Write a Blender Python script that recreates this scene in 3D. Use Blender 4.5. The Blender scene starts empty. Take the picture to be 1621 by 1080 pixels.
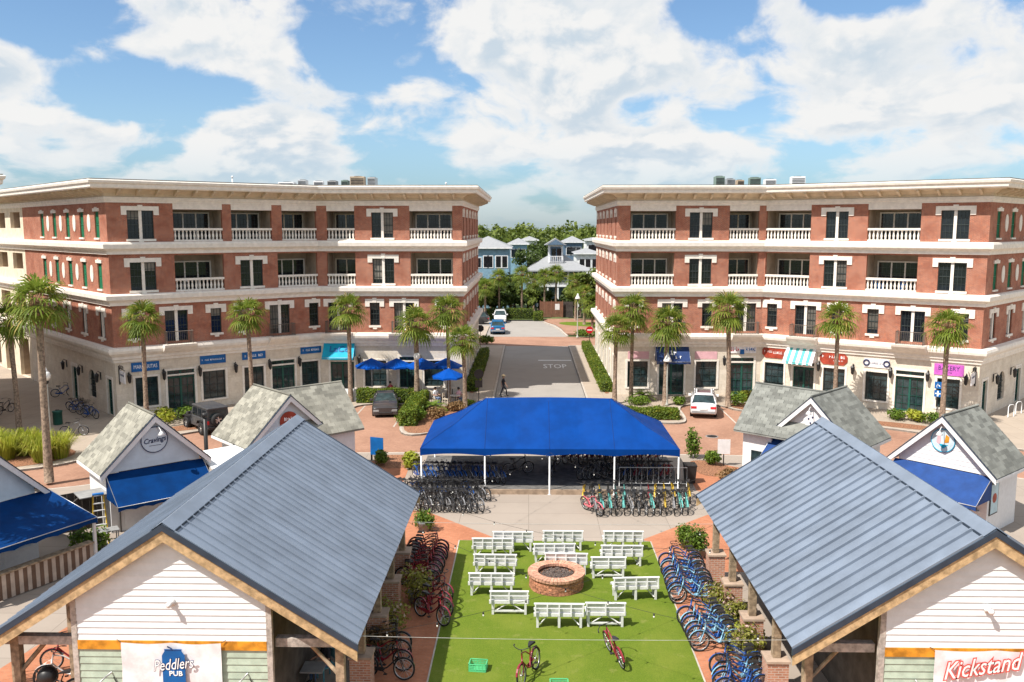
import bpy, bmesh, math, random
import numpy as np
from mathutils import Vector, Matrix
random.seed(11)
rng = np.random.default_rng(5)
R = math.radians
sc = bpy.context.scene
COL = sc.collection

# ------------------------------------------------------------------ camera
IW, IH, FPX, VPX, HZ, CAMZ = 1621.0, 1080.0, 1380.0, 838.0, 362.0, 13.4
PITCH = math.atan((IH/2-HZ)/FPX)
YAW = math.atan((VPX-IW/2)/FPX*math.cos(PITCH))
cam_d = bpy.data.cameras.new('camera'); cam = bpy.data.objects.new('camera', cam_d); COL.objects.link(cam)
cam.location = (0, 0, CAMZ); cam.rotation_euler = (R(90)-PITCH, 0, YAW)
cam_d.sensor_width = 36; cam_d.lens = 36*FPX/IW; cam_d.clip_end = 6000; cam_d.clip_start = .2
sc.camera = cam

# ------------------------------------------------------------------ sun, sky, exposure
SUNV = Vector((-.56, -.44, 1.0)).normalized()       # towards the sun
ELEV = math.asin(SUNV.z); AZ = math.atan2(SUNV.x, SUNV.y)
sl = bpy.data.lights.new('sun', 'SUN'); sl.energy = 5.0; sl.angle = R(.55); sl.color = (1.0, .945, .86)
so = bpy.data.objects.new('sun', sl); COL.objects.link(so); so.location = (-40, -40, 80)
so.rotation_euler = (-SUNV).to_track_quat('-Z', 'Y').to_euler()
sc.view_settings.view_transform = 'Standard'; sc.view_settings.look = 'None'
sc.view_settings.exposure = .45; sc.view_settings.gamma = 1.0
sc.view_settings.use_curve_mapping = False
sc.cycles.max_bounces = 5; sc.cycles.diffuse_bounces = 3; sc.cycles.glossy_bounces = 2
sc.cycles.transparent_max_bounces = 6; sc.cycles.transmission_bounces = 2
sc.cycles.caustics_reflective = False; sc.cycles.caustics_refractive = False
sc.cycles.use_denoising = True

class NT:
    """tiny node-tree helper"""
    def __init__(s, tree): s.t = tree; s.t.nodes.clear()
    def n(s, typ, **kw):
        nd = s.t.nodes.new(typ)
        for k, v in kw.items():
            if k == 'inp':
                for kk, vv in v.items():
                    if isinstance(vv, bpy.types.NodeSocket): s.t.links.new(vv, nd.inputs[kk])
                    else: nd.inputs[kk].default_value = vv
            else: setattr(nd, k, v)
        return nd
    def math(s, op, a, b=0.0, c=0.0, clamp=False):
        nd = s.t.nodes.new('ShaderNodeMath'); nd.operation = op; nd.use_clamp = clamp
        for i, x in enumerate((a, b, c)):
            if isinstance(x, bpy.types.NodeSocket): s.t.links.new(x, nd.inputs[i])
            else: nd.inputs[i].default_value = x
        return nd.outputs[0]
    def vmath(s, op, a, b=(0, 0, 0)):
        nd = s.t.nodes.new('ShaderNodeVectorMath'); nd.operation = op
        for i, x in enumerate((a, b)):
            if isinstance(x, bpy.types.NodeSocket): s.t.links.new(x, nd.inputs[i])
            else: nd.inputs[i].default_value = x
        return nd.outputs['Value'] if op in ('DOT_PRODUCT', 'LENGTH', 'DISTANCE') else nd.outputs[0]
    def mix(s, fac, a, b, blend='MIX'):
        nd = s.t.nodes.new('ShaderNodeMix'); nd.data_type = 'RGBA'; nd.blend_type = blend
        for i, x in ((0, fac), (6, a), (7, b)):
            if isinstance(x, bpy.types.NodeSocket): s.t.links.new(x, nd.inputs[i])
            elif i == 0: nd.inputs[0].default_value = x
            else: nd.inputs[i].default_value = (*x[:3], 1)
        return nd.outputs[2]
    def smooth(s, x, a, b, lo=0.0, hi=1.0):
        nd = s.t.nodes.new('ShaderNodeMapRange'); nd.interpolation_type = 'SMOOTHSTEP'
        s.t.links.new(x, nd.inputs[0])
        for i, v in enumerate((a, b, lo, hi)): nd.inputs[i+1].default_value = v
        return nd.outputs[0]
    def noise(s, vec, scale, detail=4, rough=.55, dist=0.0):
        nd = s.n('ShaderNodeTexNoise', inp={'Scale': scale, 'Detail': detail, 'Roughness': rough, 'Distortion': dist})
        s.t.links.new(vec, nd.inputs['Vector']); return nd.outputs['Fac']

def build_world():
    w = bpy.data.worlds.new('World'); sc.world = w; w.use_nodes = True
    N = NT(w.node_tree)
    sky = N.n('ShaderNodeTexSky', sky_type='NISHITA', sun_disc=False, sun_elevation=ELEV, sun_rotation=AZ,
              altitude=0.0, air_density=1.0, dust_density=.6, ozone_density=1.6)
    d = N.n('ShaderNodeTexCoord').outputs['Generated']
    sep = N.n('ShaderNodeSeparateXYZ', inp={0: d})
    # cumulus seen from the side: noise over the direction sphere, flattened vertically
    def dens(vec):
        sp = N.n('ShaderNodeSeparateXYZ', inp={0: vec})
        zz = N.math('MULTIPLY', N.math('LOGARITHM', N.math('MAXIMUM', N.math('ADD', sp.outputs[2], .12), .02), 2.71828), .44)
        sq = N.n('ShaderNodeCombineXYZ', inp={0: sp.outputs[0], 1: sp.outputs[1], 2: zz}).outputs[0]
        warp = N.n('ShaderNodeTexNoise', inp={'Scale': 6.5, 'Detail': 3.0}); N.t.links.new(sq, warp.inputs['Vector'])
        wv = N.vmath('SCALE', N.vmath('SUBTRACT', warp.outputs['Color'], (.5, .5, .5))); 
        wv.node.inputs['Scale'].default_value = .10
        p = N.vmath('ADD', sq, wv)
        p = N.vmath('ADD', p, (3.1, .7, 1.9))
        big = N.noise(p, 4.2, 2.0, .5)
        mid = N.noise(p, 10.5, 10.0, .55)
        return N.math('ADD', N.math('MULTIPLY', big, .45), N.math('MULTIPLY', mid, .55))
    n1 = dens(d)
    n2 = dens(N.vmath('ADD', d, (-.012, 0, .016)))
    # clear patches of blue (and fuller banks) where the photograph has them: soft discs on the sky sphere
    bias = 0.0
    def spot(az, el, r, amp):
        nonlocal bias
        v = Vector((math.sin(R(az))*math.cos(R(el)), math.cos(R(az))*math.cos(R(el)), math.sin(R(el))))
        dist = N.vmath('DISTANCE', N.vmath('MULTIPLY', d, (1, 1, 1.7)), (v.x, v.y, v.z*1.7))
        g = N.smooth(dist, r, r*.15, 0.0, amp)
        bias = N.math('ADD', bias, g)
    for a in SKYSPOTS: spot(*a)
    cov = N.math('ADD', n1, bias)
    fac = N.smooth(cov, .418, .510)
    lit = N.smooth(N.math('SUBTRACT', n1, n2), -.05, .05)
    thick = N.smooth(cov, .46, .58)
    shade = N.math('MULTIPLY', thick, N.math('SUBTRACT', 1.0, N.math('MULTIPLY', lit, 1.0)))
    ccol = N.mix(shade, (13.0, 13.0, 12.9), (8.6, 10.0, 11.3))
    # near the horizon the cloud bank thins into pale haze
    hz = N.smooth(sep.outputs[2], .0, .10)
    fac = N.math('MULTIPLY', fac, N.math('ADD', .3, N.math('MULTIPLY', hz, .7)))
    skyc = N.mix(1.0, sky.outputs[0], (1.62, 1.80, 2.0), 'MULTIPLY')
    low = N.smooth(sep.outputs[2], .0, .12)
    skyc = N.mix(1.0, skyc, N.mix(low, (.60, .76, .93), (.97, 1.03, 1.05)), 'MULTIPLY')
    col = N.mix(fac, skyc, ccol)
    bg = N.n('ShaderNodeBackground', inp={'Color': col, 'Strength': .051})
    out = N.n('ShaderNodeOutputWorld'); N.t.links.new(bg.outputs[0], out.inputs[0])
# az (deg, right of street axis), el, radius, amplitude
SKYSPOTS = [(-27.5, 12.5, .10, -.20), (-25, 8.0, .085, -.20), (-19, 8.0, .075, -.16), (-12, 10.3, .085, -.18), (-20, 13, .05, .10),
            (11.5, 13.5, .075, -.20), (20, 14.6, .10, -.20), (29, 15, .09, -.16), (6.5, 7.2, .055, -.10), (-31.5, 8.5, .07, .14), (-17, 5.0, .10, .10), (2, 11, .13, .08), (19, 8, .16, .08)]
build_world()

_F = Vector((-math.sin(YAW)*math.cos(PITCH), math.cos(YAW)*math.cos(PITCH), -math.sin(PITCH)))
_Rt = Vector((math.cos(YAW), math.sin(YAW), 0)); _U = _Rt.cross(_F)
def ray(u, v): return _F + _Rt*((u-IW/2)/FPX) - _U*((v-IH/2)/FPX)
def G(u, v, z=0.0):
    """where the line of sight through photo pixel (u, v) meets height z"""
    r = ray(u, v); t = (z-CAMZ)/r.z; return Vector((r.x*t, r.y*t, z))
def atY(u, v, y):
    r = ray(u, v); t = y/r.y; return Vector((r.x*t, y, CAMZ+r.z*t))

# ------------------------------------------------------------------ mesh helpers
class MB:
    def __init__(s): s.v = []; s.f = []; s.m = []; s.uv = []; s.sm = []
    def add(s, vs, fs, mi=0, M=None, uv=None, smooth=False):
        o = len(s.v)
        s.v += [tuple(M @ Vector(p)) for p in vs] if M is not None else [tuple(p) for p in vs]
        for i, f in enumerate(fs):
            s.f.append(tuple(a+o for a in f)); s.m.append(mi); s.sm.append(smooth)
            s.uv.append(uv[i] if uv else None)
        return s
    def quad(s, a, b, c, d, mi=0, uv=None): return s.add((a, b, c, d), ((0, 1, 2, 3),), mi, uv=[uv] if uv else None)
    def box(s, x0, x1, y0, y1, z0, z1, mi=0, M=None):
        v = [(x, y, z) for z in (z0, z1) for y in (y0, y1) for x in (x0, x1)]
        return s.add(v, ((0, 2, 3, 1), (4, 5, 7, 6), (0, 1, 5, 4), (2, 6, 7, 3), (0, 4, 6, 2), (1, 3, 7, 5)), mi, M)
    def bbox(s, x0, x1, y0, y1, z0, z1, b=.02, mi=0, M=None):
        """box with chamfered vertical and top edges"""
        o = [(x0+b, y0), (x1-b, y0), (x1, y0+b), (x1, y1-b), (x1-b, y1), (x0+b, y1), (x0, y1-b), (x0, y0+b)]
        i = [(x0+2*b, y0+b), (x1-2*b, y0+b), (x1-b, y0+2*b), (x1-b, y1-2*b), (x1-2*b, y1-b), (x0+2*b, y1-b), (x0+b, y1-2*b), (x0+b, y0+2*b)]
        v = [(*p, z0) for p in o]+[(*p, z1-b) for p in o]+[(*p, z1) for p in i]
        f = [(k, (k+1) % 8, 8+(k+1) % 8, 8+k) for k in range(8)]+[(8+k, 8+(k+1) % 8, 16+(k+1) % 8, 16+k) for k in range(8)]
        f += [tuple(range(7, -1, -1)), tuple(range(16, 24))]
        return s.add(v, f, mi, M)
    def prism(s, poly, z0, z1, mi=0, M=None):
        n = len(poly); v = [(*p, z0) for p in poly]+[(*p, z1) for p in poly]
        f = [tuple(range(n-1, -1, -1)), tuple(range(n, 2*n))]+[(i, (i+1) % n, n+(i+1) % n, n+i) for i in range(n)]
        return s.add(v, f, mi, M)
    def tube(s, pts, r, n=6, mi=0, M=None, caps=True, radii=None, closed=False):
        pts = [Vector(p) for p in pts]; k = len(pts); vs = []; prev = None
        for i, p in enumerate(pts):
            if closed: t = pts[(i+1) % k]-pts[i-1]
            else: t = pts[min(i+1, k-1)]-pts[max(i-1, 0)]
            t.normalize()
            if prev is None:
                a = Vector((0, 0, 1)) if abs(t.z) < .9 else Vector((1, 0, 0))
                u = t.cross(a).normalized()
            else:
                u = (prev-t*prev.dot(t)).normalized()
            prev = u; w = t.cross(u); rr = radii[i] if radii else r
            vs += [p+(u*math.cos(2*math.pi*j/n)+w*math.sin(2*math.pi*j/n))*rr for j in range(n)]
        fs = []
        for i in range(k if closed else k-1):
            i2 = (i+1) % k
            for j in range(n): fs.append((i*n+j, i2*n+j, i2*n+(j+1) % n, i*n+(j+1) % n)[::-1])
        s.add(vs, fs, mi, M, smooth=True)
        if caps and not closed:
            o = len(s.v)-k*n
            s.f += [tuple(o+j for j in range(n)), tuple(o+(k-1)*n+j for j in range(n-1, -1, -1))]
            s.m += [mi, mi]; s.uv += [None, None]; s.sm += [False, False]
        return s
    def lathe(s, prof, n=12, c=(0, 0, 0), mi=0, M=None, smooth=True, caps=True):
        vs = [(c[0]+r*math.cos(2*math.pi*j/n), c[1]+r*math.sin(2*math.pi*j/n), c[2]+z) for r, z in prof for j in range(n)]
        fs = [(i*n+j, i*n+(j+1) % n, (i+1)*n+(j+1) % n, (i+1)*n+j) for i in range(len(prof)-1) for j in range(n)]
        s.add(vs, fs, mi, M, smooth=smooth)
        if caps:
            o = len(s.v)-len(vs)
            s.f += [tuple(o+j for j in range(n-1, -1, -1)), tuple(o+(len(prof)-1)*n+j for j in range(n))]
            s.m += [mi, mi]; s.uv += [None, None]; s.sm += [False, False]
        return s
    def sphere(s, c, r, n=10, mi=0, sz=1.0, M=None):
        k = max(4, n//2); prof = [(max(1e-4, r*math.sin(math.pi*i/k)), -r*sz*math.cos(math.pi*i/k)) for i in range(k+1)]
        return s.lathe(prof, n, c, mi, M)
    def mesh(s, name, mats, bev=0):
        me = bpy.data.meshes.new(name); me.from_pydata(s.v, [], s.f)
        for m in (mats if isinstance(mats, (list, tuple)) else [mats]): me.materials.append(m)
        if len(me.polygons) == len(s.f):
            me.polygons.foreach_set('material_index', s.m); me.polygons.foreach_set('use_smooth', s.sm)
            if any(u is not None for u in s.uv):
                L = me.uv_layers.new(name='UVMap'); data = L.data; k = 0
                for u, f in zip(s.uv, s.f):
                    for j in range(len(f)):
                        if u is not None: data[k].uv = u[j]
                        k += 1
        me.validate(); me.update(); return me
    def build(s, name, mats, parent=None, M=None): return ob(name, s.mesh(name, mats), parent, M)

def ob(name, data, parent=None, M=None):
    o = bpy.data.objects.new(name, data); COL.objects.link(o)
    if parent is not None: o.parent = parent
    if M is not None: o.matrix_local = M
    return o
def T(x=0, y=0, z=0, rz=0, rx=0, ry=0, s=1.0):
    M = Matrix.Translation((x, y, z)) @ Matrix.Rotation(rz, 4, 'Z') @ Matrix.Rotation(ry, 4, 'Y') @ Matrix.Rotation(rx, 4, 'X')
    return M @ Matrix.Scale(s, 4) if s != 1.0 else M
def tag(o, label, cat, group=None):
    o['label'] = label; o['category'] = cat
    if group: o['group'] = group
    return o
def thing(name, label, cat, loc=(0, 0, 0), rz=0, group=None):
    o = ob(name, None); o.location = loc; o.rotation_euler = (0, 0, rz); o.empty_display_size = .2
    return tag(o, label, cat, group)
def struct(o): o['kind'] = 'structure'; return o
def copy_tree(o, parent=None):
    c = o.copy(); COL.objects.link(c); c.parent = parent
    for ch in o.children: copy_tree(ch, c)
    return c
ORD = ['first', 'second', 'third', 'fourth', 'fifth', 'sixth', 'seventh', 'eighth', 'ninth', 'tenth', 'eleventh', 'twelfth',
       'thirteenth', 'fourteenth', 'fifteenth', 'sixteenth', 'seventeenth', 'eighteenth', 'nineteenth', 'twentieth']
def text_mb(mb, s, h, M, mi=0, shear=0.0, off=0.0, depth=.004, align='CENTER', width=None):
    """flat lettering: x right, y up in the matrix' local plane"""
    cu = bpy.data.curves.new('lettering', 'FONT'); cu.body = s; cu.size = h*1.38; cu.shear = shear; cu.offset = off*h
    cu.align_x = align; cu.align_y = 'CENTER'; cu.extrude = depth; cu.resolution_u = 2
    o = bpy.data.objects.new('lettering', cu); COL.objects.link(o)
    dg = bpy.context.evaluated_depsgraph_get(); me = bpy.data.meshes.new_from_object(o.evaluated_get(dg))
    vs = [v.co.copy() for v in me.vertices]; fs = [tuple(p.vertices) for p in me.polygons]
    if width and vs:
        w = max(v.x for v in vs)-min(v.x for v in vs); k = width/max(w, 1e-3); vs = [Vector((v.x*k, v.y, v.z)) for v in vs]
    mb.add(vs, fs, mi, M)
    bpy.data.objects.remove(o); bpy.data.curves.remove(cu); bpy.data.meshes.remove(me)

# ------------------------------------------------------------------ materials
MATS = {}
def mat(name, col, rough=.75, metal=0.0, var=.10, vscale=2.0, bump=0.0, bscale=40.0, spec=.35, rnd=0.0, dirt=0.0, coat=0.0, trans=0.0, emit=None):
    m = bpy.data.materials.new(name); m.use_nodes = True; N = NT(m.node_tree); MATS[name] = m
    geo = N.n('ShaderNodeNewGeometry'); pos = geo.outputs['Position']
    base = (*col, 1)
    f = N.noise(pos, vscale, 5.0, .6)
    lo = tuple(max(0, c*(1-var*1.6)) for c in col); hi = tuple(min(1, c*(1+var*1.6)) for c in col)
    c = N.mix(N.smooth(f, .3, .7), lo, hi)
    if rnd:
        oi = N.n('ShaderNodeObjectInfo')
        k = N.math('ADD', 1-rnd, N.math('MULTIPLY', oi.outputs['Random'], 2*rnd))
        c = N.mix(1.0, c, N.n('ShaderNodeCombineColor', inp={0: k, 1: k, 2: k}).outputs[0], 'MULTIPLY')
    if dirt:
        g = N.noise(pos, .9, 8.0, .7)
        c = N.mix(N.math('MULTIPLY', N.smooth(g, .52, .75), dirt), c, tuple(x*.45 for x in col))
    b = N.n('ShaderNodeBsdfPrincipled', inp={'Base Color': c, 'Roughness': rough, 'Metallic': metal, 'Specular IOR Level': spec, 'Coat Weight': coat})
    if emit: b.inputs['Emission Color'].default_value = (*emit[:3], 1); b.inputs['Emission Strength'].default_value = emit[3]
    sh = b.outputs[0]
    if bump:
        bn = N.n('ShaderNodeBump', inp={'Strength': bump, 'Distance': .02, 'Height': N.noise(pos, bscale, 4.0, .6)})
        N.t.links.new(bn.outputs[0], b.inputs['Normal'])
    if trans:
        tr = N.n('ShaderNodeBsdfTranslucent', inp={'Color': c}); mx = N.n('ShaderNodeMixShader', inp={0: trans, 1: sh, 2: tr.outputs[0]}); sh = mx.outputs[0]
    N.t.links.new(sh, N.n('ShaderNodeOutputMaterial').inputs[0]); m['N'] = 0
    return m

def brick_mat(name, c1, c2, mortar, bw, bh, msize, use_uv=True, offset=.5, var=.25, bump=.3, rough=.85, patch=.15, pscale=.35):
    m = bpy.data.materials.new(name); m.use_nodes = True; N = NT(m.node_tree); MATS[name] = m
    pos = N.n('ShaderNodeNewGeometry').outputs['Position']
    vec = N.n('ShaderNodeTexCoord').outputs['UV'] if use_uv else pos
    br = N.n('ShaderNodeTexBrick', offset=offset, inp={'Vector': vec, 'Color1': (*c1, 1), 'Color2': (*c2, 1), 'Mortar': (*mortar, 1), 'Scale': 1.0,
             'Mortar Size': msize, 'Mortar Smooth': .2, 'Bias': 0.0, 'Brick Width': bw, 'Row Height': bh})
    f = N.noise(pos, pscale, 6.0, .65); f2 = N.noise(pos, 6.0, 4.0, .7)
    c = N.mix(N.math('MULTIPLY', N.smooth(f, .35, .7), patch*2), br.outputs[0], tuple(x*.72 for x in c2))
    c = N.mix(N.math('MULTIPLY', N.smooth(f2, .45, .75), var), c, tuple(min(1, x*1.35) for x in c1))
    b = N.n('ShaderNodeBsdfPrincipled', inp={'Base Color': c, 'Roughness': rough, 'Specular IOR Level': .25})
    if bump:
        h = N.math('ADD', N.math('MULTIPLY', br.outputs['Fac'], -1.0), N.math('MULTIPLY', f2, .3))
        bn = N.n('ShaderNodeBump', inp={'Strength': bump, 'Distance': .01, 'Height': h}); N.t.links.new(bn.outputs[0], b.inputs['Normal'])
    N.t.links.new(b.outputs[0], N.n('ShaderNodeOutputMaterial').inputs[0])
    return m

def leaf_mat(name, dark, light, tip=None, trans=.3, rough=.55, nscale=.6):
    m = bpy.data.materials.new(name); m.use_nodes = True; N = NT(m.node_tree); MATS[name] = m
    geo = N.n('ShaderNodeNewGeometry'); r = geo.outputs['Random Per Island']
    f = N.noise(geo.outputs['Position'], nscale, 3.0)
    k = N.math('ADD', N.math('MULTIPLY', r, .6), N.math('MULTIPLY', N.smooth(f, .3, .7), .4))
    c = N.mix(k, dark, light)
    if tip: c = N.mix(N.smooth(r, .86, .96), c, tip)
    b = N.n('ShaderNodeBsdfPrincipled', inp={'Base Color': c, 'Roughness': rough, 'Specular IOR Level': .3})
    tr = N.n('ShaderNodeBsdfTranslucent', inp={'Color': c})
    mx = N.n('ShaderNodeMixShader', inp={0: trans, 1: b.outputs[0], 2: tr.outputs[0]})
    N.t.links.new(mx.outputs[0], N.n('ShaderNodeOutputMaterial').inputs[0])
    return m

def turf_mat():
    m = bpy.data.materials.new('turf'); m.use_nodes = True; N = NT(m.node_tree)
    pos = N.n('ShaderNodeNewGeometry').outputs['Position']
    fine = N.noise(pos, 55.0, 4.0, .7); big = N.noise(pos, .55, 4.0, .6)
    st = N.noise(N.vmath('MULTIPLY', pos, (9, .9, 1)), 1.6, 4.0, .6)
    c = N.mix(N.smooth(fine, .3, .72), (.070, .118, .010), (.165, .225, .022))
    c = N.mix(N.math('MULTIPLY', N.smooth(big, .4, .72), .45), c, (.20, .225, .035))
    c = N.mix(N.math('MULTIPLY', N.smooth(st, .5, .75), .35), c, (.08, .145, .014))
    wr = N.noise(pos, 1.7, 7.0, .7); c = N.mix(N.math('MULTIPLY', N.smooth(wr, .55, .72), .55), c, (.24, .24, .07))
    b = N.n('ShaderNodeBsdfPrincipled', inp={'Base Color': c, 'Roughness': .9, 'Specular IOR Level': .15})
    bn = N.n('ShaderNodeBump', inp={'Strength': .6, 'Distance': .03, 'Height': fine}); N.t.links.new(bn.outputs[0], b.inputs['Normal'])
    N.t.links.new(b.outputs[0], N.n('ShaderNodeOutputMaterial').inputs[0]); return m

def slab_mat(name, col, jx, jy, joint=.018, dirt=.35):
    m = bpy.data.materials.new(name); m.use_nodes = True; N = NT(m.node_tree)
    pos = N.n('ShaderNodeNewGeometry').outputs['Position']
    br = N.n('ShaderNodeTexBrick', offset=0.0, inp={'Vector': pos, 'Color1': (*col, 1), 'Color2': (*[x*.93 for x in col], 1), 'Mortar': (*[x*.62 for x in col], 1),
             'Scale': 1.0, 'Mortar Size': joint, 'Mortar Smooth': .4, 'Brick Width': jx, 'Row Height': jy})
    a = N.noise(pos, .45, 7.0, .65); g = N.noise(pos, 30.0, 4.0, .7); st = N.noise(pos, 3.0, 6.0, .7)
    c = N.mix(N.math('MULTIPLY', N.smooth(a, .42, .72), dirt), br.outputs[0], tuple(x*.70 for x in col))
    c = N.mix(N.math('MULTIPLY', N.smooth(st, .60, .75), dirt*.8), c, tuple(x*.5 for x in col))
    c = N.mix(N.math('MULTIPLY', N.smooth(g, .4, .8), .25), c, tuple(min(1, x*1.15) for x in col))
    b = N.n('ShaderNodeBsdfPrincipled', inp={'Base Color': c, 'Roughness': .88, 'Specular IOR Level': .25})
    bn = N.n('ShaderNodeBump', inp={'Strength': .25, 'Distance': .01, 'Height': g}); N.t.links.new(bn.outputs[0], b.inputs['Normal'])
    N.t.links.new(b.outputs[0], N.n('ShaderNodeOutputMaterial').inputs[0]); return m

BRICK = brick_mat('red_brick', (.43, .148, .082), (.30, .092, .058), (.46, .32, .25), .215, .076, .012, var=.6, patch=.32, pscale=.9)
FPBRICK = mat('pit_brick', (.46, .20, .12), .9, var=.25, vscale=14, bump=.5, bscale=60, rnd=.28)
STONE = brick_mat('travertine', (.77, .69, .59), (.70, .61, .50), (.57, .48, .38), .78, .42, .006, var=.35, bump=.15, patch=.25, pscale=1.2)
TRIM = mat('cast_stone', (.83, .77, .70), .8, var=.05, vscale=3, bump=.05, dirt=.12)
PAVE = brick_mat('brick_paver', (.48, .195, .105), (.41, .155, .08), (.38, .20, .13), .21, .105, .010, use_uv=False, var=.35, bump=.2, patch=.28, pscale=.5)
ROADB = brick_mat('brick_road', (.40, .225, .155), (.345, .185, .125), (.33, .21, .155), .22, .11, .010, use_uv=False, var=.4, bump=.15, patch=.42, pscale=.22)
CONC = slab_mat('concrete', (.35, .295, .25), 3.2, 1.6)
WALK = slab_mat('sidewalk', (.41, .34, .275), 1.5, 1.5)
ASPH = slab_mat('street_surface', (.33, .305, .28), 60, 60, .0)
KERB = mat('kerb_concrete', (.45, .40, .35), .9, var=.1, bump=.2, dirt=.3)
TURF = turf_mat()
SOIL = mat('soil', (.20, .14, .09), .95, var=.35, vscale=4, bump=.4)
MULCH = mat('mulch', (.26, .125, .07), .95, var=.4, vscale=12, bump=.6)
FIELD = mat('far_ground', (.09, .12, .04), .95, var=.4, vscale=.08)
WHITE = mat('white_paint', (.74, .74, .745), .55, var=.03, vscale=5, rnd=.03)
WOODW = mat('bench_white', (.66, .66, .65), .6, var=.05, vscale=9, dirt=.12)
SIDING = mat('siding_white', (.78, .79, .80), .6, var=.03, vscale=4, rnd=.025)
GREENSID = mat('siding_sage', (.42, .50, .40), .7, var=.08, vscale=4, rnd=.05)
BLUEW = mat('pale_blue_wall', (.60, .70, .78), .7, var=.04)
METALROOF = mat('standing_seam', (.195, .235, .300), .48, metal=.15, var=.08, vscale=.8, spec=.45, rnd=.06, dirt=.16)
DARKMET = mat('dark_trim', (.035, .05, .075), .5)
WOOD = mat('weathered_wood', (.33, .245, .165), .85, var=.25, vscale=6, bump=.3, bscale=25, rnd=.1)
TIMBER = mat('rafter_timber', (.48, .33, .18), .8, var=.22, vscale=5, bump=.2, rnd=.06)
ORANGE = mat('cedar_board', (.62, .26, .025), .55, var=.25, vscale=3)
GREYWOOD = mat('grey_beam', (.42, .37, .33), .85, var=.2, vscale=7, bump=.3)
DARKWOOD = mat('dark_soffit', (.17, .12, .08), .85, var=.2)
SHING = mat('roof_shingle', (.265, .255, .215), .92, var=.10, vscale=1.5, bump=.5, bscale=80, rnd=.26)
SHINGD = mat('roof_shingle_grey', (.19, .195, .178), .92, var=.10, vscale=1.5, bump=.5, bscale=80, rnd=.28)
CANVAS = mat('tent_blue', (.0, .044, .235), .6, var=.10, vscale=.8, spec=.12, trans=.08)
AWNB = mat('awning_blue', (.0, .031, .135), .75, var=.12, vscale=1.2, spec=.1)
AWNN = mat('awning_navy', (.012, .035, .13), .7, var=.08)
TEAL = mat('awning_teal', (.0, .36, .56), .65, var=.06)
TEALS = mat('awning_stripe', (.10, .46, .46), .7, var=.05)
PINK = mat('pink_panel', (.72, .42, .46), .7, var=.06)
GLASS = mat('window_glass', (.012, .016, .020), .06, var=.2, spec=.55)
GLASST = mat('tinted_glass', (.025, .045, .05), .08, var=.3, spec=.5)
SASH = mat('dark_sash', (.035, .045, .045), .5)
DGREEN = mat('green_paint', (.015, .085, .065), .5)
SHUT = mat('green_shutter', (.02, .20, .10), .55, var=.08)
IRON = mat('black_iron', (.018, .017, .018), .45, spec=.5)
BRONZE = mat('rail_bronze', (.16, .13, .11), .5)
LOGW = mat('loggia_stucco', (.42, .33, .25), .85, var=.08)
TAN = mat('soffit_tan', (.66, .55, .41), .8, var=.06)
STEEL = mat('galvanised', (.50, .50, .50), .4, metal=.7)
POLEW = mat('tent_pole', (.72, .72, .73), .45, metal=.2)
LAMPG = mat('lamp_globe', (.85, .85, .83), .25, spec=.6)
SIGNB = mat('sign_blue', (.004, .11, .36), .5)
SIGNR = mat('sign_red', (.36, .055, .03), .5, var=.2)
SIGNP = mat('sign_purple', (.55, .12, .52), .5)
RED = mat('red_paint', (.55, .02, .03), .4)
TEXTW = mat('white_letter', (.88, .88, .88), .6)
TEXTD = mat('dark_letter', (.02, .03, .10), .6)
CREAMB = mat('stucco_cream', (.70, .61, .48), .85, var=.07)
GREY = mat('plain_grey', (.28, .28, .28), .7)
TRUNK = mat('palm_trunk', (.26, .19, .14), .95, var=.3, vscale=8, bump=.8, bscale=18)
BARK = mat('tree_bark', (.13, .095, .07), .95, var=.3, vscale=5, bump=.6)
BOOT = mat('palm_boot', (.30, .20, .11), .95, var=.4, vscale=9, bump=.6)
PALM = leaf_mat('palm_leaf', (.085, .145, .014), (.27, .335, .05), (.44, .36, .10), .45)
CYC = leaf_mat('cycad_leaf', (.07, .14, .015), (.22, .30, .04), None, .3)
HEDGE = leaf_mat('hedge_leaf', (.045, .085, .008), (.17, .235, .020), (.28, .28, .03), .25)
TREEL = leaf_mat('tree_leaf', (.020, .045, .008), (.085, .125, .020), None, .2)
TREEY = leaf_mat('tree_leaf_light', (.065, .105, .016), (.20, .245, .045), None, .25)
GRASSL = leaf_mat('grass_blade', (.22, .27, .02), (.50, .52, .07), (.48, .40, .12), .4)
FLOWER = leaf_mat('flower_shrub', (.14, .16, .03), (.36, .34, .06), (.62, .45, .42), .3)
BUSHG = leaf_mat('bush_leaf', (.045, .10, .010), (.19, .28, .03), None, .3)
RUST = leaf_mat('rust_shrub', (.16, .10, .04), (.34, .20, .09), None, .25)
SKIN = mat('skin', (.52, .30, .21), .6); HAIR = mat('hair', (.03, .02, .015), .6); CLOTHD = mat('cloth_dark', (.03, .03, .04), .85)
CLOTHW = mat('cloth_white', (.75, .75, .76), .85); JEANS = mat('jeans', (.08, .13, .24), .85); CLOTHR = mat('cloth_red', (.45, .06, .07), .85)
CLOTHG = mat('cloth_teal', (.10, .28, .33), .85); HATM = mat('straw', (.55, .42, .25), .9)
RUBBER = mat('tyre', (.02, .02, .021), .8); RIM = mat('rim_metal', (.55, .55, .56), .35, metal=.8)
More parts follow.
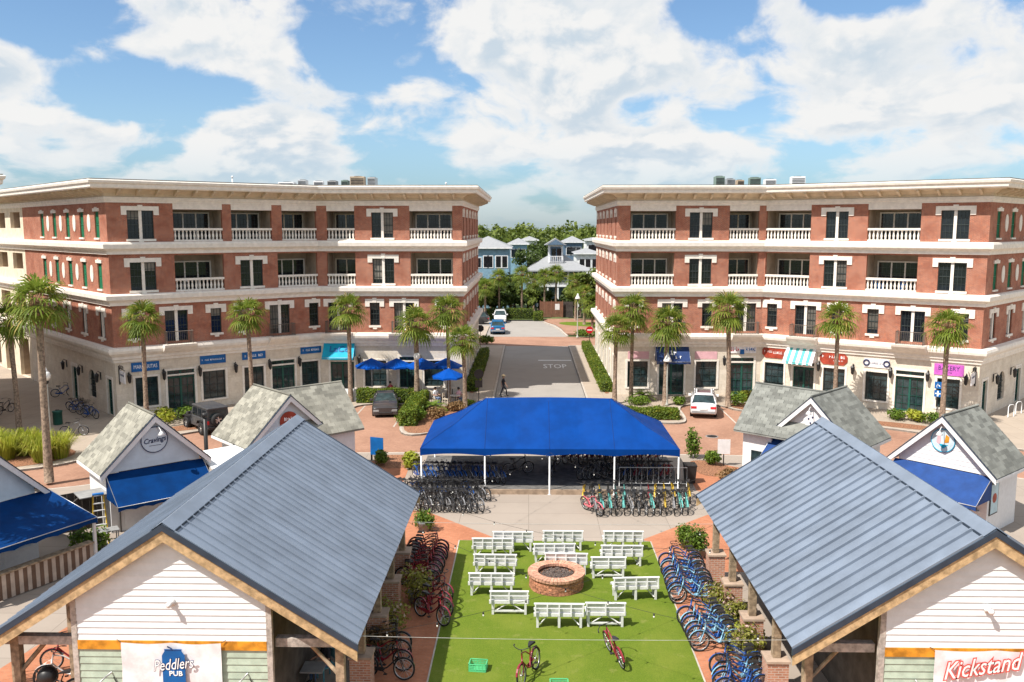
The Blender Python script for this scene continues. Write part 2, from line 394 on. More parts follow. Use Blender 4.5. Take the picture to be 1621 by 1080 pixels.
# ------------------------------------------------------------------ ground, roads, pavements
def sheet(name, pts, z, m, thick=None):
    mb = MB()
    if thick: mb.prism(pts, z-thick, z)
    else: mb.add([(*p, z) for p in pts], (tuple(range(len(pts))),))
    return struct(mb.build(name, m))
def ccw(p):
    a = sum(p[i][0]*p[(i+1) % len(p)][1]-p[(i+1) % len(p)][0]*p[i][1] for i in range(len(p)))
    return p if a > 0 else p[::-1]
def rounded(pts, closed=True, it=2):
    for _ in range(it):
        q = []; n = len(pts)
        for i in range(n if closed else n-1):
            a, b = pts[i], pts[(i+1) % n]
            q += [(a[0]*.75+b[0]*.25, a[1]*.75+b[1]*.25), (a[0]*.25+b[0]*.75, a[1]*.25+b[1]*.75)]
        if not closed: q = [pts[0]]+q+[pts[-1]]
        pts = q
    return pts
def strip(name, pts, w, z0, z1, m, closed=False, kind=True):
    """a kerb-like bar swept along a ground polyline (left side of travel)"""
    mb = MB(); n = len(pts); L = []
    for i in range(n):
        a = Vector(pts[i-1] if (i or closed) else pts[0]); b = Vector(pts[(i+1) % n] if (i < n-1 or closed) else pts[-1])
        t = (b-a).normalized(); L.append(Vector((-t.y, t.x))*w+Vector(pts[i]))
    for i in range(n if closed else n-1):
        j = (i+1) % n; a, b, c, d = pts[i], pts[j], L[j], L[i]
        mb.add([(*a, z0), (*b, z0), (*c, z0), (*d, z0), (*a, z1), (*b, z1), (*c, z1), (*d, z1)],
               ((4, 5, 6, 7), (0, 1, 5, 4), (2, 3, 7, 6), (1, 2, 6, 5), (3, 0, 4, 7)))
    o = mb.build(name, m); return struct(o) if kind else o
ZR = -.12
sheet('ground', [(-2500, -200), (2500, -200), (2500, 4000), (-2500, 4000)], -.30, FIELD)
sheet('brick_road', ccw([(-75, 30), (75, 30), (75, 66.5), (-75, 66.5)]), ZR, ROADB)
plaza = ccw(rounded([(-34, 6), (36, 6), (36, 36), (33, 40), (28, 45.5), (23, 49.0), (16, 50.7), (8, 51.2), (-8, 51.3), (-14, 50.8), (-19, 48.2), (-22.5, 44.5), (-26, 43.0), (-34, 40)], True, 2))
sheet('plaza_pavement', plaza, 0, CONC, .18)
strip('plaza_kerb', plaza, .16, -.13, .006, KERB, True)
# far pavements with the building plots on them
LW = rounded([(-75, 60), (-44, 52), (-36, 46.6), (-31, 46.0), (-27, 47.6), (-25.6, 50.5), (-24.6, 54.6), (-13.6, 63.6), (-12.8, 66), (-8.9, 66), (-9.0, 57.2), (-7.6, 55.2), (-4.6, 58.6), (-2.75, 63.5)], False, 2)
LWfull = ccw(LW+[(-2.75, 100.2), (-75, 100.2)])
RW = rounded([(4.55, 66), (5.2, 62.0), (7.6, 60.2), (10.6, 59.4), (11.3, 60.8), (11.3, 66.2), (14.7, 66.2), (15.6, 63.6), (26.5, 57.2), (31.5, 50.8), (40, 46.5), (75, 56)], False, 2)
RWfull = ccw(RW+[(75, 100.2), (4.55, 100.2)])
sheet('left_pavement', LWfull, 0, WALK, .2); sheet('right_pavement', RWfull, 0, WALK, .2)
strip('left_kerb', LW+[(-2.75, 100)], .16, -.13, .006, KERB)
strip('right_kerb', [(4.55, 100)]+RW, .16, -.13, .006, KERB)
# the street between the two buildings
sheet('street', [(-2.75, 66.4), (4.55, 66.4), (4.55, 100.2), (-2.75, 100.2)], ZR+.004, ASPH)
sheet('brick_crossing', [(-40, 100.2), (40, 100.2), (40, 109), (-40, 109)], ZR, ROADB)
sheet('far_street', [(-5.5, 109), (4.9, 109), (4.9, 128), (-5.5, 128)], ZR+.004, ASPH)
sheet('cross_street', [(-60, 120), (-5.5, 120), (-5.5, 128), (-60, 128)], ZR+.002, ASPH)
FR = ccw(rounded([(4.9, 109), (60, 109), (60, 131), (2.0, 131), (2.2, 127), (4.2, 121)], True, 1))
sheet('far_right_pavement', FR, 0, ROADB, .2)
strip('far_kerb', [(4.95, 109.2), (4.3, 116), (3.5, 121), (2.2, 126)], .25, -.13, .01, KERB)
sheet('far_left_pavement', [(-60, 109), (-5.5, 109), (-5.5, 120), (-60, 120)], 0, WALK, .2)
sheet('grass_patch', rounded([(4.6, 121), (11, 119), (11.5, 125), (4.0, 126)]), .012, TURF)
mb = MB(); mb.box(.95, 4.35, 89.0, 89.45, 0, .004)
struct(mb.build('stop_line', WHITE, None, Matrix.Translation((0, 0, ZR+.006))))
mb = MB(); text_mb(mb, 'STOP', 1.0, Matrix.Translation((2.55, 85.2, 0)) @ Matrix.Diagonal((1, 2.6, 1, 1)), depth=.001, width=2.3)
struct(mb.build('stop_lettering', WHITE, None, Matrix.Translation((0, 0, ZR+.010))))
# parking-bay lines on the brick road
for i, (a, b) in enumerate((((-12.6, 60.2), (-12.6, 65.6)), ((-9.3, 58.5), (-9.3, 65.5)), ((14.5, 60.0), (14.5, 66)), ((-24.4, 52.0), (-21.5, 49.2)), ((-17.5, 57.4), (-14.2, 54.0)), ((18.5, 58.2), (16.0, 54.6)))):
    mb = MB(); d = (Vector(b)-Vector(a)).normalized(); n = Vector((-d.y, d.x))*.06
    mb.add([(a[0]-n.x, a[1]-n.y, 0), (b[0]-n.x, b[1]-n.y, 0), (b[0]+n.x, b[1]+n.y, 0), (a[0]+n.x, a[1]+n.y, 0)], ((0, 1, 2, 3),))
    struct(mb.build('bay_line', KERB, None, Matrix.Translation((0, 0, ZR+.005))))
# plaza surfaces: brick aprons on both sides, lawn in the middle
BL = ccw([(-20, 6), (-3.0, 6), (-3.0, 36.35), (-1.2, 36.35), (-4.7, 40.0), (-13, 43), (-14, 36)])
BR = ccw([(5.2, 6), (25, 6), (19, 36), (15, 43), (8.4, 39.9), (4.9, 36.5), (5.2, 36.35)])
sheet('brick_apron', BL, .004, PAVE); sheet('brick_apron', BR, .004, PAVE)
sheet('brick_apron', ccw(rounded([(-13, 43.5), (-6.6, 42.0), (-6.8, 49.0), (-9.5, 49.5)], True, 1)), .004, PAVE)
sheet('brick_apron', ccw(rounded([(8.6, 42.0), (15.5, 43.5), (11, 49.5), (8.8, 49.0)], True, 1)), .004, PAVE)
sheet('lawn', [(-2.98, 6), (5.24, 6), (5.24, 36.3), (-2.98, 36.3)], .012, TURF)
strip('lawn_edge', [(-2.98, 36.3), (-2.98, 6)], -.05, 0, .02, KERB); strip('lawn_edge', [(5.24, 6), (5.24, 36.3)], -.05, 0, .02, KERB)
# planting beds
def bed(pts, z=.012): return sheet('planting_bed', ccw(rounded(pts, True, 2)), z, MULCH)
bed([(-8.7, 56.6), (-6.8, 55.9), (-4.6, 59.2), (-4.4, 64.5), (-8.7, 65.6)])
bed([(5.6, 63), (8.0, 60.6), (10.9, 60.2), (11.0, 62.8), (8, 65.2), (5.8, 65)])
bed([(-37, 49), (-31, 46.6), (-27.4, 48.3), (-27, 51.5), (-33, 53.5)])
bed([(-26, 56.4), (-24.4, 55.4), (-15, 62.6), (-16.5, 64.4)])
bed([(14.9, 66.6), (15.7, 64.0), (19.5, 61.8), (20.5, 63.6), (17, 66.4)])
bed([(23.2, 59.5), (27.5, 57.0), (28.2, 58.4), (23.8, 61.0)])
bed([(-5.2, 70.5), (-4.2, 70.3), (-4.2, 93), (-5.2, 93)])
bed([(5.9, 70.3), (6.9, 70.5), (6.9, 99), (5.9, 99)])
bed([(-9.3, 50.6), (-6.3, 50.6), (-6.6, 47.8), (-8.6, 47.5)]); bed([(9.0, 49.8), (11.2, 49.6), (11.4, 46.6), (9.4, 46.2)])
# ------------------------------------------------------------------ brick buildings
class Wall:
    def __init__(s, P, Q):
        s.P = Vector((*P, 0)); s.Q = Vector((*Q, 0)); d = s.Q-s.P; s.L = d.length; s.d = d.normalized()
        s.n = Vector((s.d.y, -s.d.x, 0))            # outward
        i = -s.n
        s.M = Matrix(((s.d.x, i.x, 0, P[0]), (s.d.y, i.y, 0, P[1]), (0, 0, 1, 0), (0, 0, 0, 1)))
    def s_(s, u, v):
        r = ray(u, v); o = Vector((0, 0, CAMZ)); t = (s.P-o).dot(s.n)/r.dot(s.n); p = o+r*t
        return (p-s.P).dot(s.d)
    def z_(s, u, v):
        r = ray(u, v); o = Vector((0, 0, CAMZ)); t = (s.P-o).dot(s.n)/r.dot(s.n); return (o+r*t).z

def wall_mb(L, z0, z1, ops, x0=0.0, mi=0, y=0.0):
    """wall face with rectangular openings (xa, xb, za, zb, depth); uv in metres"""
    mb = MB()
    xs = sorted(set([x0, L]+[min(max(a, x0), L) for o in ops for a in o[:2]])); zs = sorted(set([z0, z1]+[min(max(a, z0), z1) for o in ops for a in o[2:4]]))
    for i in range(len(xs)-1):
        for j in range(len(zs)-1):
            cx, cz = (xs[i]+xs[i+1])/2, (zs[j]+zs[j+1])/2
            if any(o[0] < cx < o[1] and o[2] < cz < o[3] for o in ops): continue
            a, b, c, d = xs[i], xs[i+1], zs[j], zs[j+1]
            mb.quad((a, y, c), (b, y, c), (b, y, d), (a, y, d), mi, ((a, c), (b, c), (b, d), (a, d)))
    for o in ops:
        a, b, c, d, dp = o; a = max(a, x0); b = min(b, L)
        e = y+dp
        mb.quad((a, y, c), (a, y, d), (a, e, d), (a, e, c), mi, ((0, c), (0, d), (dp, d), (dp, c)))
        mb.quad((b, e, c), (b, e, d), (b, y, d), (b, y, c), mi, ((dp, c), (dp, d), (0, d), (0, c)))
        mb.quad((a, y, d), (b, y, d), (b, e, d), (a, e, d), mi, ((a, 0), (b, 0), (b, dp), (a, dp)))
        mb.quad((a, e, c), (b, e, c), (b, y, c), (a, y, c), mi, ((a, dp), (b, dp), (b, 0), (a, 0)))
    return mb

def sweep(pts, prof, mi=0, uvs=False):
    """mitred sweep of a profile [(outward offset, z)] along an open wall polyline (outward = right of travel)"""
    n = len(pts); mb = MB(); rows = []
    for i, p in enumerate(pts):
        p = Vector(p)
        d0 = (p-Vector(pts[i-1])).normalized() if i else None; d1 = (Vector(pts[i+1])-p).normalized() if i < n-1 else None
        n0 = Vector((d0.y, -d0.x)) if d0 else None; n1 = Vector((d1.y, -d1.x)) if d1 else None
        if n0 and n1: m = (n0+n1); m = m/m.dot(n0)
        else: m = n0 or n1
        rows.append([(p.x+m.x*o, p.y+m.y*o, z) for o, z in prof])
    k = len(prof)
    vs = [v for r in rows for v in r]
    fs = [(i*k+j, (i+1)*k+j, (i+1)*k+j+1, i*k+j+1) for i in range(n-1) for j in range(k-1)]
    mb.add(vs, fs, mi)
    mb.f += [tuple(range(k-1, -1, -1)), tuple((n-1)*k+j for j in range(k))]; mb.m += [mi, mi]; mb.uv += [None]*2; mb.sm += [False]*2
    return mb

_bal = MB(); _bal.lathe([(.075, 0), (.075, .06), (.045, .08), (.085, .22), (.088, .30), (.05, .46), (.04, .54), (.06, .58), (.07, .60), (.07, .66)], 8)
BALUSTER = _bal.mesh('baluster', TRIM)
_br = MB(); _br.add([(0, 0, 0), (0, 0, .42), (0, -1.0, .42), (0, -1.0, .30), (0, -.62, .16), (0, -.25, .02), (.16, 0, 0), (.16, 0, .42), (.16, -1.0, .42), (.16, -1.0, .30), (.16, -.62, .16), (.16, -.25, .02)],
        ((0, 1, 2, 3, 4, 5), (11, 10, 9, 8, 7, 6), (0, 5, 11, 6), (5, 4, 10, 11), (4, 3, 9, 10), (3, 2, 8, 9)))
BRACKET = _br.mesh('bracket', TAN)
BR = random.Random(9); BLIND = mat('window_blind', (.16, .15, .13), .8, rnd=.5)
MCACHE = {}
def cached(key, fn):
    if key not in MCACHE: MCACHE[key] = fn()
    return MCACHE[key]

def surround_mb(w, h, keyw=.34, ear=.38, eh=.62, lh=.30, sill=True):
    """cast-stone lintel with ears and keystone, sill with a centre drop; opening 0..w by 0..h"""
    mb = MB()
    mb.box(-ear, w+ear, -.07, .02, h, h+lh)
    for x0, x1 in ((-ear, -.02), (w+.02, w+ear)): mb.box(x0, x1, -.067, .017, h-eh+lh, h+.02)
    mb.prism([(w/2-keyw/2*.8, h), (w/2+keyw/2*.8, h), (w/2+keyw/2, h+lh+.09), (w/2-keyw/2, h+lh+.09)], -.02, .10, 0, Matrix(((1, 0, 0, 0), (0, 0, -1, 0), (0, 1, 0, 0), (0, 0, 0, 1))))
    return mb
def sill_mb(w): return MB().box(-.10, w+.10, -.10, .04, -.16, -.002).box(w/2-.16, w/2+.16, -.08, .02, -.30, -.15)

def window(parent, Wl, x, z, w, h, dbl=True, depth=.16, sur='full', name='window', muntin=True, glass=None):
    """a sash window in its opening: frame with bars, panes, stone surround and sill"""
    def fr():
        mb = MB(); t = .06
        mb.box(0, t, depth-.06, depth, 0, h); mb.box(w-t, w, depth-.06, depth, 0, h); mb.box(t, w-t, depth-.06, depth, h-t, h); mb.box(t, w-t, depth-.06, depth, 0, t)
        spans = [(t, w/2-.11), (w/2+.11, w-t)] if dbl else [(t, w-t)]
        for a, b in spans:
            mb.box(a, b, depth-.05, depth-.005, h*.5-.03, h*.5+.03)
            if muntin:
                for k in (1, 2): mb.box(a+(b-a)*k/3-.012, a+(b-a)*k/3+.012, depth-.04, depth-.01, t, h-t)
                for k in (1, 3): mb.box(a, b, depth-.039, depth-.011, h*k/4-.012, h*k/4+.012)
        return mb.mesh(name, SASH)
    f = ob(name, cached(('wf', round(w, 2), round(h, 2), dbl, depth, muntin), fr), parent, Wl.M @ T(x, 0, z))
    spans = [(.05, w/2-.1), (w/2+.1, w-.05)] if dbl else [(.05, w-.05)]
    for a, b in spans:
        pm = cached(('pane', round(b-a, 2), round(h, 2), glass), lambda: MB().box(0, b-a, 0, .012, .05, h-.05).mesh('pane', glass or GLASS))
        ob('pane', pm, f, T(a, depth+.002, 0))
        if muntin and BR.random() < .30:
            k_ = BR.choice((.3, .5, .85)); ob('blind', cached(('blind', round(b-a, 2), round(h, 2), k_), lambda: MB().box(.01, b-a-.01, 0, .004, h-.06-(h-.12)*k_, h-.06).mesh('blind', BLIND)), f, T(a, depth-.003, 0))
    if dbl: ob('mullion', cached(('mul', round(h, 2)), lambda: MB().box(-.10, .10, .012, .14, 0, h).mesh('mullion', TRIM)), f, T(w/2, 0, 0))
    if sur: ob('stone_surround', cached(('sur', round(w, 2), round(h, 2), sur), lambda: surround_mb(w, h, sill=(sur == 'full')).mesh('stone_surround', TRIM)), f)
    if sur == 'full': ob('stone_sill', cached(('sill', round(w, 2)), lambda: sill_mb(w).mesh('stone_sill', TRIM)), f)
    return f

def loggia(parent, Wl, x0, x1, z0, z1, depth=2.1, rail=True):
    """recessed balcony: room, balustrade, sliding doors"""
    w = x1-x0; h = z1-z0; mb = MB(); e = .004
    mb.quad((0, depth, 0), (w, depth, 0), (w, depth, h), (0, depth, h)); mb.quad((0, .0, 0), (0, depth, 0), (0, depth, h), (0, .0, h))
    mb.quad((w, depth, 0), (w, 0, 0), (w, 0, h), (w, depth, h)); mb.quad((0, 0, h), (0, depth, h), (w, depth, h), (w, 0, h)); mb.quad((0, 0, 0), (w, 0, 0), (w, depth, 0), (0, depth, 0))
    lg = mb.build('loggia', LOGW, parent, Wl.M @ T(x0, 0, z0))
    # sliding doors
    dw = min(w-.5, 2.9); xs = (w-dw)/2; n = 3 if dw > 2.2 else 2
    fm = MB()
    for k in range(n+1): fm.box(xs+dw*k/n-.05, xs+dw*k/n+.05, depth-.12, depth-.01, .03, 2.15)
    fm.box(xs+.05, xs+dw-.05, depth-.118, depth-.012, 2.05, 2.149)
    fm.build('door_frame', TRIM if w > 3 else CREAMB, lg)
    for k in range(n):
        g = MB(); g.box(xs+dw*k/n+.05, xs+dw*(k+1)/n-.05, depth-.06, depth-.05, .05, 2.05); g.build('door_pane', GLASS, lg)
        mbm = MB(); a = xs+dw*k/n+.05; b = xs+dw*(k+1)/n-.05
        for q in (1, 2): mbm.box(a+(b-a)*q/3-.012, a+(b-a)*q/3+.012, depth-.075, depth-.061, .05, 2.05)
        for q in range(1, 5): mbm.box(a, b, depth-.074, depth-.062, 2.05*q/5-.012, 2.05*q/5+.012)
        mbm.build('door_bars', SASH, lg)
    if rail:
        r = MB(); r.box(.0, w, -.02, .22, .005, .12); r.box(0, w, -.05, .25, .80, .96); r.build('balustrade_rail', TRIM, lg)
        nb = max(4, int(round(w/.27)))
        for k in range(nb): ob('baluster', BALUSTER, lg, T((k+.5)*w/nb, .10, .125))
    return lg

def juliet(parent, Wl, x, w, z):
    """small iron balcony on a bulging stone shelf"""
    sh = MB(); sh.add([(-.35, -.05, -.62), (w+.35, -.05, -.62), (w+.35, -.95, -.16), (-.35, -.95, -.16), (-.35, -.05, -.0), (w+.35, -.05, 0), (w+.35, -1.0, 0), (-.35, -1.0, 0), (w+.35, -.6, -.5), (-.35, -.6, -.5)],
                      ((0, 1, 8, 9), (9, 8, 2, 3), (3, 2, 6, 7), (7, 6, 5, 4), (1, 5, 6, 2, 8), (0, 9, 3, 7, 4)))
    b = sh.build('balcony', TRIM, parent, Wl.M @ T(x, 0, z))
    r = MB(); H = .95
    pts = [(-.1, -.06, 0), (-.1, -.85, 0), (w+.1, -.85, 0), (w+.1, -.06, 0)]
    for a, c in zip(pts[:-1], pts[1:]):
        a = Vector(a); c = Vector(c); L = (c-a).length; n = max(2, int(L/.13))
        for k in range(n+1): p = a+(c-a)*k/n; r.box(p.x-.009, p.x+.009, p.y-.009, p.y+.009, .02, H)
        for zz in (.08, H): r.tube([a+Vector((0, 0, zz)), c+Vector((0, 0, zz))], .022, 4)
    r.build('iron_railing', BRONZE, b)

def lantern(parent, Wl, x, z):
    def f():
        mb = MB(); mb.box(-.03, .03, -.06, 0, -.1, .35); mb.tube([(0, -.03, .33), (0, -.18, .42), (0, -.25, .34)], .018, 5)
        mb.lathe([(.02, .34), (.13, .22), (.14, .2), (.12, .19), (.08, -.18), (.02, -.25)], 6, (0, -.25, 0), smooth=False); return mb.mesh('wall_lantern', IRON)
    ob('wall_lantern', cached('lantern', f), parent, Wl.M @ T(x, 0, z, s=1.25))

def shopfront(parent, Wl, x0, x1, z0, z1, door=False, depth=.18, green=False, cols=3, rows=4):
    w = x1-x0; h = z1-z0; m = DGREEN if green else SASH
    mb = MB(); t = .07; a = depth-.07
    for b in ((0, t, 0, h), (w-t, w, 0, h), (t, w-t, h-t, h), (t, w-t, 0, .10 if not door else .16)): mb.box(b[0], b[1], a, depth, b[2], b[3])
    if door: mb.box(w/2-.07, w/2+.07, a, depth-.003, .16, h-t); top = min(2.45, h-.35); mb.box(t, w/2-.07, a+.003, depth-.004, top, top+.08); mb.box(w/2+.07, w-t, a+.003, depth-.004, top, top+.08)
    for k in range(1, cols): mb.box(w*k/cols-.012, w*k/cols+.012, a+.02, depth-.02, .1, h-t)
    for k in range(1, rows): mb.box(t, w-t, a+.022, depth-.022, h*k/rows-.012, h*k/rows+.012)
    f = mb.build('shop_door' if door else 'shop_window', m, parent, Wl.M @ T(x0, 0, z0))
    g = MB(); g.box(.04, w-.04, depth+.001, depth+.014, .08, h-.04); g.build('pane', GLASST, f)
    s = MB()
    s.box(-.16, -.004, -.05, .03, -.004 if door else -.12, h+.14); s.box(w+.004, w+.16, -.05, .03, -.004 if door else -.12, h+.14); s.box(-.004, w+.004, -.047, .03, h+.004, h+.138)
    if door: s.box(-.004, w+.004, -.02, .10, 2.62, 2.74)
    else: s.box(-.004, w+.004, -.06, .03, -.13, -.004)
    s.build('stone_frame', TRIM, f)
    return f

def awning(parent, Wl, x0, x1, ztop, drop, out, m, val=.22, stripes=0, m2=None, sides=True, scallop=True, name='awning'):
    """shed awning fixed to the wall at ztop; cloth with sides and a valance"""
    mb = MB(); w = x1-x0; n = stripes or 1
    for k in range(n):
        a = w*k/n; b = w*(k+1)/n; mi = k % 2 if stripes else 0
        mb.quad((a, 0, 0), (a, -out, -drop), (b, -out, -drop), (b, 0, 0), mi)
    if sides:
        for x in (0, w): mb.add([(x, 0, 0), (x, -out, -drop), (x, 0, -drop)], ((0, 1, 2),), 0)
    q = 24
    for k in range(q):
        a = w*k/q; b = w*(k+1)/q; mi = int((a+b)/2/w*n) % 2 if stripes else 0
        za = -drop-val*(1-.30*abs(math.sin(math.pi*a/w*6)) if scallop else 1); zb = -drop-val*(1-.30*abs(math.sin(math.pi*b/w*6)) if scallop else 1)
        mb.quad((a, -out, -drop), (a, -out-.01, za), (b, -out-.01, zb), (b, -out, -drop), mi)
    o = mb.build(name, [m, m2 or m], parent, (Wl.M if isinstance(Wl, Wall) else Wl) @ T(x0, -.02, ztop))
    f = MB(); f.tube([(0, 0, 0), (0, -out, -drop), (w, -out, -drop), (w, 0, 0)], .018, 5); f.build('awning_frame', STEEL, o)
    return o

Z0, Z1a, Z1b, Z2a, Z2b, Z3a, Z3b, Z4 = 0, 3.95, 5.0, 8.0, 8.8, 11.6, 12.45, 15.2
def building(name, label, pts, cream_to=0, back=()):
    B = thing(name, label, 'building', (0, 0, 0))
    ws = [Wall(pts[i], pts[i+1]) for i in range(len(pts)-1)]
    # bands, cornices, roof
    sweep(pts, [(-.1, Z1a), (.10, Z1a), (.12, Z1a+.18), (.22, Z1a+.25), (.22, Z1a+.42), (.30, Z1a+.50), (.48, Z1a+.68), (.52, Z1a+.86), (.46, Z1b), (-.1, Z1b+.05)]).build('shop_cornice', TRIM, B)
    for za, zb in ((Z2a, Z2b), (Z3a, Z3b)):
        sweep(pts, [(-.1, za), (.16, za), (.16, za+.22), (.22, za+.26), (.26, za+.33), (.40, za+.37), (.44, za+.42), (.46, za+.70), (.40, zb-.02), (-.1, zb+.02)]).build('stone_band', TRIM, B)
    sweep(pts, [(-.1, Z4), (.08, Z4), (.08, Z4+.14), (.14, Z4+.17), (.14, Z4+.40), (-.1, Z4+.42)]).build('frieze', TRIM, B)
    sweep(pts, [(-.1, Z4+.42), (.10, Z4+.42), (.12, Z4+.62), (.42, Z4+.86), (.95, Z4+.96), (1.2, Z4+.98), (1.2, Z4+1.02), (-.1, Z4+1.02)]).build('soffit', TAN, B)
    sweep(pts, [(-.1, Z4+1.022), (1.18, Z4+1.0), (1.24, Z4+.92), (1.30, Z4+1.0), (1.32, Z4+1.2), (1.42, Z4+1.28), (1.46, Z4+1.44), (1.40, Z4+1.5), (.2, Z4+1.52)]).build('roof_fascia', TRIM, B)
    cap = sweep(pts, [(1.30, Z4+1.505), (1.36, Z4+1.57), (.5, Z4+1.60), (.1, Z4+1.522)]); cap.build('roof_edge', GREY, B)
    poly = ccw([tuple(p) for p in pts]+list(back))
    mb = MB(); mb.add([(*p, Z4+1.5) for p in poly], (tuple(range(len(poly))),)); mb.build('flat_roof', GREY, B)
    bk = [tuple(pts[-1])]+list(back)+[tuple(pts[0])]
    mb = MB()
    for a, b in zip(bk[:-1], bk[1:]): mb.quad((*a, 0), (*b, 0), (*b, Z4+1.5), (*a, Z4+1.5), 0, ((0, 0), (9, 0), (9, 16), (0, 16)))
    mb.build('rear_wall', BRICK, B)
    for w in ws:
        nb = max(2, int(w.L/1.25))
        for k in range(nb): ob('bracket', BRACKET, B, w.M @ T((k+.5)*w.L/nb, -.10, Z4+.50))
    return B, ws

def brick_floor(B, w, za, zb, ops, m=None):
    wall_mb(w.L, za, zb, ops).build('brick_wall' if (m or BRICK) is BRICK else 'stucco_wall', m or BRICK, B, w.M)

# ---------- left building: from its far left end to the street corner and along the street
LP = [(-58, 90.0), (-44.0, 75.6), (-29.3, 60.4), (-17.0, 70.0), (-5.4, 70.0), (-5.4, 92.5)]
LB, LWS = building('brick_building', 'four-storey red brick building with cream bands left of the street', LP, back=[(-22, 98), (-46, 99)])
RP = [(7.05, 92.5), (7.05, 70.0), (18.7, 70.0), (31.55, 60.9), (46, 76), (58, 89)]
RB, RWS = building('brick_building', 'four-storey red brick building with cream bands right of the street', RP, back=[(46, 99), (22, 98)])

# the neighbour beyond the left edge: only its cornice corner shows, but it shades the left building's lower storeys
NP = [(-49.6, 38.5), (-34.55, 54.4), (-50.1, 70.4)]
NB, NWS = building('brick_building', 'neighbouring brick building cut off by the left edge, only its cornice corner showing', NP, back=[(-63, 68), (-64, 44)])
for w_ in NWS:
    for za, zb in ((0, Z1a), (Z1b, Z2a), (Z2b, Z3a), (Z3b, Z4)):
        xs_ = [w_.L*(k+.5)/6 for k in range(6)]; ops = [(x-.8, x+.8, za+.5, za+2.4, .16) for x in xs_]
        wall_mb(w_.L, za, zb, ops).build('brick_wall' if za else 'stone_wall', BRICK if za else STONE, NB, w_.M)
        for x in xs_: window(NB, w_, x-.8, za+.5, 1.6, 1.9, True)

def front(B, w, v4, v3, v2, v1):
    """v4/v3: upper storeys, v2: second storey, v1: shops; items given as photo columns on that storey"""
    for (items, za, zb, vv) in ((v4, Z3b, Z4, 350), (v3, Z2b, Z3a, 430)):
        ops = []
        for it in items:
            a, b = w.s_(it[1], vv), w.s_(it[2], vv); a, b = max(a, .02), min(b, w.L-.02)
            if it[0] == 'L': zt = zb-.42 if za == Z3b else zb-.12; ops.append((a, b, za+.02, zt, .32)); loggia_args = (a, b, za+.02, zt); it.append(loggia_args)
            elif it[0] == 'W': z0 = za+.22; h = 2.0; ops.append((a, b, z0, z0+h, .16)); it.append((a, b, z0, h))
        brick_floor(B, w, za, zb, ops)
        for it in items:
            if it[0] == 'L':
                a, b, c, d = it[3]; lw = Wall((0, 0), (1, 0)); lw.M = w.M @ T(0, .32, 0)
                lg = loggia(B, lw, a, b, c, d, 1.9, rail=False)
                r = MB(); W_ = b-a; r.box(.002, W_-.002, .02, .26, .002, .12); r.box(.002, W_-.002, 0, .30, .80, .96); r.build('balustrade_rail', TRIM, lg, T(0, -.31, 0))
                nb = max(4, int(round(W_/.27)))
                for k in range(nb): ob('baluster', BALUSTER, lg, T((k+.5)*W_/nb, -.17, .125))
                if za == Z3b: MB().box(a+.002, b-.002, -.03, .25, d+.002, zb-.002).build('loggia_beam', TRIM, B, w.M)
            else: window(B, w, it[3][0], it[3][2], it[3][1]-it[3][0], it[3][3], True)
    ops = []
    for it in v2:
        c = w.s_(it[1], 500)
        if c < .5 or c > w.L-.35: it.append(None); continue
        ww = .78 if it[0] == 'S' else 1.62; h = 1.85 if it[0] == 'S' else 2.25; z0 = 5.62 if it[0] == 'S' else 5.22
        a, b = max(.03, c-ww/2), min(w.L-.03, c+ww/2); ops.append((a, b, z0, z0+h, .16)); it.append((a, b, z0, h))
    brick_floor(B, w, Z1b, Z2a, ops)
    for it in v2:
        if not it[2]: continue
        a, b, z0, h = it[2]; window(B, w, a, z0, b-a, h, it[0] == 'D', sur='full' if it[0] == 'S' else 'top')
        if it[0] == 'D': juliet(B, w, a, b-a, Z1b+.06)
    ops = []
    for it in v1:
        a, b = w.s_(it[1], 600), w.s_(it[2], 600); z0, z1 = (.02, 3.05) if it[0] == 'd' else (.62, 2.75)
        a, b = max(a, .2), min(b, w.L-.2); ops.append((a, b, z0, z1, .18)); it.append((a, b, z0, z1))
    wall_mb(w.L, 0, Z1a, ops).build('stone_wall', STONE, B, w.M)
    for it in v1:
        a, b, z0, z1 = it[3]; shopfront(B, w, a, b, z0, z1, it[0] == 'd', green=(it[0] == 'd'), cols=4 if it[0] == 'd' else 3, rows=5 if it[0] == 'd' else 4)

wing, flat = LWS[2], LWS[3]
front(LB, wing, [['W', 201, 243], ['L', 274, 352], ['L', 366, 430], ['L', 446, 504]], [['W', 206, 247], ['L', 277, 355], ['W', 381, 416], ['L', 440, 507]],
      [['S', 211], ['D', 279], ['S', 342], ['S', 386], ['D', 443], ['S', 497]], [['w', 214, 250], ['d', 265, 308], ['w', 321, 357], ['w', 387, 418], ['d', 431, 467], ['w', 478, 507]])
front(LB, flat, [['L', 517, 561], ['W', 588, 622], ['L', 648, 716]], [['L', 518, 563], ['W', 590, 624], ['L', 650, 717]],
      [['D', 536], ['S', 593.5], ['D', 640], ['S', 704]], [['d', 524, 561], ['w', 578, 612], ['d', 633, 656], ['w', 672, 702]])
wing2, flat2 = RWS[2], RWS[1]
front(RB, flat2, [['L', 998, 1070], ['W', 1092, 1128], ['L', 1155, 1202]], [['L', 998, 1067], ['W', 1091, 1126], ['L', 1153, 1200]],
      [['S', 1003], ['D', 1064], ['S', 1119], ['D', 1180]], [['w', 993, 1025], ['d', 1043, 1082], ['w', 1101, 1134], ['d', 1156, 1192]])
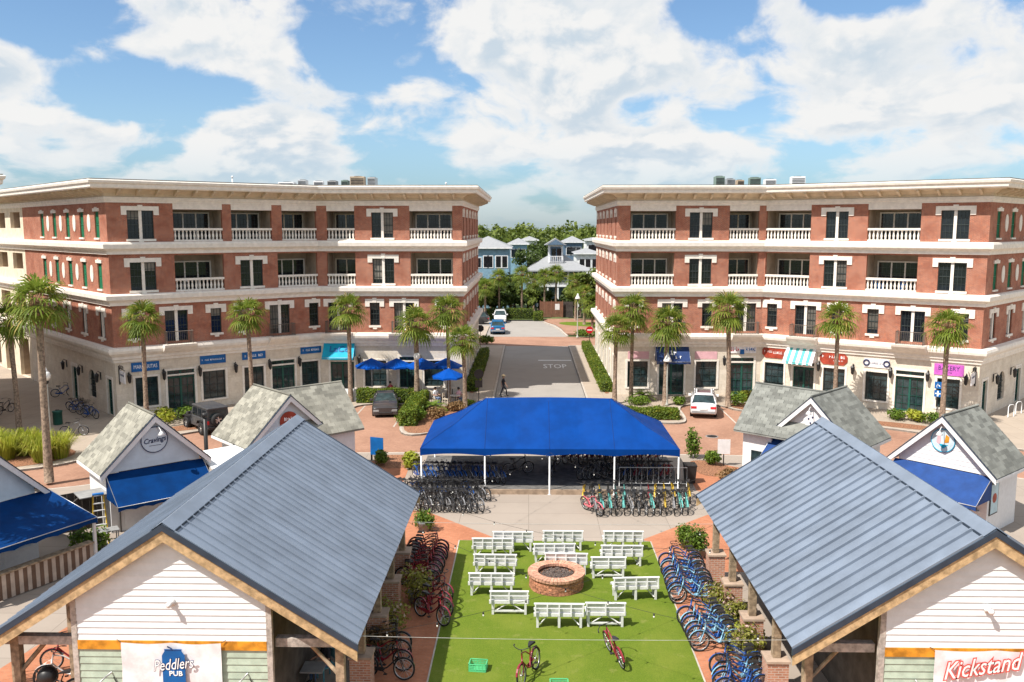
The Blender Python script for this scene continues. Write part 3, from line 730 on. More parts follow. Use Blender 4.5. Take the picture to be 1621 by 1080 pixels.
front(RB, wing2, [['L', 1213, 1284], ['W', 1308, 1343], ['L', 1374, 1458], ['W', 1490, 1535]], [['L', 1211, 1281], ['W', 1304, 1340], ['L', 1371, 1452], ['W', 1485, 1530]],
      [['S', 1222], ['D', 1275], ['S', 1325], ['S', 1382], ['D', 1445], ['S', 1524]], [['w', 1210, 1240], ['d', 1255, 1288], ['w', 1303, 1337], ['w', 1370, 1405], ['d', 1418, 1463], ['w', 1484, 1520]])

# street-side walls
def street_side(B, w, flip):
    xs = [w.L*(k+.5)/6 for k in range(6)]
    for za, zb in ((Z3b, Z4), (Z2b, Z3a), (Z1b, Z2a)):
        ops = [(x-.45, x+.45, za+.35, za+2.2, .16) for x in xs]; brick_floor(B, w, za, zb, ops)
        for x in xs: window(B, w, x-.45, za+.35, .9, 1.85, False)
    ops = [(x-.7, x+.7, .7, 2.9, .18) for x in xs]
    wall_mb(w.L, 0, Z1a, ops).build('stone_wall', STONE, B, w.M)
    for x in xs: shopfront(B, w, x-.7, x+.7, .7, 2.9)
street_side(LB, LWS[4], False); street_side(RB, RWS[0], True)

# outer sides with green shutters, oval plaques and arched shop windows
_ov = MB(); _ov.add([(.34*math.cos(a*math.pi/10), 0, .62*math.sin(a*math.pi/10)) for a in range(20)]+[(.34*math.cos(a*math.pi/10), -.04, .62*math.sin(a*math.pi/10)) for a in range(20)],
     [tuple(range(20, 40))[::-1]]+[(i, (i+1) % 20, 20+(i+1) % 20, 20+i) for i in range(20)])
OVAL = _ov.mesh('oval_plaque', TRIM)
def outer_side(B, w, near_is_end, nw=5):
    sp = 3.35; off = 2.0
    xs = [(w.L-off-k*sp) if near_is_end else (off+k*sp) for k in range(nw)]; xs = [x for x in xs if .8 < x < w.L-.8]
    shutter = cached('shutter', lambda: _shutter())
    for za, zb in ((Z3b, Z4), (Z2b, Z3a)):
        ops = [(x-.45, x+.45, za+.30, za+2.15, .14) for x in xs]; brick_floor(B, w, za, zb, ops)
        for i, x in enumerate(xs):
            s = ob('shutter', shutter, B, w.M @ T(x-.45, .09, za+.30))
            lm = cached('shlint', lambda: (MB().box(-.16, 1.06, -.08, .02, 1.86, 2.08).box(.30, .60, -.10, .02, 2.083, 2.16).box(-.06, .96, -.10, .02, -.12, -.003)).mesh('stone_lintel', TRIM))
            ob('stone_lintel', lm, s, T(0, -.09, 0))
            if i < len(xs)-1: ob('oval_plaque', OVAL, B, w.M @ T((x+xs[i+1])/2, -.005, za+1.35))
    xs2 = [(w.L-2.2-k*3.9) if near_is_end else (2.2+k*3.9) for k in range(4)]; xs2 = [x for x in xs2 if 1 < x < w.L-1]
    ops = [(x-.62, x+.62, 5.6, 7.45, .16) for x in xs2]; brick_floor(B, w, Z1b, Z2a, ops)
    for x in xs2: window(B, w, x-.62, 5.6, 1.24, 1.85, True)
    f = (lambda d: w.L-d) if near_is_end else (lambda d: d)
    ops = []; dr = f(1.3); ar = f(5.2); d2 = f(9.3)
    ops = [(dr-.55, dr+.55, .02, 2.7, .2), (ar-.8, ar+.8, .75, 2.9, .2), (d2-.6, d2+.6, .02, 2.8, .2)]
    wall_mb(w.L, 0, Z1a, ops).build('stone_wall', STONE, B, w.M)
    shopfront(B, w, dr-.55, dr+.55, .02, 2.7, True, green=True, cols=2, rows=5); shopfront(B, w, d2-.6, d2+.6, .02, 2.8, True, green=True, cols=2, rows=5)
    # arched window: stone spandrels fill the corners of the opening
    sp_ = MB(); N_ = 8
    arc = [(-.8*math.cos(math.pi*k/N_), 2.1+.8*math.sin(math.pi*k/N_)) for k in range(N_+1)]
    for k in range(N_):
        a, b = arc[k], arc[k+1]; sp_.quad((a[0], 0, a[1]), (b[0], 0, b[1]), (b[0], 0, 2.9), (a[0], 0, 2.9), 0, ((a[0], a[1]), (b[0], b[1]), (b[0], 2.9), (a[0], 2.9)))
        sp_.quad((a[0], 0, a[1]), (a[0], .2, a[1]), (b[0], .2, b[1]), (b[0], 0, b[1]))
    sp_.build('arch_spandrel', STONE, B, w.M @ T(ar, .001, 0))
    shopfront_arch = MB()
    for k in (-1, 0, 1): shopfront_arch.box(k*.4-.02, k*.4+.02, .12, .17, .75, 2.85)
    for zz in (1.2, 1.65, 2.1): shopfront_arch.box(-.8, .8, .121, .169, zz-.02, zz+.02)
    aw = shopfront_arch.build('arched_window', SASH, B, w.M @ T(ar, 0, 0)); MB().box(-.8, .8, .18, .192, .75, 2.9).build('pane', GLASST, aw)
    for d in (3.1, 7.3, 11.2): lantern(B, w, f(d), 2.5)
def _shutter():
    mb = MB(); mb.box(0, .06, 0, .05, 0, 1.85); mb.box(.84, .90, 0, .05, 0, 1.85); mb.box(.06, .84, 0, .05, 0, .08); mb.box(.06, .84, 0, .05, 1.77, 1.85); mb.box(.06, .84, 0, .05, .9, .98); mb.box(.43, .47, -.004, .05, .08, .9); mb.box(.43, .47, -.004, .05, .98, 1.77)
    for k in range(22):
        z = .11+k*.076
        if .86 < z < 1.0: continue
        mb.add([(.06, .005, z), (.84, .005, z), (.84, .045, z+.065), (.06, .045, z+.065)], ((0, 1, 2, 3),))
    return mb.mesh('shutter', SHUT)
outer_side(LB, LWS[1], True); outer_side(RB, RWS[3], False)
# cream colonnaded ends, mostly out of frame
for B, w in ((LB, LWS[0]), (RB, RWS[4])):
    for za, zb, nn in ((Z3b, Z4, 4), (Z2b, Z3a, 4), (Z1b, Z2a, 4), (0, Z1a, 4)):
        ops = [(w.L*(k+.18)/nn, w.L*(k+.82)/nn, za+(1.0 if za else .02), zb-.35, .3) for k in range(nn)]
        wall_mb(w.L, za, zb, ops).build('stucco_wall', CREAMB, B, w.M)
        lw = Wall((0, 0), (1, 0)); lw.M = w.M @ T(0, .3, 0)
        for o in ops: loggia(B, lw, o[0], o[1], o[2], o[3], 1.8, rail=False)

# lanterns along the shops
for B, w, us in ((LB, wing, (203, 258, 315, 372, 426, 473)), (LB, flat, (570, 666)), (RB, wing2, (1297, 1351, 1411, 1470, 1531)), (RB, flat2, (1145,))):
    for u in us: lantern(B, w, w.s_(u, 590), 2.75)
# awnings
a = flat.s_(514, 560); awning(LB, flat, a, flat.s_(563, 560), 4.35, 1.25, 1.1, TEAL, .12, scallop=False)
a = flat2.s_(1037, 560); awning(RB, flat2, a, flat2.s_(1090, 560), 4.0, 1.15, 1.05, AWNN, .2)
a = wing2.s_(1246, 560); awning(RB, wing2, a, wing2.s_(1293, 560), 4.2, 1.1, 1.05, TEXTW, .18, stripes=9, m2=TEALS)
for u0, u1 in ((994, 1027), (1100, 1135)):
    MB().box(flat2.s_(u0, 570), flat2.s_(u1, 570), -.03, .01, 2.95, 3.55).build('pink_panel', PINK, RB, flat2.M)
# ------------------------------------------------------------------ shop signs
def bars(mb, x0, x1, z0, z1, mi=1, n=12, y=-.001, seed=1):
    """lettering too small to read in the photograph: a row of letter-sized marks"""
    r = random.Random(seed); p = (x1-x0)/n
    for k in range(n):
        if r.random() < .1: continue
        a = x0+k*p; h = (z1-z0)*(.75+.25*r.random())
        if r.random() < .5: mb.box(a+p*.1, a+p*.35, y-.004, y, z0, z0+h, mi); mb.box(a+p*.35, a+p*.8, y-.004, y, z0+h*.8*r.random(), z0+h*.2+h*.8*r.random(), mi)
        else: mb.box(a+p*.1, a+p*.8, y-.004, y, z0, z0+h*.25, mi); mb.box(a+p*.3, a+p*.55, y-.004, y, z0, z0+h, mi)
def sign(label, Wl, u0, u1, v0, v1, board, letter, draw, out=.06, shape=None):
    uc, vc = (u0+u1)/2, (v0+v1)/2
    a, b = Wl.s_(u0, vc), Wl.s_(u1, vc); z1, z0 = Wl.z_(uc, v0), Wl.z_(uc, v1); w, h = b-a, z1-z0
    t = thing('shop_sign', label, 'sign'); t.matrix_world = Wl.M @ T(a, 0, z0)
    mb = MB()
    if shape == 'oct': mb.prism([(h*.3, 0), (w-h*.3, 0), (w, h*.3), (w, h*.7), (w-h*.3, h), (h*.3, h), (0, h*.7), (0, h*.3)], .004, out, 0, Matrix(((1, 0, 0, 0), (0, 0, -1, 0), (0, 1, 0, 0), (0, 0, 0, 1))))
    else: mb.box(0, w, -out, -.004, 0, h)
    mb.build('board', board, t)
    lt = MB(); draw(lt, w, h, -out-.001); 
    if lt.f: lt.build('lettering', letter, t)
    return t
def txt(s, hfrac=.5, wfrac=.85, shear=0, cy=.5, off=.0):
    def f(mb, w, h, y): text_mb(mb, s, h*hfrac, Matrix(((1, 0, 0, w/2), (0, 0, -1, y-.003), (0, 1, 0, h*cy), (0, 0, 0, 1))), 0, shear, off, .003, width=w*wfrac)
    return f
def barsf(rows):
    def f(mb, w, h, y):
        for i, (x0, x1, z0, z1, n) in enumerate(rows): bars(mb, w*x0, w*x1, h*z0, h*z1, 0, n, y, i+3)
    return f
sign('blue shop sign reading MARGARITAS on the shaded left wing', wing, 207.5, 252, 573, 587.5, SIGNB, TEXTW, txt('MARGARITAS', .42, .84))
sign('long blue sign with one thin line of tiny letters above the second shop window', wing, 316.5, 357, 562, 575.5, SIGNB, TEXTW, barsf([(.06, .94, .40, .60, 22)]))
sign('blue shop sign partly hidden behind a palm trunk', wing, 383, 420, 556, 568.5, SIGNB, TEXTW, barsf([(.10, .90, .30, .65, 11)]))
sign('blue shop sign beside the teal awning', wing, 475.5, 508, 547.5, 559.5, SIGNB, TEXTW, barsf([(.1, .9, .35, .65, 16)]))
WHITEB = mat('sign_white', (.80, .78, .80), .5)
PIZ = [RED, SIGNB]
def pizza(mb, w, h, y):
    bars(mb, w*.03, w*.36, h*.25, h*.85, 0, 5, y, 5); bars(mb, w*.60, w*.98, h*.25, h*.85, 1, 6, y, 8)
    mb.box(w*.39, w*.55, y-.01, y, -h*.15, h*.5, 1)
sign('white banner with red and blue letters above the green shop door', flat2, 1155, 1197, 547, 559, WHITEB, PIZ, pizza)
sign('rust-red board sign with clipped corners and white lettering left of the striped awning', wing2, 1207, 1246, 548.5, 567, SIGNR, TEXTW, barsf([(.08, .42, .45, .65, 7), (.45, .93, .38, .62, 9)]), shape='oct')
sign('dark red board sign with clipped corners behind a palm trunk', wing2, 1298, 1342, 558.5, 577.5, SIGNR, TEXTW, barsf([(.08, .92, .55, .78, 10), (.5, .85, .30, .42, 10)]), shape='oct')
def rings(mb, w, h, y):
    for cx in (w*.1, w*.9): mb.tube([(cx+h*.3*math.cos(k*math.pi/8), y-.01, h*.5+h*.3*math.sin(k*math.pi/8)) for k in range(16)], h*.09, 5, closed=True)
    bars(mb, w*.26, w*.8, h*.38, h*.62, 0, 12, y, 4)
sign('white sign with a dark ring at each end above a shop window', wing2, 1368, 1408, 568, 582, WHITEB, TEXTD, rings)
def bak(mb, w, h, y): txt('BAKERY', .42, .72, cy=.62)(mb, w, h, y); bars(mb, w*.38, w*.62, h*.18, h*.32, 0, 6, y, 3)
sign('purple banner reading BAKERY above the right-hand shop window', wing2, 1479, 1526, 577, 594.5, SIGNP, TEXTD, bak)
# hanging bracket signs at the outer corners
def hanging(label, Wl, s, z):
    t = thing('hanging_sign', label, 'sign'); t.matrix_world = Wl.M @ T(s, 0, z)
    mb = MB(); mb.box(-.05, .05, -.05, 0, -.6, .75); mb.tube([(0, -.03, .6), (0, -1.7, .6)], .03, 5); mb.tube([(0, -.03, .1)]+[(0, -.2-.5*k/5, .1+.45*math.sin(k/5*1.5)) for k in range(6)], .022, 5)
    for k in range(3): mb.tube([(0, -.35-.4*k+.13*math.cos(q*math.pi/5), .73+.13*math.sin(q*math.pi/5)) for q in range(10)], .016, 4, closed=True)
    mb.build('bracket', IRON, t)
    b = MB(); b.box(-.03, .03, -1.65, -.25, -.35, .45); b.build('board', WHITEB, t)
    l = MB()
    for sx in (-.032, .032): 
        for k in range(7): l.box(min(sx, sx*1.1), max(sx, sx*1.1), -1.5+k*.15, -1.4+k*.15, .12, .26)
    l.build('lettering', TEXTD, t)
hanging('small white sign on a scrolled iron bracket at the left building corner', wing, .25, 3.0)
hanging('white sign on a scrolled iron bracket at the right building corner', wing2, wing2.L-.25, 3.0)
# lettering on awnings
mb = MB(); Mx = flat.M @ T(flat.s_(540, 560), -.62, 3.75, rx=R(-41)); Mx = Mx @ Matrix(((1, 0, 0, 0), (0, 0, -1, 0), (0, 1, 0, 0), (0, 0, 0, 1)))
aw = [c for c in LB.children if c.name.startswith('awning')][0]
text_mb(mb, 'LaCo', .55, aw.matrix_local.inverted() @ Mx, depth=.003, off=.02); mb.build('lettering', SIGNB, aw)
aw = [c for c in RB.children if c.name.startswith('awning')][0]; mb = MB()
Mx = flat2.M @ T(flat2.s_(1066, 565), -.82, 3.18, rx=R(-42)); bars(mb, -.75, .75, -.1, .16, 0, 8, -.01); bars(mb, -.35, .45, .25, .65, 0, 3, -.01)
mb.build('lettering', TEXTW, aw, aw.matrix_local.inverted() @ Mx)

# ------------------------------------------------------------------ rooftop units
def ac_unit(u, v0, w, h, dep, y, kind, label):
    p = atY(u, v0, y); t = thing('rooftop_unit', label, 'air conditioner', (p.x, y, Z4+1.51), R(random.uniform(-8, 8)), 'air conditioners on the flat roofs')
    w *= .85; h *= .72
    m = (GREY, WHITE, STEEL, mat('unit_tan%d' % int(u), (.40, .31, .22), .7), mat('unit_green%d' % int(u), (.16, .22, .19), .6))[kind]
    mb = MB(); mb.bbox(-w/2, w/2, -dep/2, dep/2, .06, h, .02); mb.build('case', m, t)
    b = MB(); b.box(-w/2, w/2, -dep/2, -dep/2+.1, 0, .058); b.box(-w/2, w/2, dep/2-.1, dep/2, 0, .058); b.build('skid', GREY, t)
    l = MB()
    for k in range(7): l.box(-w*.44, w*.44, -dep/2-.02, -dep/2+.002, h*(.15+.11*k), h*(.20+.11*k))
    l.build('louvre', IRON, t)
    f = MB(); r = min(w, dep)*.38
    for rr in (r, r*.66, r*.33): f.tube([(rr*math.cos(q*math.pi/8), rr*math.sin(q*math.pi/8), h+.03) for q in range(16)], .015, 4, closed=True)
    f.build('fan_guard', IRON, t)
    return t
for i, (u, w, h, k) in enumerate(((455, 1.6, .9, 1), (480, .85, 1.25, 2), (505, 1.0, 1.2, 1), (527, .9, 1.05, 0), (547, .7, 1.2, 4), (567, 1.5, 1.75, 3), (590, .8, 1.45, 2))):
    ac_unit(u, 297, w, h, .9, 76+(i % 3)*1.2, k, ['low white', 'slim steel', 'white', 'small grey', 'narrow dark green', 'tall tan', 'steel end'][i]+' air conditioner on the left building roof')
for i, (u, w, h, k) in enumerate(((1138, .9, 1.45, 4), (1155, .85, 1.25, 2), (1170, .7, 1.2, 3), (1194, 1.1, 1.3, 4), (1218, 1.1, 1.2, 1), (1262, 1.4, 1.6, 1))):
    ac_unit(u, 297, w, h, .9, 75+(i % 3)*1.2, k, ['tall dark green', 'steel', 'brown', 'wide dark green', 'white', 'large white right-hand'][i]+' air conditioner on the right building roof')
for u, y in ((368, 70), (706, 80)):
    p = atY(u, 290, y); t = thing('roof_vent', 'thin vent pipe on the left building roof '+('near its middle' if u < 500 else 'near the street'), 'vent pipe', (p.x, y, Z4+1.5))
    mb = MB(); mb.lathe([(.12, 0), (.12, .02), (.05, .03), (.05, .7)], 8); mb.build('pipe', WHITE, t); mb = MB(); mb.lathe([(.09, .7), (.10, .8), (.02, .88)], 8); mb.build('cap', WHITE, t)

# ------------------------------------------------------------------ the two open pavilions
PY0, PY1, PZR, PZE, PHW = 20.6, 33.2, 6.12, 3.04, 4.76
def boxuv(mb, x0, x1, y0, y1, z0, z1, mi=0):
    for (a, b, c, d), (p, q) in ((((x0, y0), (x1, y0), 0, 0), (x0, x1)), (((x1, y0), (x1, y1), 0, 0), (y0, y1)), (((x1, y1), (x0, y1), 0, 0), (x0, x1)), (((x0, y1), (x0, y0), 0, 0), (y0, y1))):
        mb.quad((*a, z0), (*b, z0), (*b, z1), (*a, z1), mi, ((p, z0), (q, z0), (q, z1), (p, z1)))
    mb.quad((x0, y0, z1), (x1, y0, z1), (x1, y1, z1), (x0, y1, z1), mi, ((x0, y0), (x1, y0), (x1, y1), (x0, y1)))
PIERB = brick_mat('pier_brick', (.52, .25, .16), (.38, .16, .10), (.55, .47, .40), .21, .075, .012, var=.5)
CAPM = mat('pier_cap', (.40, .30, .23), .9, var=.15); DARKIN = mat('room_gloom_paint', (.10, .085, .072), .85, var=.2)  # room walls coloured dark: the shade of the open interior is painted in
def pavilion(xr, side, label, n=32, rib=.018, ribh=.062):
    """gable-roofed timber pavilion; ridge runs along y at local x = 0; side = +1 when the lawn lies to +x"""
    P = thing('pavilion', label, 'pavilion', (xr, 0, 0))
    sl = math.hypot(PHW, PZR-PZE); ang = math.atan2(PZR-PZE, PHW); pw = (PY1-PY0)/n
    pm = MB(); pm.box(0, sl, 0, pw-.003, 0, .02); pm.box(.33, sl, -rib, rib, .0201, ribh)
    pmesh = pm.mesh('roof_panel', METALROOF)
    for s in (1, -1):
        for k in range(n):
            if s > 0: M = Matrix.Translation((0, PY0+k*pw, PZR)) @ Matrix.Rotation(ang, 4, 'Y')
            else: M = Matrix.Translation((0, PY0+k*pw, PZR)) @ Matrix.Diagonal((-1, 1, 1, 1)) @ Matrix.Rotation(ang, 4, 'Y')
            ob('roof_panel', pmesh, P, M)
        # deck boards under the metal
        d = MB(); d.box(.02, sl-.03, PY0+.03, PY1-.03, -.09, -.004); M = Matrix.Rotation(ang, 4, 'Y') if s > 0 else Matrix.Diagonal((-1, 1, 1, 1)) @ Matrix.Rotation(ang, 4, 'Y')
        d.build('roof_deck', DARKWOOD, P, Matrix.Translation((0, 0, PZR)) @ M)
        for y in (PY0, PY1):
            q = -1 if y == PY0 else 1; m_ = (PZR-PZE)/PHW
            def raked(za, zb, ya, yb, x1):
                v_ = [(0, PZR+za), (s*x1, PZR+za-m_*x1), (s*x1, PZR+zb-m_*x1), (0, PZR+zb)]; b_ = MB()
                b_.add([(x, ya, z) for x, z in v_]+[(x, yb, z) for x, z in v_], ((0, 1, 2, 3), (7, 6, 5, 4), (0, 4, 5, 1), (1, 5, 6, 2), (2, 6, 7, 3))); return b_
            raked(-.42, -.13, y+q*.02, y-q*.05, PHW).build('rake_board', TIMBER, P); raked(-.125, .045, y+q*.05, y-q*.03, PHW+.03).build('rake_trim', DARKMET, P)
        e = MB(); e.box(sl-.06, sl-.005, PY0+.07, PY1-.07, -.26, -.095); e.build('eave_board', WOOD, P, Matrix.Translation((0, 0, PZR)) @ M)
        # rafters showing under the roof
        for k in range(10):
            y = PY0+.7+k*(PY1-PY0-1.4)/9; r = MB(); r.box(.1, sl-.1, y-.05, y+.05, -.28, -.094); r.build('rafter', WOOD, P, Matrix.Translation((0, 0, PZR)) @ M)
    c = MB(); w = .30
    c.add([(-w, PY0-.02, PZR-w*.647+.07), (0, PY0-.02, PZR+.09), (w, PY0-.02, PZR-w*.647+.07), (-w, PY1+.02, PZR-w*.647+.07), (0, PY1+.02, PZR+.09), (w, PY1+.02, PZR-w*.647+.07)], ((0, 1, 4, 3), (1, 2, 5, 4)))
    c.add([(-w, PY0-.02, PZR-w*.647+.068), (0, PY0-.02, PZR+.05), (w, PY0-.02, PZR-w*.647+.068), (-w, PY1+.02, PZR-w*.647+.068), (0, PY1+.02, PZR+.05), (w, PY1+.02, PZR-w*.647+.068)], ((3, 4, 1, 0), (4, 5, 2, 1)))
    c.build('ridge_cap', METALROOF, P)
    cl = MB()
    for k in range(n):
        for s in (1, -1): cl.box(min(s*.27, s*.31), max(s*.27, s*.31), PY0+k*pw+.06, PY0+(k+1)*pw-.05, PZR-.20, PZR-.115)
    cl = cl.build('ridge_closure', DARKMET, P); cl['kind'] = 'stuff'
    # gable wall with white boards, cedar band and sage boards below
    gy = PY0+.24; hw = 2.42; zb = 3.02; bh = .17
    top = lambda x: PZR-.36-abs(x)*(PZR-PZE)/PHW
    z = zb+.0; k = 0
    while z < top(0)-.02:
        z1 = min(z+bh, top(0)-.005)
        x0 = min(hw, max(.02, (PZR-.36-z)*PHW/(PZR-PZE))); x1 = min(hw, max(.01, (PZR-.36-z1)*PHW/(PZR-PZE)))
        b = MB(); b.add([(-x0, gy-.03, z), (x0, gy-.03, z), (x1, gy-.008, z1), (-x1, gy-.008, z1), (-x0, gy+.02, z), (x0, gy+.02, z), (x1, gy+.02, z1), (-x1, gy+.02, z1)],
                        ((0, 1, 2, 3), (4, 7, 6, 5), (0, 4, 5, 1), (1, 5, 6, 2), (2, 6, 7, 3), (3, 7, 4, 0)))
        b.build('siding_board', SIDING, P); z += bh; k += 1
    for k in range(2): MB().box(-hw+k*hw*1.05+.002, (-hw+hw*1.05-.004) if k == 0 else hw, gy-.05, gy+.02, zb-.24, zb-.004).build('cedar_board', ORANGE, P)
    for k in range(15):
        z0 = zb-.25-(k+1)*.19
        if z0 < 0: break
        b = MB(); b.add([(-hw, gy-.028, z0), (hw, gy-.028, z0), (hw, gy-.006, z0+.19), (-hw, gy-.006, z0+.19), (-hw, gy+.02, z0), (hw, gy+.02, z0), (hw, gy+.02, z0+.19), (-hw, gy+.02, z0+.19)],
                        ((0, 1, 2, 3), (4, 7, 6, 5), (0, 4, 5, 1), (1, 5, 6, 2), (2, 6, 7, 3), (3, 7, 4, 0)))
        b.build('sage_board', GREENSID, P)
    # core room
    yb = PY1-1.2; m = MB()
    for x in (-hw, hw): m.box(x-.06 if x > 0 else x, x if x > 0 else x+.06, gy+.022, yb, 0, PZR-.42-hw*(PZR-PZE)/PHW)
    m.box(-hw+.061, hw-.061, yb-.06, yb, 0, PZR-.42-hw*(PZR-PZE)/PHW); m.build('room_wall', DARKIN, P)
    fg = MB(); fg.add([(-hw, yb-.03, 4.15), (hw, yb-.03, 4.15), (0, yb-.03, top(0))], ((2, 1, 0),)); fg.build('rear_gable', SIDING, P)
    for x in (-hw-.07, hw+.07):
        MB().box(x-.07, x+.07, gy-.04, gy+.10, 0, top(abs(x))+.05).build('corner_post', GREYWOOD, P)
    # outer posts and beams, brick piers on the lawn side
    xo = PHW-.55
    for s in (1, -1):
        for k in range(5):
            y = PY0+.55+k*2.72
            pm = MB(); z0 = 1.2 if (s == side and k > 0) else 0
            pm.box(s*xo-.11, s*xo+.11, y-.11, y+.11, z0, PZE+.02); pm.build('post', WOOD, P)
            if s == side and k > 0:
                pb = MB(); boxuv(pb, s*xo-.30, s*xo+.30, y-.30, y+.30, 0, 1.12); pr = pb.build('brick_pier', PIERB, P)
                MB().box(s*xo-.34, s*xo+.34, y-.34, y+.34, 1.121, 1.19).build('pier_cap', CAPM, pr)
        MB().box(s*xo-.09, s*xo+.09, PY0+.25, PY1-.25, PZE+.03, PZE+.20).build('eave_beam', WOOD, P)
        for y in (PY0+.55, PY0+.55+4*2.72):
            b = MB(); a, c = s*(hw+.15), s*(xo+.25); b.box(min(a, c), max(a, c), y-.10, y+.12, 2.76, 2.99); b.build('tie_beam', GREYWOOD, P)
        k = MB(); k.tube([(s*(xo-.08), PY0+.55, 2.0), (s*(xo-.75), PY0+.55, 2.77)], .06, 4); k.build('knee_brace', WOOD, P)
    MB().box(-PHW+.6, PHW-.6, PY0+.3, PY1-.3, .005, .05).build('floor_slab', CONC, P)
    # gooseneck lamps
    for x in (-1.85, 1.65):
        g = MB(); g.tube([(x+.25, gy-.03, 2.15), (x+.22, gy-.30, 2.16), (x+.1, gy-.42, 2.05), (x, gy-.45, 1.9)], .022, 6)
        L = g.build('gooseneck_arm', STEEL, P); g = MB(); g.lathe([(.02, .10), (.07, .09), (.20, -.05), (.24, -.12), (.235, -.13), (.18, -.06)], 14, (x, gy-.45, 1.85), caps=False); g.build('lamp_shade', WHITE, L)
        g = MB(); g.tube([(x+.3, gy-.04, 2.02), (x+.38, gy-.04, 1.85), (x+.62, gy-.04, 1.78)], .012, 4); g.build('cable', IRON, L)
    g = MB(); g.lathe([(.10, 0), (.10, .05), (.05, .06), (.05, .12), (.08, .2), (.02, .25)], 8, M=Matrix.Translation((.05, gy-.03, 4.05)) @ Matrix.Rotation(R(90), 4, 'X')); g.build('spotlight', WHITE, P)
    return P
PL = pavilion(-9.05, 1, 'open pavilion with blue-grey metal roof left of the lawn')
PR = pavilion(11.33, -1, 'open pavilion with blue-grey metal roof right of the lawn', 24, .024, .095)

# banners hung on the gables
def cloth(name, w, h, m, amp=.05, nx=24, nz=14, seed=3):
    r = random.Random(seed); ph = [r.uniform(0, 6) for _ in range(6)]; vs = []; fs = []
    for j in range(nz+1):
        for i in range(nx+1):
            a, b = i/nx, j/nz; fold = amp*(math.sin(a*9+b*5+ph[0])*.35+math.sin(a*15-b*7+ph[1])*.25+.55*math.sin((a-b)*8+ph[2]))*(.25+b)
            sag = .06*math.sin(math.pi*((a*2) % 1))*(1-b)*.6
            vs.append((w*(a-.5), -.03-abs(fold), -h*b-sag)); 
    for j in range(nz):
        for i in range(nx): k = j*(nx+1)+i; fs.append((k, k+nx+1, k+nx+2, k+1))
    mb = MB(); mb.add(vs, fs, smooth=True); return mb
def banner(x, y, z, w, h, label):
    t = thing('banner', label, 'banner', (x, y, z)); cloth('banner', w, h, WHITEB).build('cloth', WHITEB, t)
    for s in (-1, 1): MB().tube([(s*w/2, -.02, 0), (s*(w/2+.12), 0, .06)], .008, 4).build('tie', IRON, t)
    return t
gy = PY0+.24
t = banner(-9.05-.0, gy-.07, 3.00, 2.55, 1.9, 'white fabric banner with a blue drink can and Peddlers PUB lettering')
c = MB(); c.prism([(-.25, -1.75), (.25, -1.75), (.29, -1.68), (.29, -.30), (.22, -.19), (.22, -.13), (-.22, -.13), (-.22, -.19), (-.29, -.30), (-.29, -1.68)], .11, .118, 0, Matrix(((1, 0, 0, .08), (0, 0, -1, 0), (0, 1, 0, 0), (0, 0, 0, 1))))
c.build('printed_can', SIGNB, t)
MB().box(.08-.19, .08+.20, -.1215, -.1185, -.17, -.155).build('can_rim', AWNN, t); MB().tube([(.08-.02, -.12, -.12), (-.06, -.12, -.06)], .02, 4).build('can_tab', AWNN, t)
Ml = Matrix(((1, 0, 0, 0), (0, 0, -1, -.124), (0, 1, 0, 0), (0, 0, 0, 1)))
l = MB(); text_mb(l, 'Peddlers', .30, Matrix.Translation((.06, -.124, -.54)) @ Matrix.Rotation(R(-6), 4, 'Y') @ Matrix(((1, 0, 0, 0), (0, 0, -1, 0), (0, 1, 0, 0), (0, 0, 0, 1))), shear=.35, off=.045, width=1.06); l.build('lettering_shadow', AWNN, t)
l = MB(); text_mb(l, 'Peddlers', .30, Matrix.Translation((.06, -.131, -.54)) @ Matrix.Rotation(R(-6), 4, 'Y') @ Matrix(((1, 0, 0, 0), (0, 0, -1, 0), (0, 1, 0, 0), (0, 0, 0, 1))), shear=.35, off=.0, width=1.03); text_mb(l, 'PUB', .13, Matrix.Translation((.13, -.128, -.78)) @ Matrix(((1, 0, 0, 0), (0, 0, -1, 0), (0, 1, 0, 0), (0, 0, 0, 1))), off=.03, width=.34)
l.build('lettering', TEXTW, t)
t = banner(11.62, gy-.07, 3.00, 3.0, 1.9, 'white fabric banner with red Kickstand script lettering')
CORAL = mat('coral_print', (.68, .10, .085), .6)
for d, off, m, w in ((.124, .075, CORAL, 2.06), (.131, .0, TEXTW, 1.97)):
    l = MB(); text_mb(l, 'Kickstand', .46, Matrix.Translation((-.40, -d, -.40)) @ Matrix.Rotation(R(-9), 4, 'Y') @ Matrix(((1, 0, 0, 0), (0, 0, -1, 0), (0, 1, 0, 0), (0, 0, 0, 1))), shear=.45, off=off, width=w); l.build('lettering' if off == 0 else 'lettering_outline', m, t)
# flood lamp ball under the left porch
t = thing('globe_lamp', 'black ball lamp on a short post under the left pavilion roof', 'lamp', (-12.55, 21.2, .05)); mb = MB(); mb.lathe([(.12, 0), (.12, .04), (.05, .06), (.05, 1.55)], 8); mb.build('pole', WOOD, t); mb = MB(); mb.sphere((0, 0, 1.78), .25, 16); mb.build('ball', IRON, t)
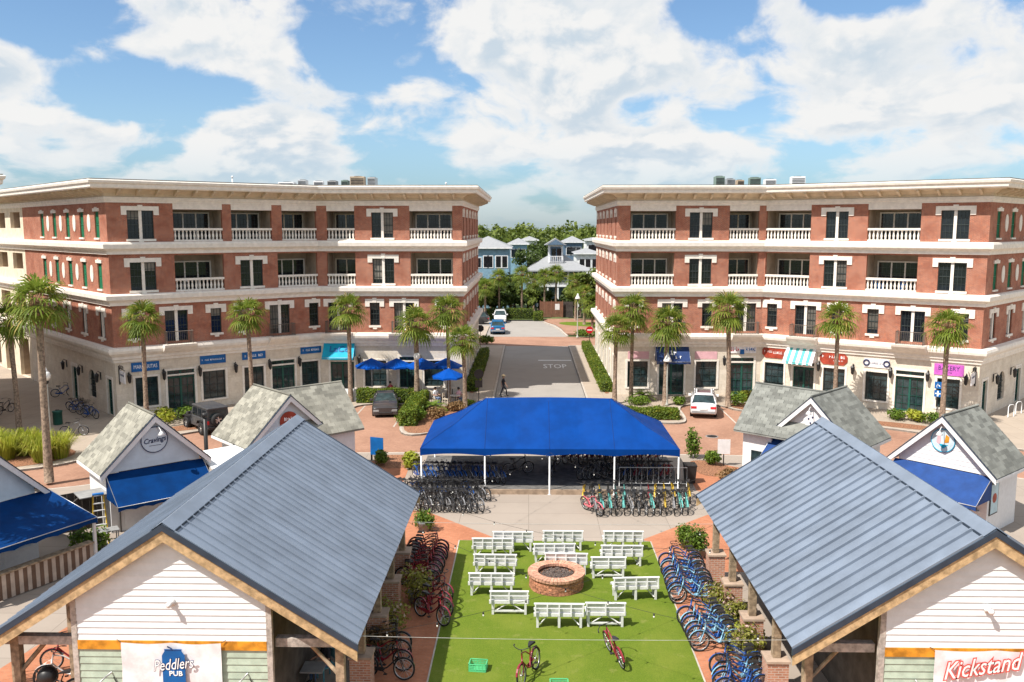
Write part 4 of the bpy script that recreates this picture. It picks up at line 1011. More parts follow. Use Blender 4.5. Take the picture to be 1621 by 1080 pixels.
# ------------------------------------------------------------------ kiosks
_sh = MB(); _sh.box(0, .395, 0, .225, 0, .022); SHM = {m.name: _sh.mesh('shingle', m) for m in (SHING, SHINGD)}
def shingle_slope(roof, M, length, slope, m, inside=None, parts=True, x0=0.0):
    """rows of shingles; M: x along the eave, y up the slope, z out"""
    rows = int(slope/.205); stuff = MB()
    for j in range(rows):
        x = x0-(.2 if j % 2 else 0)
        while x < length-.02:
            a = max(x, x0); b = min(x+.395, length); y = j*.205
            c = M @ Vector(((a+b)/2, y+.1, .02))
            if b-a > .06 and not (inside and inside(c)):
                Mi = M @ T(a, y, .012+random.uniform(0, .012), rx=R(4.0)) @ Matrix.Diagonal(((b-a-.006)/.395, 1, 1, 1))
                if parts: ob('shingle', SHM[m.name], roof, Mi)
                else: stuff.box(0, .395, 0, .225, 0, .014, 0, Mi)
            x += .40
    if not parts and stuff.f: s = stuff.build('shingle_rows', m, roof); s['kind'] = 'stuff'
def kiosk(loc, rz, label, D=3.7, wing=0, sm=SHING, vis=-1, awn=AWNB, wallm=WHITE, aw_out=1.6, aw_drop=1.1, awnw=2.15, gablem=BLUEW):
    ZR_, ZE_, HW_ = 5.1, 2.75, 2.42
    K = thing('kiosk', label, 'kiosk', loc, rz)
    sl = math.hypot(HW_, ZR_-ZE_); an = math.atan2(ZR_-ZE_, HW_)
    bx = 2.0
    b = MB()
    for (x0, x1, y0, y1) in ((-bx, -bx+.12, .30, D-.25), (bx-.12, bx, .30, D-.25), (-bx+.12, bx-.12, D-.37, D-.25)): b.box(x0, x1, y0, y1, 0, ZE_+.33)
    b.box(-bx+.12, -bx+.42, .30, .42, 0, ZE_); b.box(bx-.42, bx-.12, .30, .42, 0, ZE_); b.box(-bx+.42, bx-.42, .30, .42, 0, 1.05)
    b.build('wall', wallm, K)
    MB().box(-bx+.3, bx-.3, .15, .60, 1.052, 1.10).build('counter', WOODW, K)
    pn = MB()
    for k in range(3): pn.box(-1.45+k, -.55+k, .282, .299, .15, .9)
    pn.build('counter_panel', WHITE, K)
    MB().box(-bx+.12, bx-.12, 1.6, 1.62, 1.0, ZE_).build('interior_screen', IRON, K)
    # gable boards
    z = ZE_; 
    while z < ZR_-.35:
        z1 = min(z+.21, ZR_-.3); w0 = (ZR_-.22-z)*HW_/(ZR_-ZE_); w1 = max(.02, (ZR_-.22-z1)*HW_/(ZR_-ZE_)); w0, w1 = min(w0, bx), min(w1, bx)
        g = MB(); g.add([(-w0, .27, z), (w0, .27, z), (w1, .285, z1), (-w1, .285, z1), (-w0, .32, z), (w0, .32, z), (w1, .32, z1), (-w1, .32, z1)], ((0, 1, 2, 3), (4, 7, 6, 5), (0, 4, 5, 1), (1, 5, 6, 2), (2, 6, 7, 3), (3, 7, 4, 0)))
        g.build('gable_board', gablem, K); z += .21
    # main roof
    def zA(x): return ZR_-(ZR_-ZE_)*abs(x)/HW_
    yB, hB, LB_ = 1.75, 2.25, 3.95
    def zB(y): return ZR_-.01-(ZR_-ZE_)*abs(y-yB)/HW_
    r = MB()
    for s in (1, -1): r.add([(0, 0, ZR_), (0, D, ZR_), (s*HW_, D, ZE_), (s*HW_, 0, ZE_), (0, 0, ZR_-.08), (0, D, ZR_-.08), (s*HW_, D, ZE_-.08), (s*HW_, 0, ZE_-.08)], ((0, 1, 2, 3), (7, 6, 5, 4), (0, 3, 7, 4), (1, 5, 6, 2), (2, 6, 7, 3)))
    if wing:
        for s in (1, -1): r.add([(0, yB, ZR_-.01), (wing*LB_, yB, ZR_-.01), (wing*LB_, yB+s*hB, zB(yB+hB)), (0, yB+s*hB, zB(yB+hB)), (0, yB, ZR_-.09), (wing*LB_, yB, ZR_-.09), (wing*LB_, yB+s*hB, zB(yB+hB)-.08), (0, yB+s*hB, zB(yB+hB)-.08)], ((0, 1, 2, 3), (7, 6, 5, 4), (1, 5, 6, 2), (2, 6, 7, 3)))
    roof = r.build('roof', sm, K)
    inA = lambda c: c.z < zA(c.x)-.0 and -.01 < c.y < D and abs(c.x) < HW_
    inB = (lambda c: c.z < zB(c.y) and 0 < c.x*wing < LB_ and abs(c.y-yB) < hB) if wing else None
    MA = {1: Matrix(((0, -HW_/sl, (ZR_-ZE_)/sl, HW_), (1, 0, 0, 0), (0, (ZR_-ZE_)/sl, HW_/sl, ZE_), (0, 0, 0, 1))),
          -1: Matrix(((0, HW_/sl, -(ZR_-ZE_)/sl, -HW_), (-1, 0, 0, D), (0, (ZR_-ZE_)/sl, HW_/sl, ZE_), (0, 0, 0, 1)))}
    for s in (1, -1): shingle_slope(roof, MA[s], D, sl-.05, sm, inB, parts=(s == vis))
    if wing:
        zb = zB(yB+hB); slB = math.hypot(hB, ZR_-.01-zb); cx, cz = hB/slB, (ZR_-.01-zb)/slB
        x0 = 0.0 if wing > 0 else -LB_
        Mf = Matrix(((1, 0, 0, x0), (0, cx, -cz, yB-hB), (0, cz, cx, zb), (0, 0, 0, 1)))
        Mb_ = Matrix(((-1, 0, 0, x0+LB_), (0, -cx, cz, yB+hB), (0, cz, cx, zb), (0, 0, 0, 1)))
        shingle_slope(roof, Mf, LB_, slB-.05, sm, inA, parts=True); shingle_slope(roof, Mb_, LB_, slB-.05, sm, inA, parts=False)
        w = MB(); xa, xb = (bx, LB_-.35) if wing > 0 else (-LB_+.35, -bx); yf = yB-hB+.40; yk = yB+hB-.40
        w.box(xa, xb, yf, yf+.12, 0, zb+.35); w.box(xa, xb, yk-.12, yk, 0, zb+.35)
        xe = xb-.12 if wing > 0 else xa
        w.box(xe, xe+.12, yf+.12, yk-.12, 0, zb+.3); w.add([(xe+.06, yf, zb+.3), (xe+.06, yk, zb+.3), (xe+.06, yB, ZR_-.15)], ((0, 1, 2),)); w.build('wing_wall', wallm, K)
        cm = MB(); cm.tube([(0, yB, ZR_+.03), (wing*(LB_+.01), yB, ZR_+.03)], .06, 6); cm.build('wing_ridge_cap', sm, K)
        MB().box(xa+.5, xa+1.1, yf-.02, yf-.002, 1.1, 1.9).build('window', GLASST, K)
    MB().tube([(0, -.01, ZR_+.03), (0, D+.01, ZR_+.03)], .06, 6).build('ridge_cap', sm, K)
    # barge boards with a dark drip edge
    for s in (1, -1):
        f = MB(); f.add([(0, -.05, ZR_-.02), (s*HW_, -.05, ZE_-.02), (s*HW_, -.05, ZE_-.27), (0, -.05, ZR_-.30), (0, -.005, ZR_-.02), (s*HW_, -.005, ZE_-.02), (s*HW_, -.005, ZE_-.27), (0, -.005, ZR_-.30)], ((0, 1, 2, 3), (4, 7, 6, 5), (0, 4, 5, 1), (1, 5, 6, 2), (2, 6, 7, 3)))
        f.build('barge_board', WHITE, K)
        f = MB(); f.add([(0, -.07, ZR_+.03), (s*(HW_+.03), -.07, ZE_+.0), (s*(HW_+.03), -.07, ZE_-.04), (0, -.07, ZR_-.015), (0, .02, ZR_+.03), (s*(HW_+.03), .02, ZE_+.0)], ((0, 1, 2, 3), (0, 4, 5, 1))); f.build('drip_edge', DARKMET, K)
        MB().box(min(s*(HW_-.02), s*(HW_+.04)), max(s*(HW_-.02), s*(HW_+.04)), 0, D, ZE_-.16, ZE_-.03).build('eave_trim', WHITE, K)
    if awn:
        awning(K, T(0, .27, 0), -awnw, awnw, ZE_-.03, aw_drop, aw_out, awn, .20)
    return K
def round_sign(K, x, z, r, m, ring=None):
    d = MB(); d.lathe([(r, -.012), (r, .012)], 24, M=Matrix.Translation((x, .245, z)) @ Matrix.Rotation(R(90), 4, 'X')); s = d.build('round_sign', m, K)
    if ring: q = MB(); q.tube([(x+r*math.cos(k*math.pi/16), .23, z+r*math.sin(k*math.pi/16)) for k in range(32)], .02, 5, closed=True); q.build('ring', ring, s)
    return s
def gooseneck(K, x, z):
    g = MB(); g.tube([(x, .25, z), (x, -.05, z+.12), (x+.02, -.22, z+.02), (x+.03, -.28, z-.08)], .018, 5); a = g.build('lamp_arm', WHITE, K)
    g = MB(); g.lathe([(.02, .08), (.06, .06), (.15, -.08), (.145, -.085)], 12, (x+.03, -.29, z-.12), caps=False); g.build('lamp_shade', WHITE, a)
K2 = kiosk((-16.74, 37.95, 0), R(41.5), 'small shingle-roofed kiosk with Cravings sign and blue awning', sm=SHING, vis=-1)
s = round_sign(K2, .0, 3.95, .58, BLUEW, TEXTD); l = MB()
text_mb(l, 'Cravings', .24, Matrix.Translation((0, .222, 3.93)) @ Matrix.Rotation(R(-4), 4, 'Y') @ Matrix(((1, 0, 0, 0), (0, 0, -1, 0), (0, 1, 0, 0), (0, 0, 0, 1))), shear=.3, off=.02, width=.98); l.box(-.25, .28, .225, .23, 3.68, 3.70); l.build('lettering', TEXTD, s); gooseneck(K2, .12, 4.45)
K3 = kiosk((-11.95, 42.75, 0), R(43), 'cross-gabled shingle kiosk with red oval sign behind the left pavilion', D=4.1, wing=1, sm=SHING, vis=-1)
s = round_sign(K3, .0, 3.75, .50, SIGNR, None); l = MB(); bars(l, -.28, .3, 3.78, 3.98, 0, 5, .225, 2); l.build('lettering', TEXTW, s)
K1 = kiosk((-20.75, 32.1, 0), R(63), 'kiosk at the left edge with deep blue awning over a striped counter', D=3.7, sm=SHING, vis=-1, awn=None)
R2 = kiosk((18.45, 38.5, 0), R(-49), 'white shingle-roofed kiosk with fish emblem and navy awning on the right', sm=SHINGD, vis=1, awn=mat('awning_deep', (.010, .05, .20), .7), gablem=WHITE, aw_out=1.5, aw_drop=1.0)
s = round_sign(R2, -.02, 3.95, .52, mat('emblem_pale', (.55, .66, .72), .6), TEAL)
for nm, m, pts in (('emblem_fish', PINK, [(-.30, 3.85), (-.16, 3.75), (-.10, 3.95), (-.14, 4.2), (-.26, 4.15)]), ('emblem_bowl', TEAL, [(-.2, 3.78), (0, 3.58), (.22, 3.78)]), ('emblem_shell', ORANGE, [(.04, 3.85), (.24, 3.9), (.26, 4.15), (.1, 4.25)])):
    e = MB(); e.add([(x, .222, z) for x, z in pts]+[(x, .228, z) for x, z in pts], [tuple(range(len(pts)))]+[(i, (i+1) % len(pts), len(pts)+(i+1) % len(pts), len(pts)+i) for i in range(len(pts))]); e.build(nm, m, s)
gooseneck(R2, 0, 4.5)
# framed poster on the side wall of that kiosk
t = MB(); t.box(2.0, 2.04, .5, 1.35, .9, 2.35); p = t.build('poster', IRON, R2); MB().box(2.041, 2.05, .56, 1.29, .96, 2.29).build('poster_sheet', mat('poster_blue', (.45, .60, .66), .5), p); MB().lathe([(.22, 0), (.22, .004)], 16, M=Matrix.Translation((2.051, .92, 1.65)) @ Matrix.Rotation(R(90), 4, 'Y')).build('poster_badge', SIGNR, p)
R3 = kiosk((14.0, 42.8, 0), R(-43), 'cross-gabled shingle kiosk behind the right pavilion', D=4.15, wing=-1, sm=SHINGD, vis=1, awn=MATS['awning_deep'], gablem=WHITE)
gooseneck(R3, .0, 4.5)
s = round_sign(R3, -.05, 3.9, .42, WHITE, None); l = MB(); [l.sphere((x, .23, z), .05, 6) for x, z in ((-.2, 3.95), (0, 4.05), (.1, 3.8), (-.1, 3.75))]; l.build('lettering', TEXTD, s)
# left-edge kiosk: large awning on posts with a striped skirt
Mk = T(0, .25, 0)
aw1 = awning(K1, Mk, -2.6, 2.55, 2.75, .72, 3.0, AWNB, .22)
for x in (-2.5, 2.45):
    MB().box(x-.05, x+.05, -2.72, -2.62, 0, 2.02).build('awning_post', WHITE, K1)
STRA = mat('stripe_tan', (.52, .43, .36), .8); STRB = mat('stripe_brown', (.16, .10, .07), .8)
n = 30
for k in range(n):
    a = -2.45+4.85*k/n; MB().box(a, a+4.85/n-.006, -2.62, -2.58, .05, 1.0).build('skirt_slat', STRA if k % 2 else STRB, K1)
MB().box(-2.45, 2.4, -2.70, -2.35, 1.0, 1.06).build('bar_top', WOOD, K1)
for x, w_, h_ in ((-1.6, 1.0, .8), (.2, .7, .55)): MB().bbox(x, x+w_, -1.0, -.6, 1.1, 1.1+h_, .02).build('menu_board', BLUEW, K1)
# flue, white tarp roof between kiosks
t = thing('flue_pipe', 'black stove flue beside the cross-gabled left kiosk', 'flue', (-15.75, 41.25, 0)); MB().lathe([(.10, 0), (.10, 4.3)], 10).build('pipe', IRON, t); MB().lathe([(.10, 4.3), (.15, 4.32), (.15, 4.5), (.10, 4.52)], 10).build('cap', IRON, t)
t = thing('white_canopy', 'low white lean-to canopy between the two left kiosks', 'canopy', (-14.6, 40.55, 0), R(43)); mb = MB(); mb.add([(-1.0, -.9, 2.30), (1.0, -.9, 2.30), (1.0, 1.0, 2.75), (-1.0, 1.0, 2.75), (-1.0, -.9, 2.24), (1.0, -.9, 2.24), (1.0, 1.0, 2.69), (-1.0, 1.0, 2.69)], ((0, 1, 2, 3), (7, 6, 5, 4), (0, 4, 5, 1), (1, 5, 6, 2), (2, 6, 7, 3), (3, 7, 4, 0))); mb.build('cover', WHITE, t)
for x, y, h in ((-.95, -.85, 2.25), (.95, -.85, 2.25), (-.95, .95, 2.68), (.95, .95, 2.68)): MB().box(x-.04, x+.04, y-.04, y+.04, 0, h).build('post', WHITE, t)
# dark service enclosure and ladder between the left kiosks
t = thing('service_enclosure', 'dark board enclosure with open door between the left kiosks', 'enclosure', (-20.1, 37.3, 0), R(40)); DKF = mat('dark_fence', (.060, .052, .048), .8, var=.2, rnd=.12)
for k in range(9): MB().box(-1.35+k*.3, -1.06+k*.3, -.02, .02, 0, 1.75).build('board', DKF, t)
for k in range(5): MB().box(1.33, 1.37, -1.5+k*.3, -1.21+k*.3, 0, 1.75).build('board', DKF, t)
d = MB(); d.box(0, 1.0, -.03, .03, .05, 1.7); d.build('door', DKF, t, T(-.6, -1.5, 0, rz=R(60)))
MB().box(-.2, 1.3, -1.3, -.1, 1.76, 1.80).build('lid', GREY, t)
t = thing('step_ladder', 'yellow and white step ladder standing by the Cravings kiosk', 'ladder', (-18.35, 35.65, 0), R(30)); YEL = mat('yellow_fibreglass', (.62, .42, .05), .5)
for s in (-1, 1):
    MB().tube([(s*.30, -.35, 0), (s*.20, 0, 2.15)], .035, 4).build('rail', YEL, t); MB().tube([(s*.30, .45, 0), (s*.18, .03, 2.1)], .025, 4).build('rear_rail', POLEW, t)
for k in range(6):
    f = (k+1)/7.2; MB().box(-.30+.1*f, .30-.1*f, -.40+.35*f, -.28+.35*f, 2.15*f-.015, 2.15*f+.015).build('step', POLEW, t)
MB().box(-.22, .22, -.10, .10, 2.15, 2.21).build('top_cap', SIGNB, t)
t = thing('side_table', 'small grey table at the foot of the step ladder', 'table', (-17.85, 35.35, 0), R(35)); MB().box(-.4, .4, -.3, .3, .70, .74).build('table_top', GREY, t)
for x in (-.35, .35):
    for y in (-.25, .25): MB().box(x-.02, x+.02, y-.02, y+.02, 0, .70).build('leg', GREY, t)

# ------------------------------------------------------------------ tent with deck
struct(MB().box(-5.9, 8.0, 43.05, 49.6, .0, .24).build('tent_deck', mat('deck_boards', (.13, .125, .12), .85, var=.2, vscale=3)))
struct(MB().box(-2.6, 4.6, 42.93, 43.048, .0, .245).build('deck_edge', mat('deck_edge', (.34, .25, .18), .85, var=.2)))
TX0, TX1, TY0, TY1, TZE, TZR = -5.5, 7.6, 42.9, 49.3, 2.38, 4.36
t = thing('frame_tent', 'large blue hip-roofed frame tent over rental bicycles', 'tent')
def tz(x, y):
    d = min(y-TY0, TY1-y, x-TX0, TX1-x); f = min(1, max(0, d/3.2)); z = TZE+(TZR-TZE)*f
    # slight bulge where frame legs push the cloth, slight sag between
    bay = (x-TX0)/(TX1-TX0)*4; sag = .10*math.sin(math.pi*f)*(1-abs(math.cos(math.pi*bay))); z -= sag
    if f > .999: z += .05*math.cos((x-(TX0+TX1)/2)/3.3*math.pi/2)
    return z
nx, ny = 52, 26; vs = []; fs = []
xs = sorted(set([TX0+(TX1-TX0)*i/nx for i in range(nx+1)]+[TX0+3.2, TX1-3.2])); ys = [TY0+(TY1-TY0)*j/ny for j in range(ny+1)]
for y in ys:
    for x in xs: vs.append((x, y, tz(x, y)))
k = len(xs)
for j in range(len(ys)-1):
    for i in range(k-1):
        a, b, c, d = j*k+i, j*k+i+1, (j+1)*k+i+1, (j+1)*k+i
        cx, cy = (xs[i]+xs[i+1])/2-TX0, (ys[j]+ys[j+1])/2-TY0
        left = cx < (TX1-TX0)/2; near = cy < (TY1-TY0)/2
        if left == near: fs += [(a, b, c), (a, c, d)]
        else: fs += [(a, b, d), (b, c, d)]
mb = MB(); mb.add(vs, fs); mb.build('canopy', CANVAS, t)
SEAM = mat('tent_seam', (.0, .030, .165), .6)
def seam(pts): return MB().tube([(x, y, tz(x, y)+.004) for x, y in pts], .014, 4).build('seam', SEAM, t)
ln = lambda a, b, n=14: [(a[0]+(b[0]-a[0])*i/n, a[1]+(b[1]-a[1])*i/n) for i in range(n+1)]
for i in (1, 2, 3):
    x = TX0+(TX1-TX0)*i/4; seam(ln((x, TY0+.01), (x, 46.05))); seam(ln((x, 46.15), (x, TY1-.01)))
for (ax, ay, bx_) in ((TX0, TY0, TX0+3.2), (TX1, TY0, TX1-3.2), (TX0, TY1, TX0+3.2), (TX1, TY1, TX1-3.2)): seam(ln((ax, ay), (bx_, 46.1)))
v = MB()
def valance(p, q, n, bays):
    for i in range(n):
        a, b = i/n, (i+1)/n; P0 = Vector(p)+(Vector(q)-Vector(p))*a; P1 = Vector(p)+(Vector(q)-Vector(p))*b
        z0 = TZE-.36+.10*abs(math.sin(math.pi*a*bays)); z1 = TZE-.36+.10*abs(math.sin(math.pi*b*bays))
        v.quad((P0.x, P0.y, z0), (P1.x, P1.y, z1), (P1.x, P1.y, TZE), (P0.x, P0.y, TZE))
for p, q, n, bb in (((TX0, TY0), (TX1, TY0), 64, 4), ((TX1, TY0), (TX1, TY1), 32, 2), ((TX1, TY1), (TX0, TY1), 64, 4), ((TX0, TY1), (TX0, TY0), 32, 2)): valance(p, q, n, bb)
v.build('valance', CANVAS, t)
for i in range(5):
    for y in (TY0, TY1): MB().lathe([(.10, 0), (.10, .02), (.04, .022), (.04, TZE-.03)], 8, (TX0+(TX1-TX0)*i/4+(.05 if i == 0 else -.05 if i == 4 else 0), y+(.05 if y == TY0 else -.05), .0 if y == TY0 else .0)).build('pole', POLEW, t)
f = MB()
for i in (1, 2, 3):
    x = TX0+(TX1-TX0)*i/4; f.tube([(x, TY0+.05, TZE-.06), (x, (TY0+TY1)/2, TZR-.10), (x, TY1-.05, TZE-.06)], .025, 5)
f.tube([(TX0+3.2, 46.1, TZR-.12), (TX1-3.2, 46.1, TZR-.12)], .025, 5); f.build('frame_pipe', POLEW, t)
# crowd barrier on the deck
t = thing('crowd_barrier', 'galvanised crowd barrier across the right side of the tent deck', 'barrier', (4.65, 43.6, .24)); W_ = 3.45
f = MB(); f.tube([(0, 0, .02), (0, 0, 1.02), (W_, 0, 1.02), (W_, 0, .02)], .025, 6); f.tube([(0, 0, .18), (W_, 0, .18)], .02, 5); f.build('frame', STEEL, t)
for i in range(1, 12): MB().tube([(W_*i/12, 0, .18), (W_*i/12, 0, 1.02)], .014, 4).build('bar', STEEL, t)
for x in (.4, W_-.4): MB().box(x-.03, x+.03, -.25, .25, 0, .03).build('foot', STEEL, t)
t = thing('rubbish_bin', 'black wheeled bin behind the right end of the tent', 'bin', (8.55, 45.2, .004)); mb = MB(); mb.add([(-.25, -.27, .05), (.25, -.27, .05), (.25, .27, .05), (-.25, .27, .05), (-.31, -.34, .95), (.31, -.34, .95), (.31, .34, .95), (-.31, .34, .95)], ((3, 2, 1, 0), (4, 5, 6, 7), (0, 1, 5, 4), (1, 2, 6, 5), (2, 3, 7, 6), (3, 0, 4, 7))); mb.build('body', IRON, t); MB().bbox(-.33, .33, -.36, .37, .951, 1.03, .02).build('lid', IRON, t)
for x in (-.2, .2): MB().lathe([(.1, -.03), (.1, .03)], 10, M=Matrix.Translation((x, .30, .1)) @ Matrix.Rotation(R(90), 4, 'Y')).build('wheel', RUBBER, t)

# ------------------------------------------------------------------ benches and fire pit
def make_bench(W, segs):
    t = thing('bench', 'bench', 'bench')
    bt = .0
    Mb = T(0, -.16, .50, rx=R(14))      # back panel leans towards the camera side
    for k in range(2): MB().box(-W/2+.03, W/2-.03, -.012, .012, .06+k*.155, .175+k*.155).build('back_slat', WOODW, t, Mb)
    MB().box(-W/2-.02, W/2+.02, -.03, .05, .352, .385).build('top_rail', WOODW, t, Mb)
    for k in range(segs+1): MB().prism([(-.0125, .0), (-.17, .0), (-.15, .06), (-.04, .35), (-.0125, .35)], -.022, .022, 0, T(-W/2+.03+(W-.06)*k/segs, 0, 0) @ Matrix(((0, 0, 1, 0), (1, 0, 0, 0), (0, 1, 0, 0), (0, 0, 0, 1)))).build('back_batten', WOODW, t, Mb)
    for k in range(3): MB().box(-W/2, W/2, -.13+k*.14, .0+k*.14, .49, .515).build('seat_slat', WOODW, t)
    MB().box(-W/2-.03, W/2+.03, -.22, -.145, .40, .52).build('rear_apron', WOODW, t); MB().box(-W/2-.03, W/2+.03, .27, .30, .41, .489).build('front_apron', WOODW, t)
    legs = (-1, 1) if segs == 2 else (-1, 0, 1)
    for s in legs:
        x = s*(W/2-.10)
        for y in (-.17, .24): MB().box(x-.04, x+.04, y-.04, y+.04, 0, .40 if y < 0 else .41).build('leg', WOODW, t)
        MB().box(x-.03, x+.03, -.129, .199, .32, .39).build('cross_rail', WOODW, t)
    for s in (-1, 1):
        a = Vector((s*(W/2-.16), -.17, .10)); b = Vector((s*.05, -.17, .395)) if segs == 2 else Vector((s*W*.24, -.17, .395)); MB().tube([a, b], .022, 4).build('brace', WOODW, t)
    if segs == 2: MB().box(-W/2+.141, W/2-.141, -.195, -.145, .09, .15).build('stretcher', WOODW, t)
    return t
bl = make_bench(1.66, 4); bs = make_bench(1.34, 2); used = {4: False, 2: False}
BENCH = [(812, 873, 4, 0, 'back-row bench on the left of the lawn, nearest the concrete'), (891, 871.5, 4, 0, 'back-row bench in the middle of the lawn'), (986, 872, 4, 0, 'back-row bench on the right of the lawn'),
         (780, 884, 4, 0, 'rearmost of the three benches stacked down the left side'), (877, 893, 4, 2, 'second-row bench in the middle, behind the fire pit'), (984, 896, 4, 0, 'second-row bench on the right of the lawn'),
         (784, 911, 4, -1, 'middle of the three benches down the left side'), (896, 909, 4, -2, 'bench partly hidden by the fire pit rim'), (962.5, 915.5, 2, 1, 'short two-panel bench right behind the fire pit'),
         (778, 942.5, 4, 0, 'long bench left of the fire pit'), (1005.5, 949.5, 4, 4, 'angled long bench right of the fire pit'), (806, 972.5, 2, 0, 'short two-panel bench in front left of the fire pit'),
         (885, 993.5, 4, 0, 'nearest long bench in front of the fire pit'), (958, 992, 2, 0, 'nearest short two-panel bench beside the lawn bicycle')]
for u, v, sg, rz, lab in BENCH:
    src = bl if sg == 4 else bs
    o = src if not used[sg] else copy_tree(src); used[sg] = True
    p = G(u, v, .012); o.location = (p.x, p.y+.17, .016); o.rotation_euler = (0, 0, R(rz)); tag(o, 'white wooden '+lab, 'bench', 'white benches round the fire pit')
pit = G(882, 946, .012); PR_ = 1.08; PC = (pit.x, pit.y+1.08, .014)
t = thing('fire_pit', 'round brick fire pit filled with dark gravel in the middle of the lawn', 'fire pit', PC)
rows, nb = 5, 27
bm = []
a0 = math.pi/nb*.94
def arc_brick(r0, r1, half, h, segs=2):
    mb = MB(); vs = []
    for k in range(segs+1):
        a = -half+2*half*k/segs
        for r, z in ((r0, 0), (r1, 0), (r1, h), (r0, h)): vs.append((r*math.cos(a), r*math.sin(a), z))
    fs = [(0, 3, 2, 1), (segs*4, segs*4+1, segs*4+2, segs*4+3)]
    for k in range(segs):
        for j in range(4): fs.append((k*4+j, k*4+(j+1) % 4, k*4+4+(j+1) % 4, k*4+4+j))
    mb.add(vs, fs); return mb
bmesh_ = arc_brick(.86, PR_-.06, a0, .083).mesh('brick', FPBRICK)
for j in range(rows):
    for k in range(nb): ob('brick', bmesh_, t, T(0, 0, .008+j*.094, rz=2*math.pi*(k+.5*(j % 2))/nb+random.uniform(-.01, .01), s=1+random.uniform(-.008, .012)))
cope = arc_brick(.70, PR_, math.pi/46*.90, .105, 1).mesh('coping_brick', mat('coping_brick', (.55, .29, .20), .9, var=.2, vscale=12, rnd=.15, bump=.3))
for k in range(46): ob('coping_brick', cope, t, T(0, 0, .482+random.uniform(0, .006), rz=2*math.pi*k/46))
m = MB(); m.lathe([(.84, 0), (1.0, 0), (1.0, .475), (.84, .475)], 40, caps=False, smooth=False); m.build('mortar_core', mat('mortar', (.45, .38, .31), .95, var=.2), t)
g = MB(); g.lathe([(.01, .40), (.3, .415), (.6, .40), (.85, .40)], 24, caps=False); g.build('gravel_bed', MULCH, t)
st = MB()
for k in range(420):
    r = .68*math.sqrt(random.random()); a = random.uniform(0, 6.28); s = random.uniform(.02, .045); st.box(-s, s, -s*.8, s*.8, -s*.6, s*.6, 0, T(r*math.cos(a), r*math.sin(a), .415+random.uniform(0, .02), rz=random.uniform(0, 3), rx=random.uniform(-.6, .6)))
g = st.build('gravel', mat('dark_gravel', (.11, .085, .075), .9, var=.5, vscale=30), t); g['kind'] = 'stuff'
# green crates on the lawn
GRC = mat('green_plastic', (.10, .50, .22), .5)
def crate(p, rz, label):
    t = thing('crate', label, 'crate', p, rz, 'green crates on the lawn'); w, d, h = .27, .19, .24
    for x0, x1, y0, y1 in ((-w, w, -d, -d+.015), (-w, w, d-.015, d), (-w, -w+.015, -d, d), (w-.015, w, -d, d)):
        s = MB(); horiz = (x1-x0) > (y1-y0)
        for k in range(5): s.box(x0, x1, y0, y1, .01+k*.05, .035+k*.05)
        s.box(x0-.005, x1+.005, y0-.005, y1+.005, h-.02, h)
        for q in range(6):
            f = q/5
            if horiz: s.box(x0+(x1-x0-.02)*f, x0+(x1-x0-.02)*f+.02, y0+.001, y1-.001, 0, h-.021)
            else: s.box(x0+.001, x1-.001, y0+(y1-y0-.02)*f, y0+(y1-y0-.02)*f+.02, 0, h-.021)
        s.build('side', GRC, t)
    MB().box(-w, w, -d, d, 0, .008).build('base', MULCH if 'dark' in label else GRC, t)
p = G(757, 1060); crate((p.x, p.y, .014), R(-6), 'green slatted plastic crate on the left of the lawn')
p = G(885, 1092); crate((p.x, p.y, .014), R(0), 'green crate with dark inside at the bottom edge of the lawn')
# ------------------------------------------------------------------ bicycles
BIKECOL = {'blue': (.012, .085, .33), 'pale blue': (.22, .45, .62), 'red': (.24, .010, .024), 'yellow': (.52, .34, .02), 'teal': (.10, .38, .35), 'black': (.02, .02, .022), 'pink': (.72, .16, .20), 'grey': (.22, .22, .23), 'white': (.7, .7, .7)}
BIKEM = {k: mat('bike_paint_'+k.replace(' ', '_'), c, .35, var=.05, spec=.5, coat=.3) for k, c in BIKECOL.items()}
BWHEEL = MB().tube([(.315*math.cos(k*math.pi/11), 0, .315*math.sin(k*math.pi/11)) for k in range(22)], .030, 5, closed=True).mesh('wheel', RUBBER)
_r = MB().tube([(.285*math.cos(k*math.pi/11), 0, .285*math.sin(k*math.pi/11)) for k in range(22)], .013, 4, closed=True)
for k in range(12): _r.tube([(.03*math.cos(k*.5236), .02*(-1)**k, .03*math.sin(k*.5236)), (.285*math.cos(k*.5236+.1), 0, .285*math.sin(k*.5236+.1))], .004, 3, caps=False)
_r.tube([(0, -.05, 0), (0, .05, 0)], .025, 6); BRIM = _r.mesh('rim', RIM)
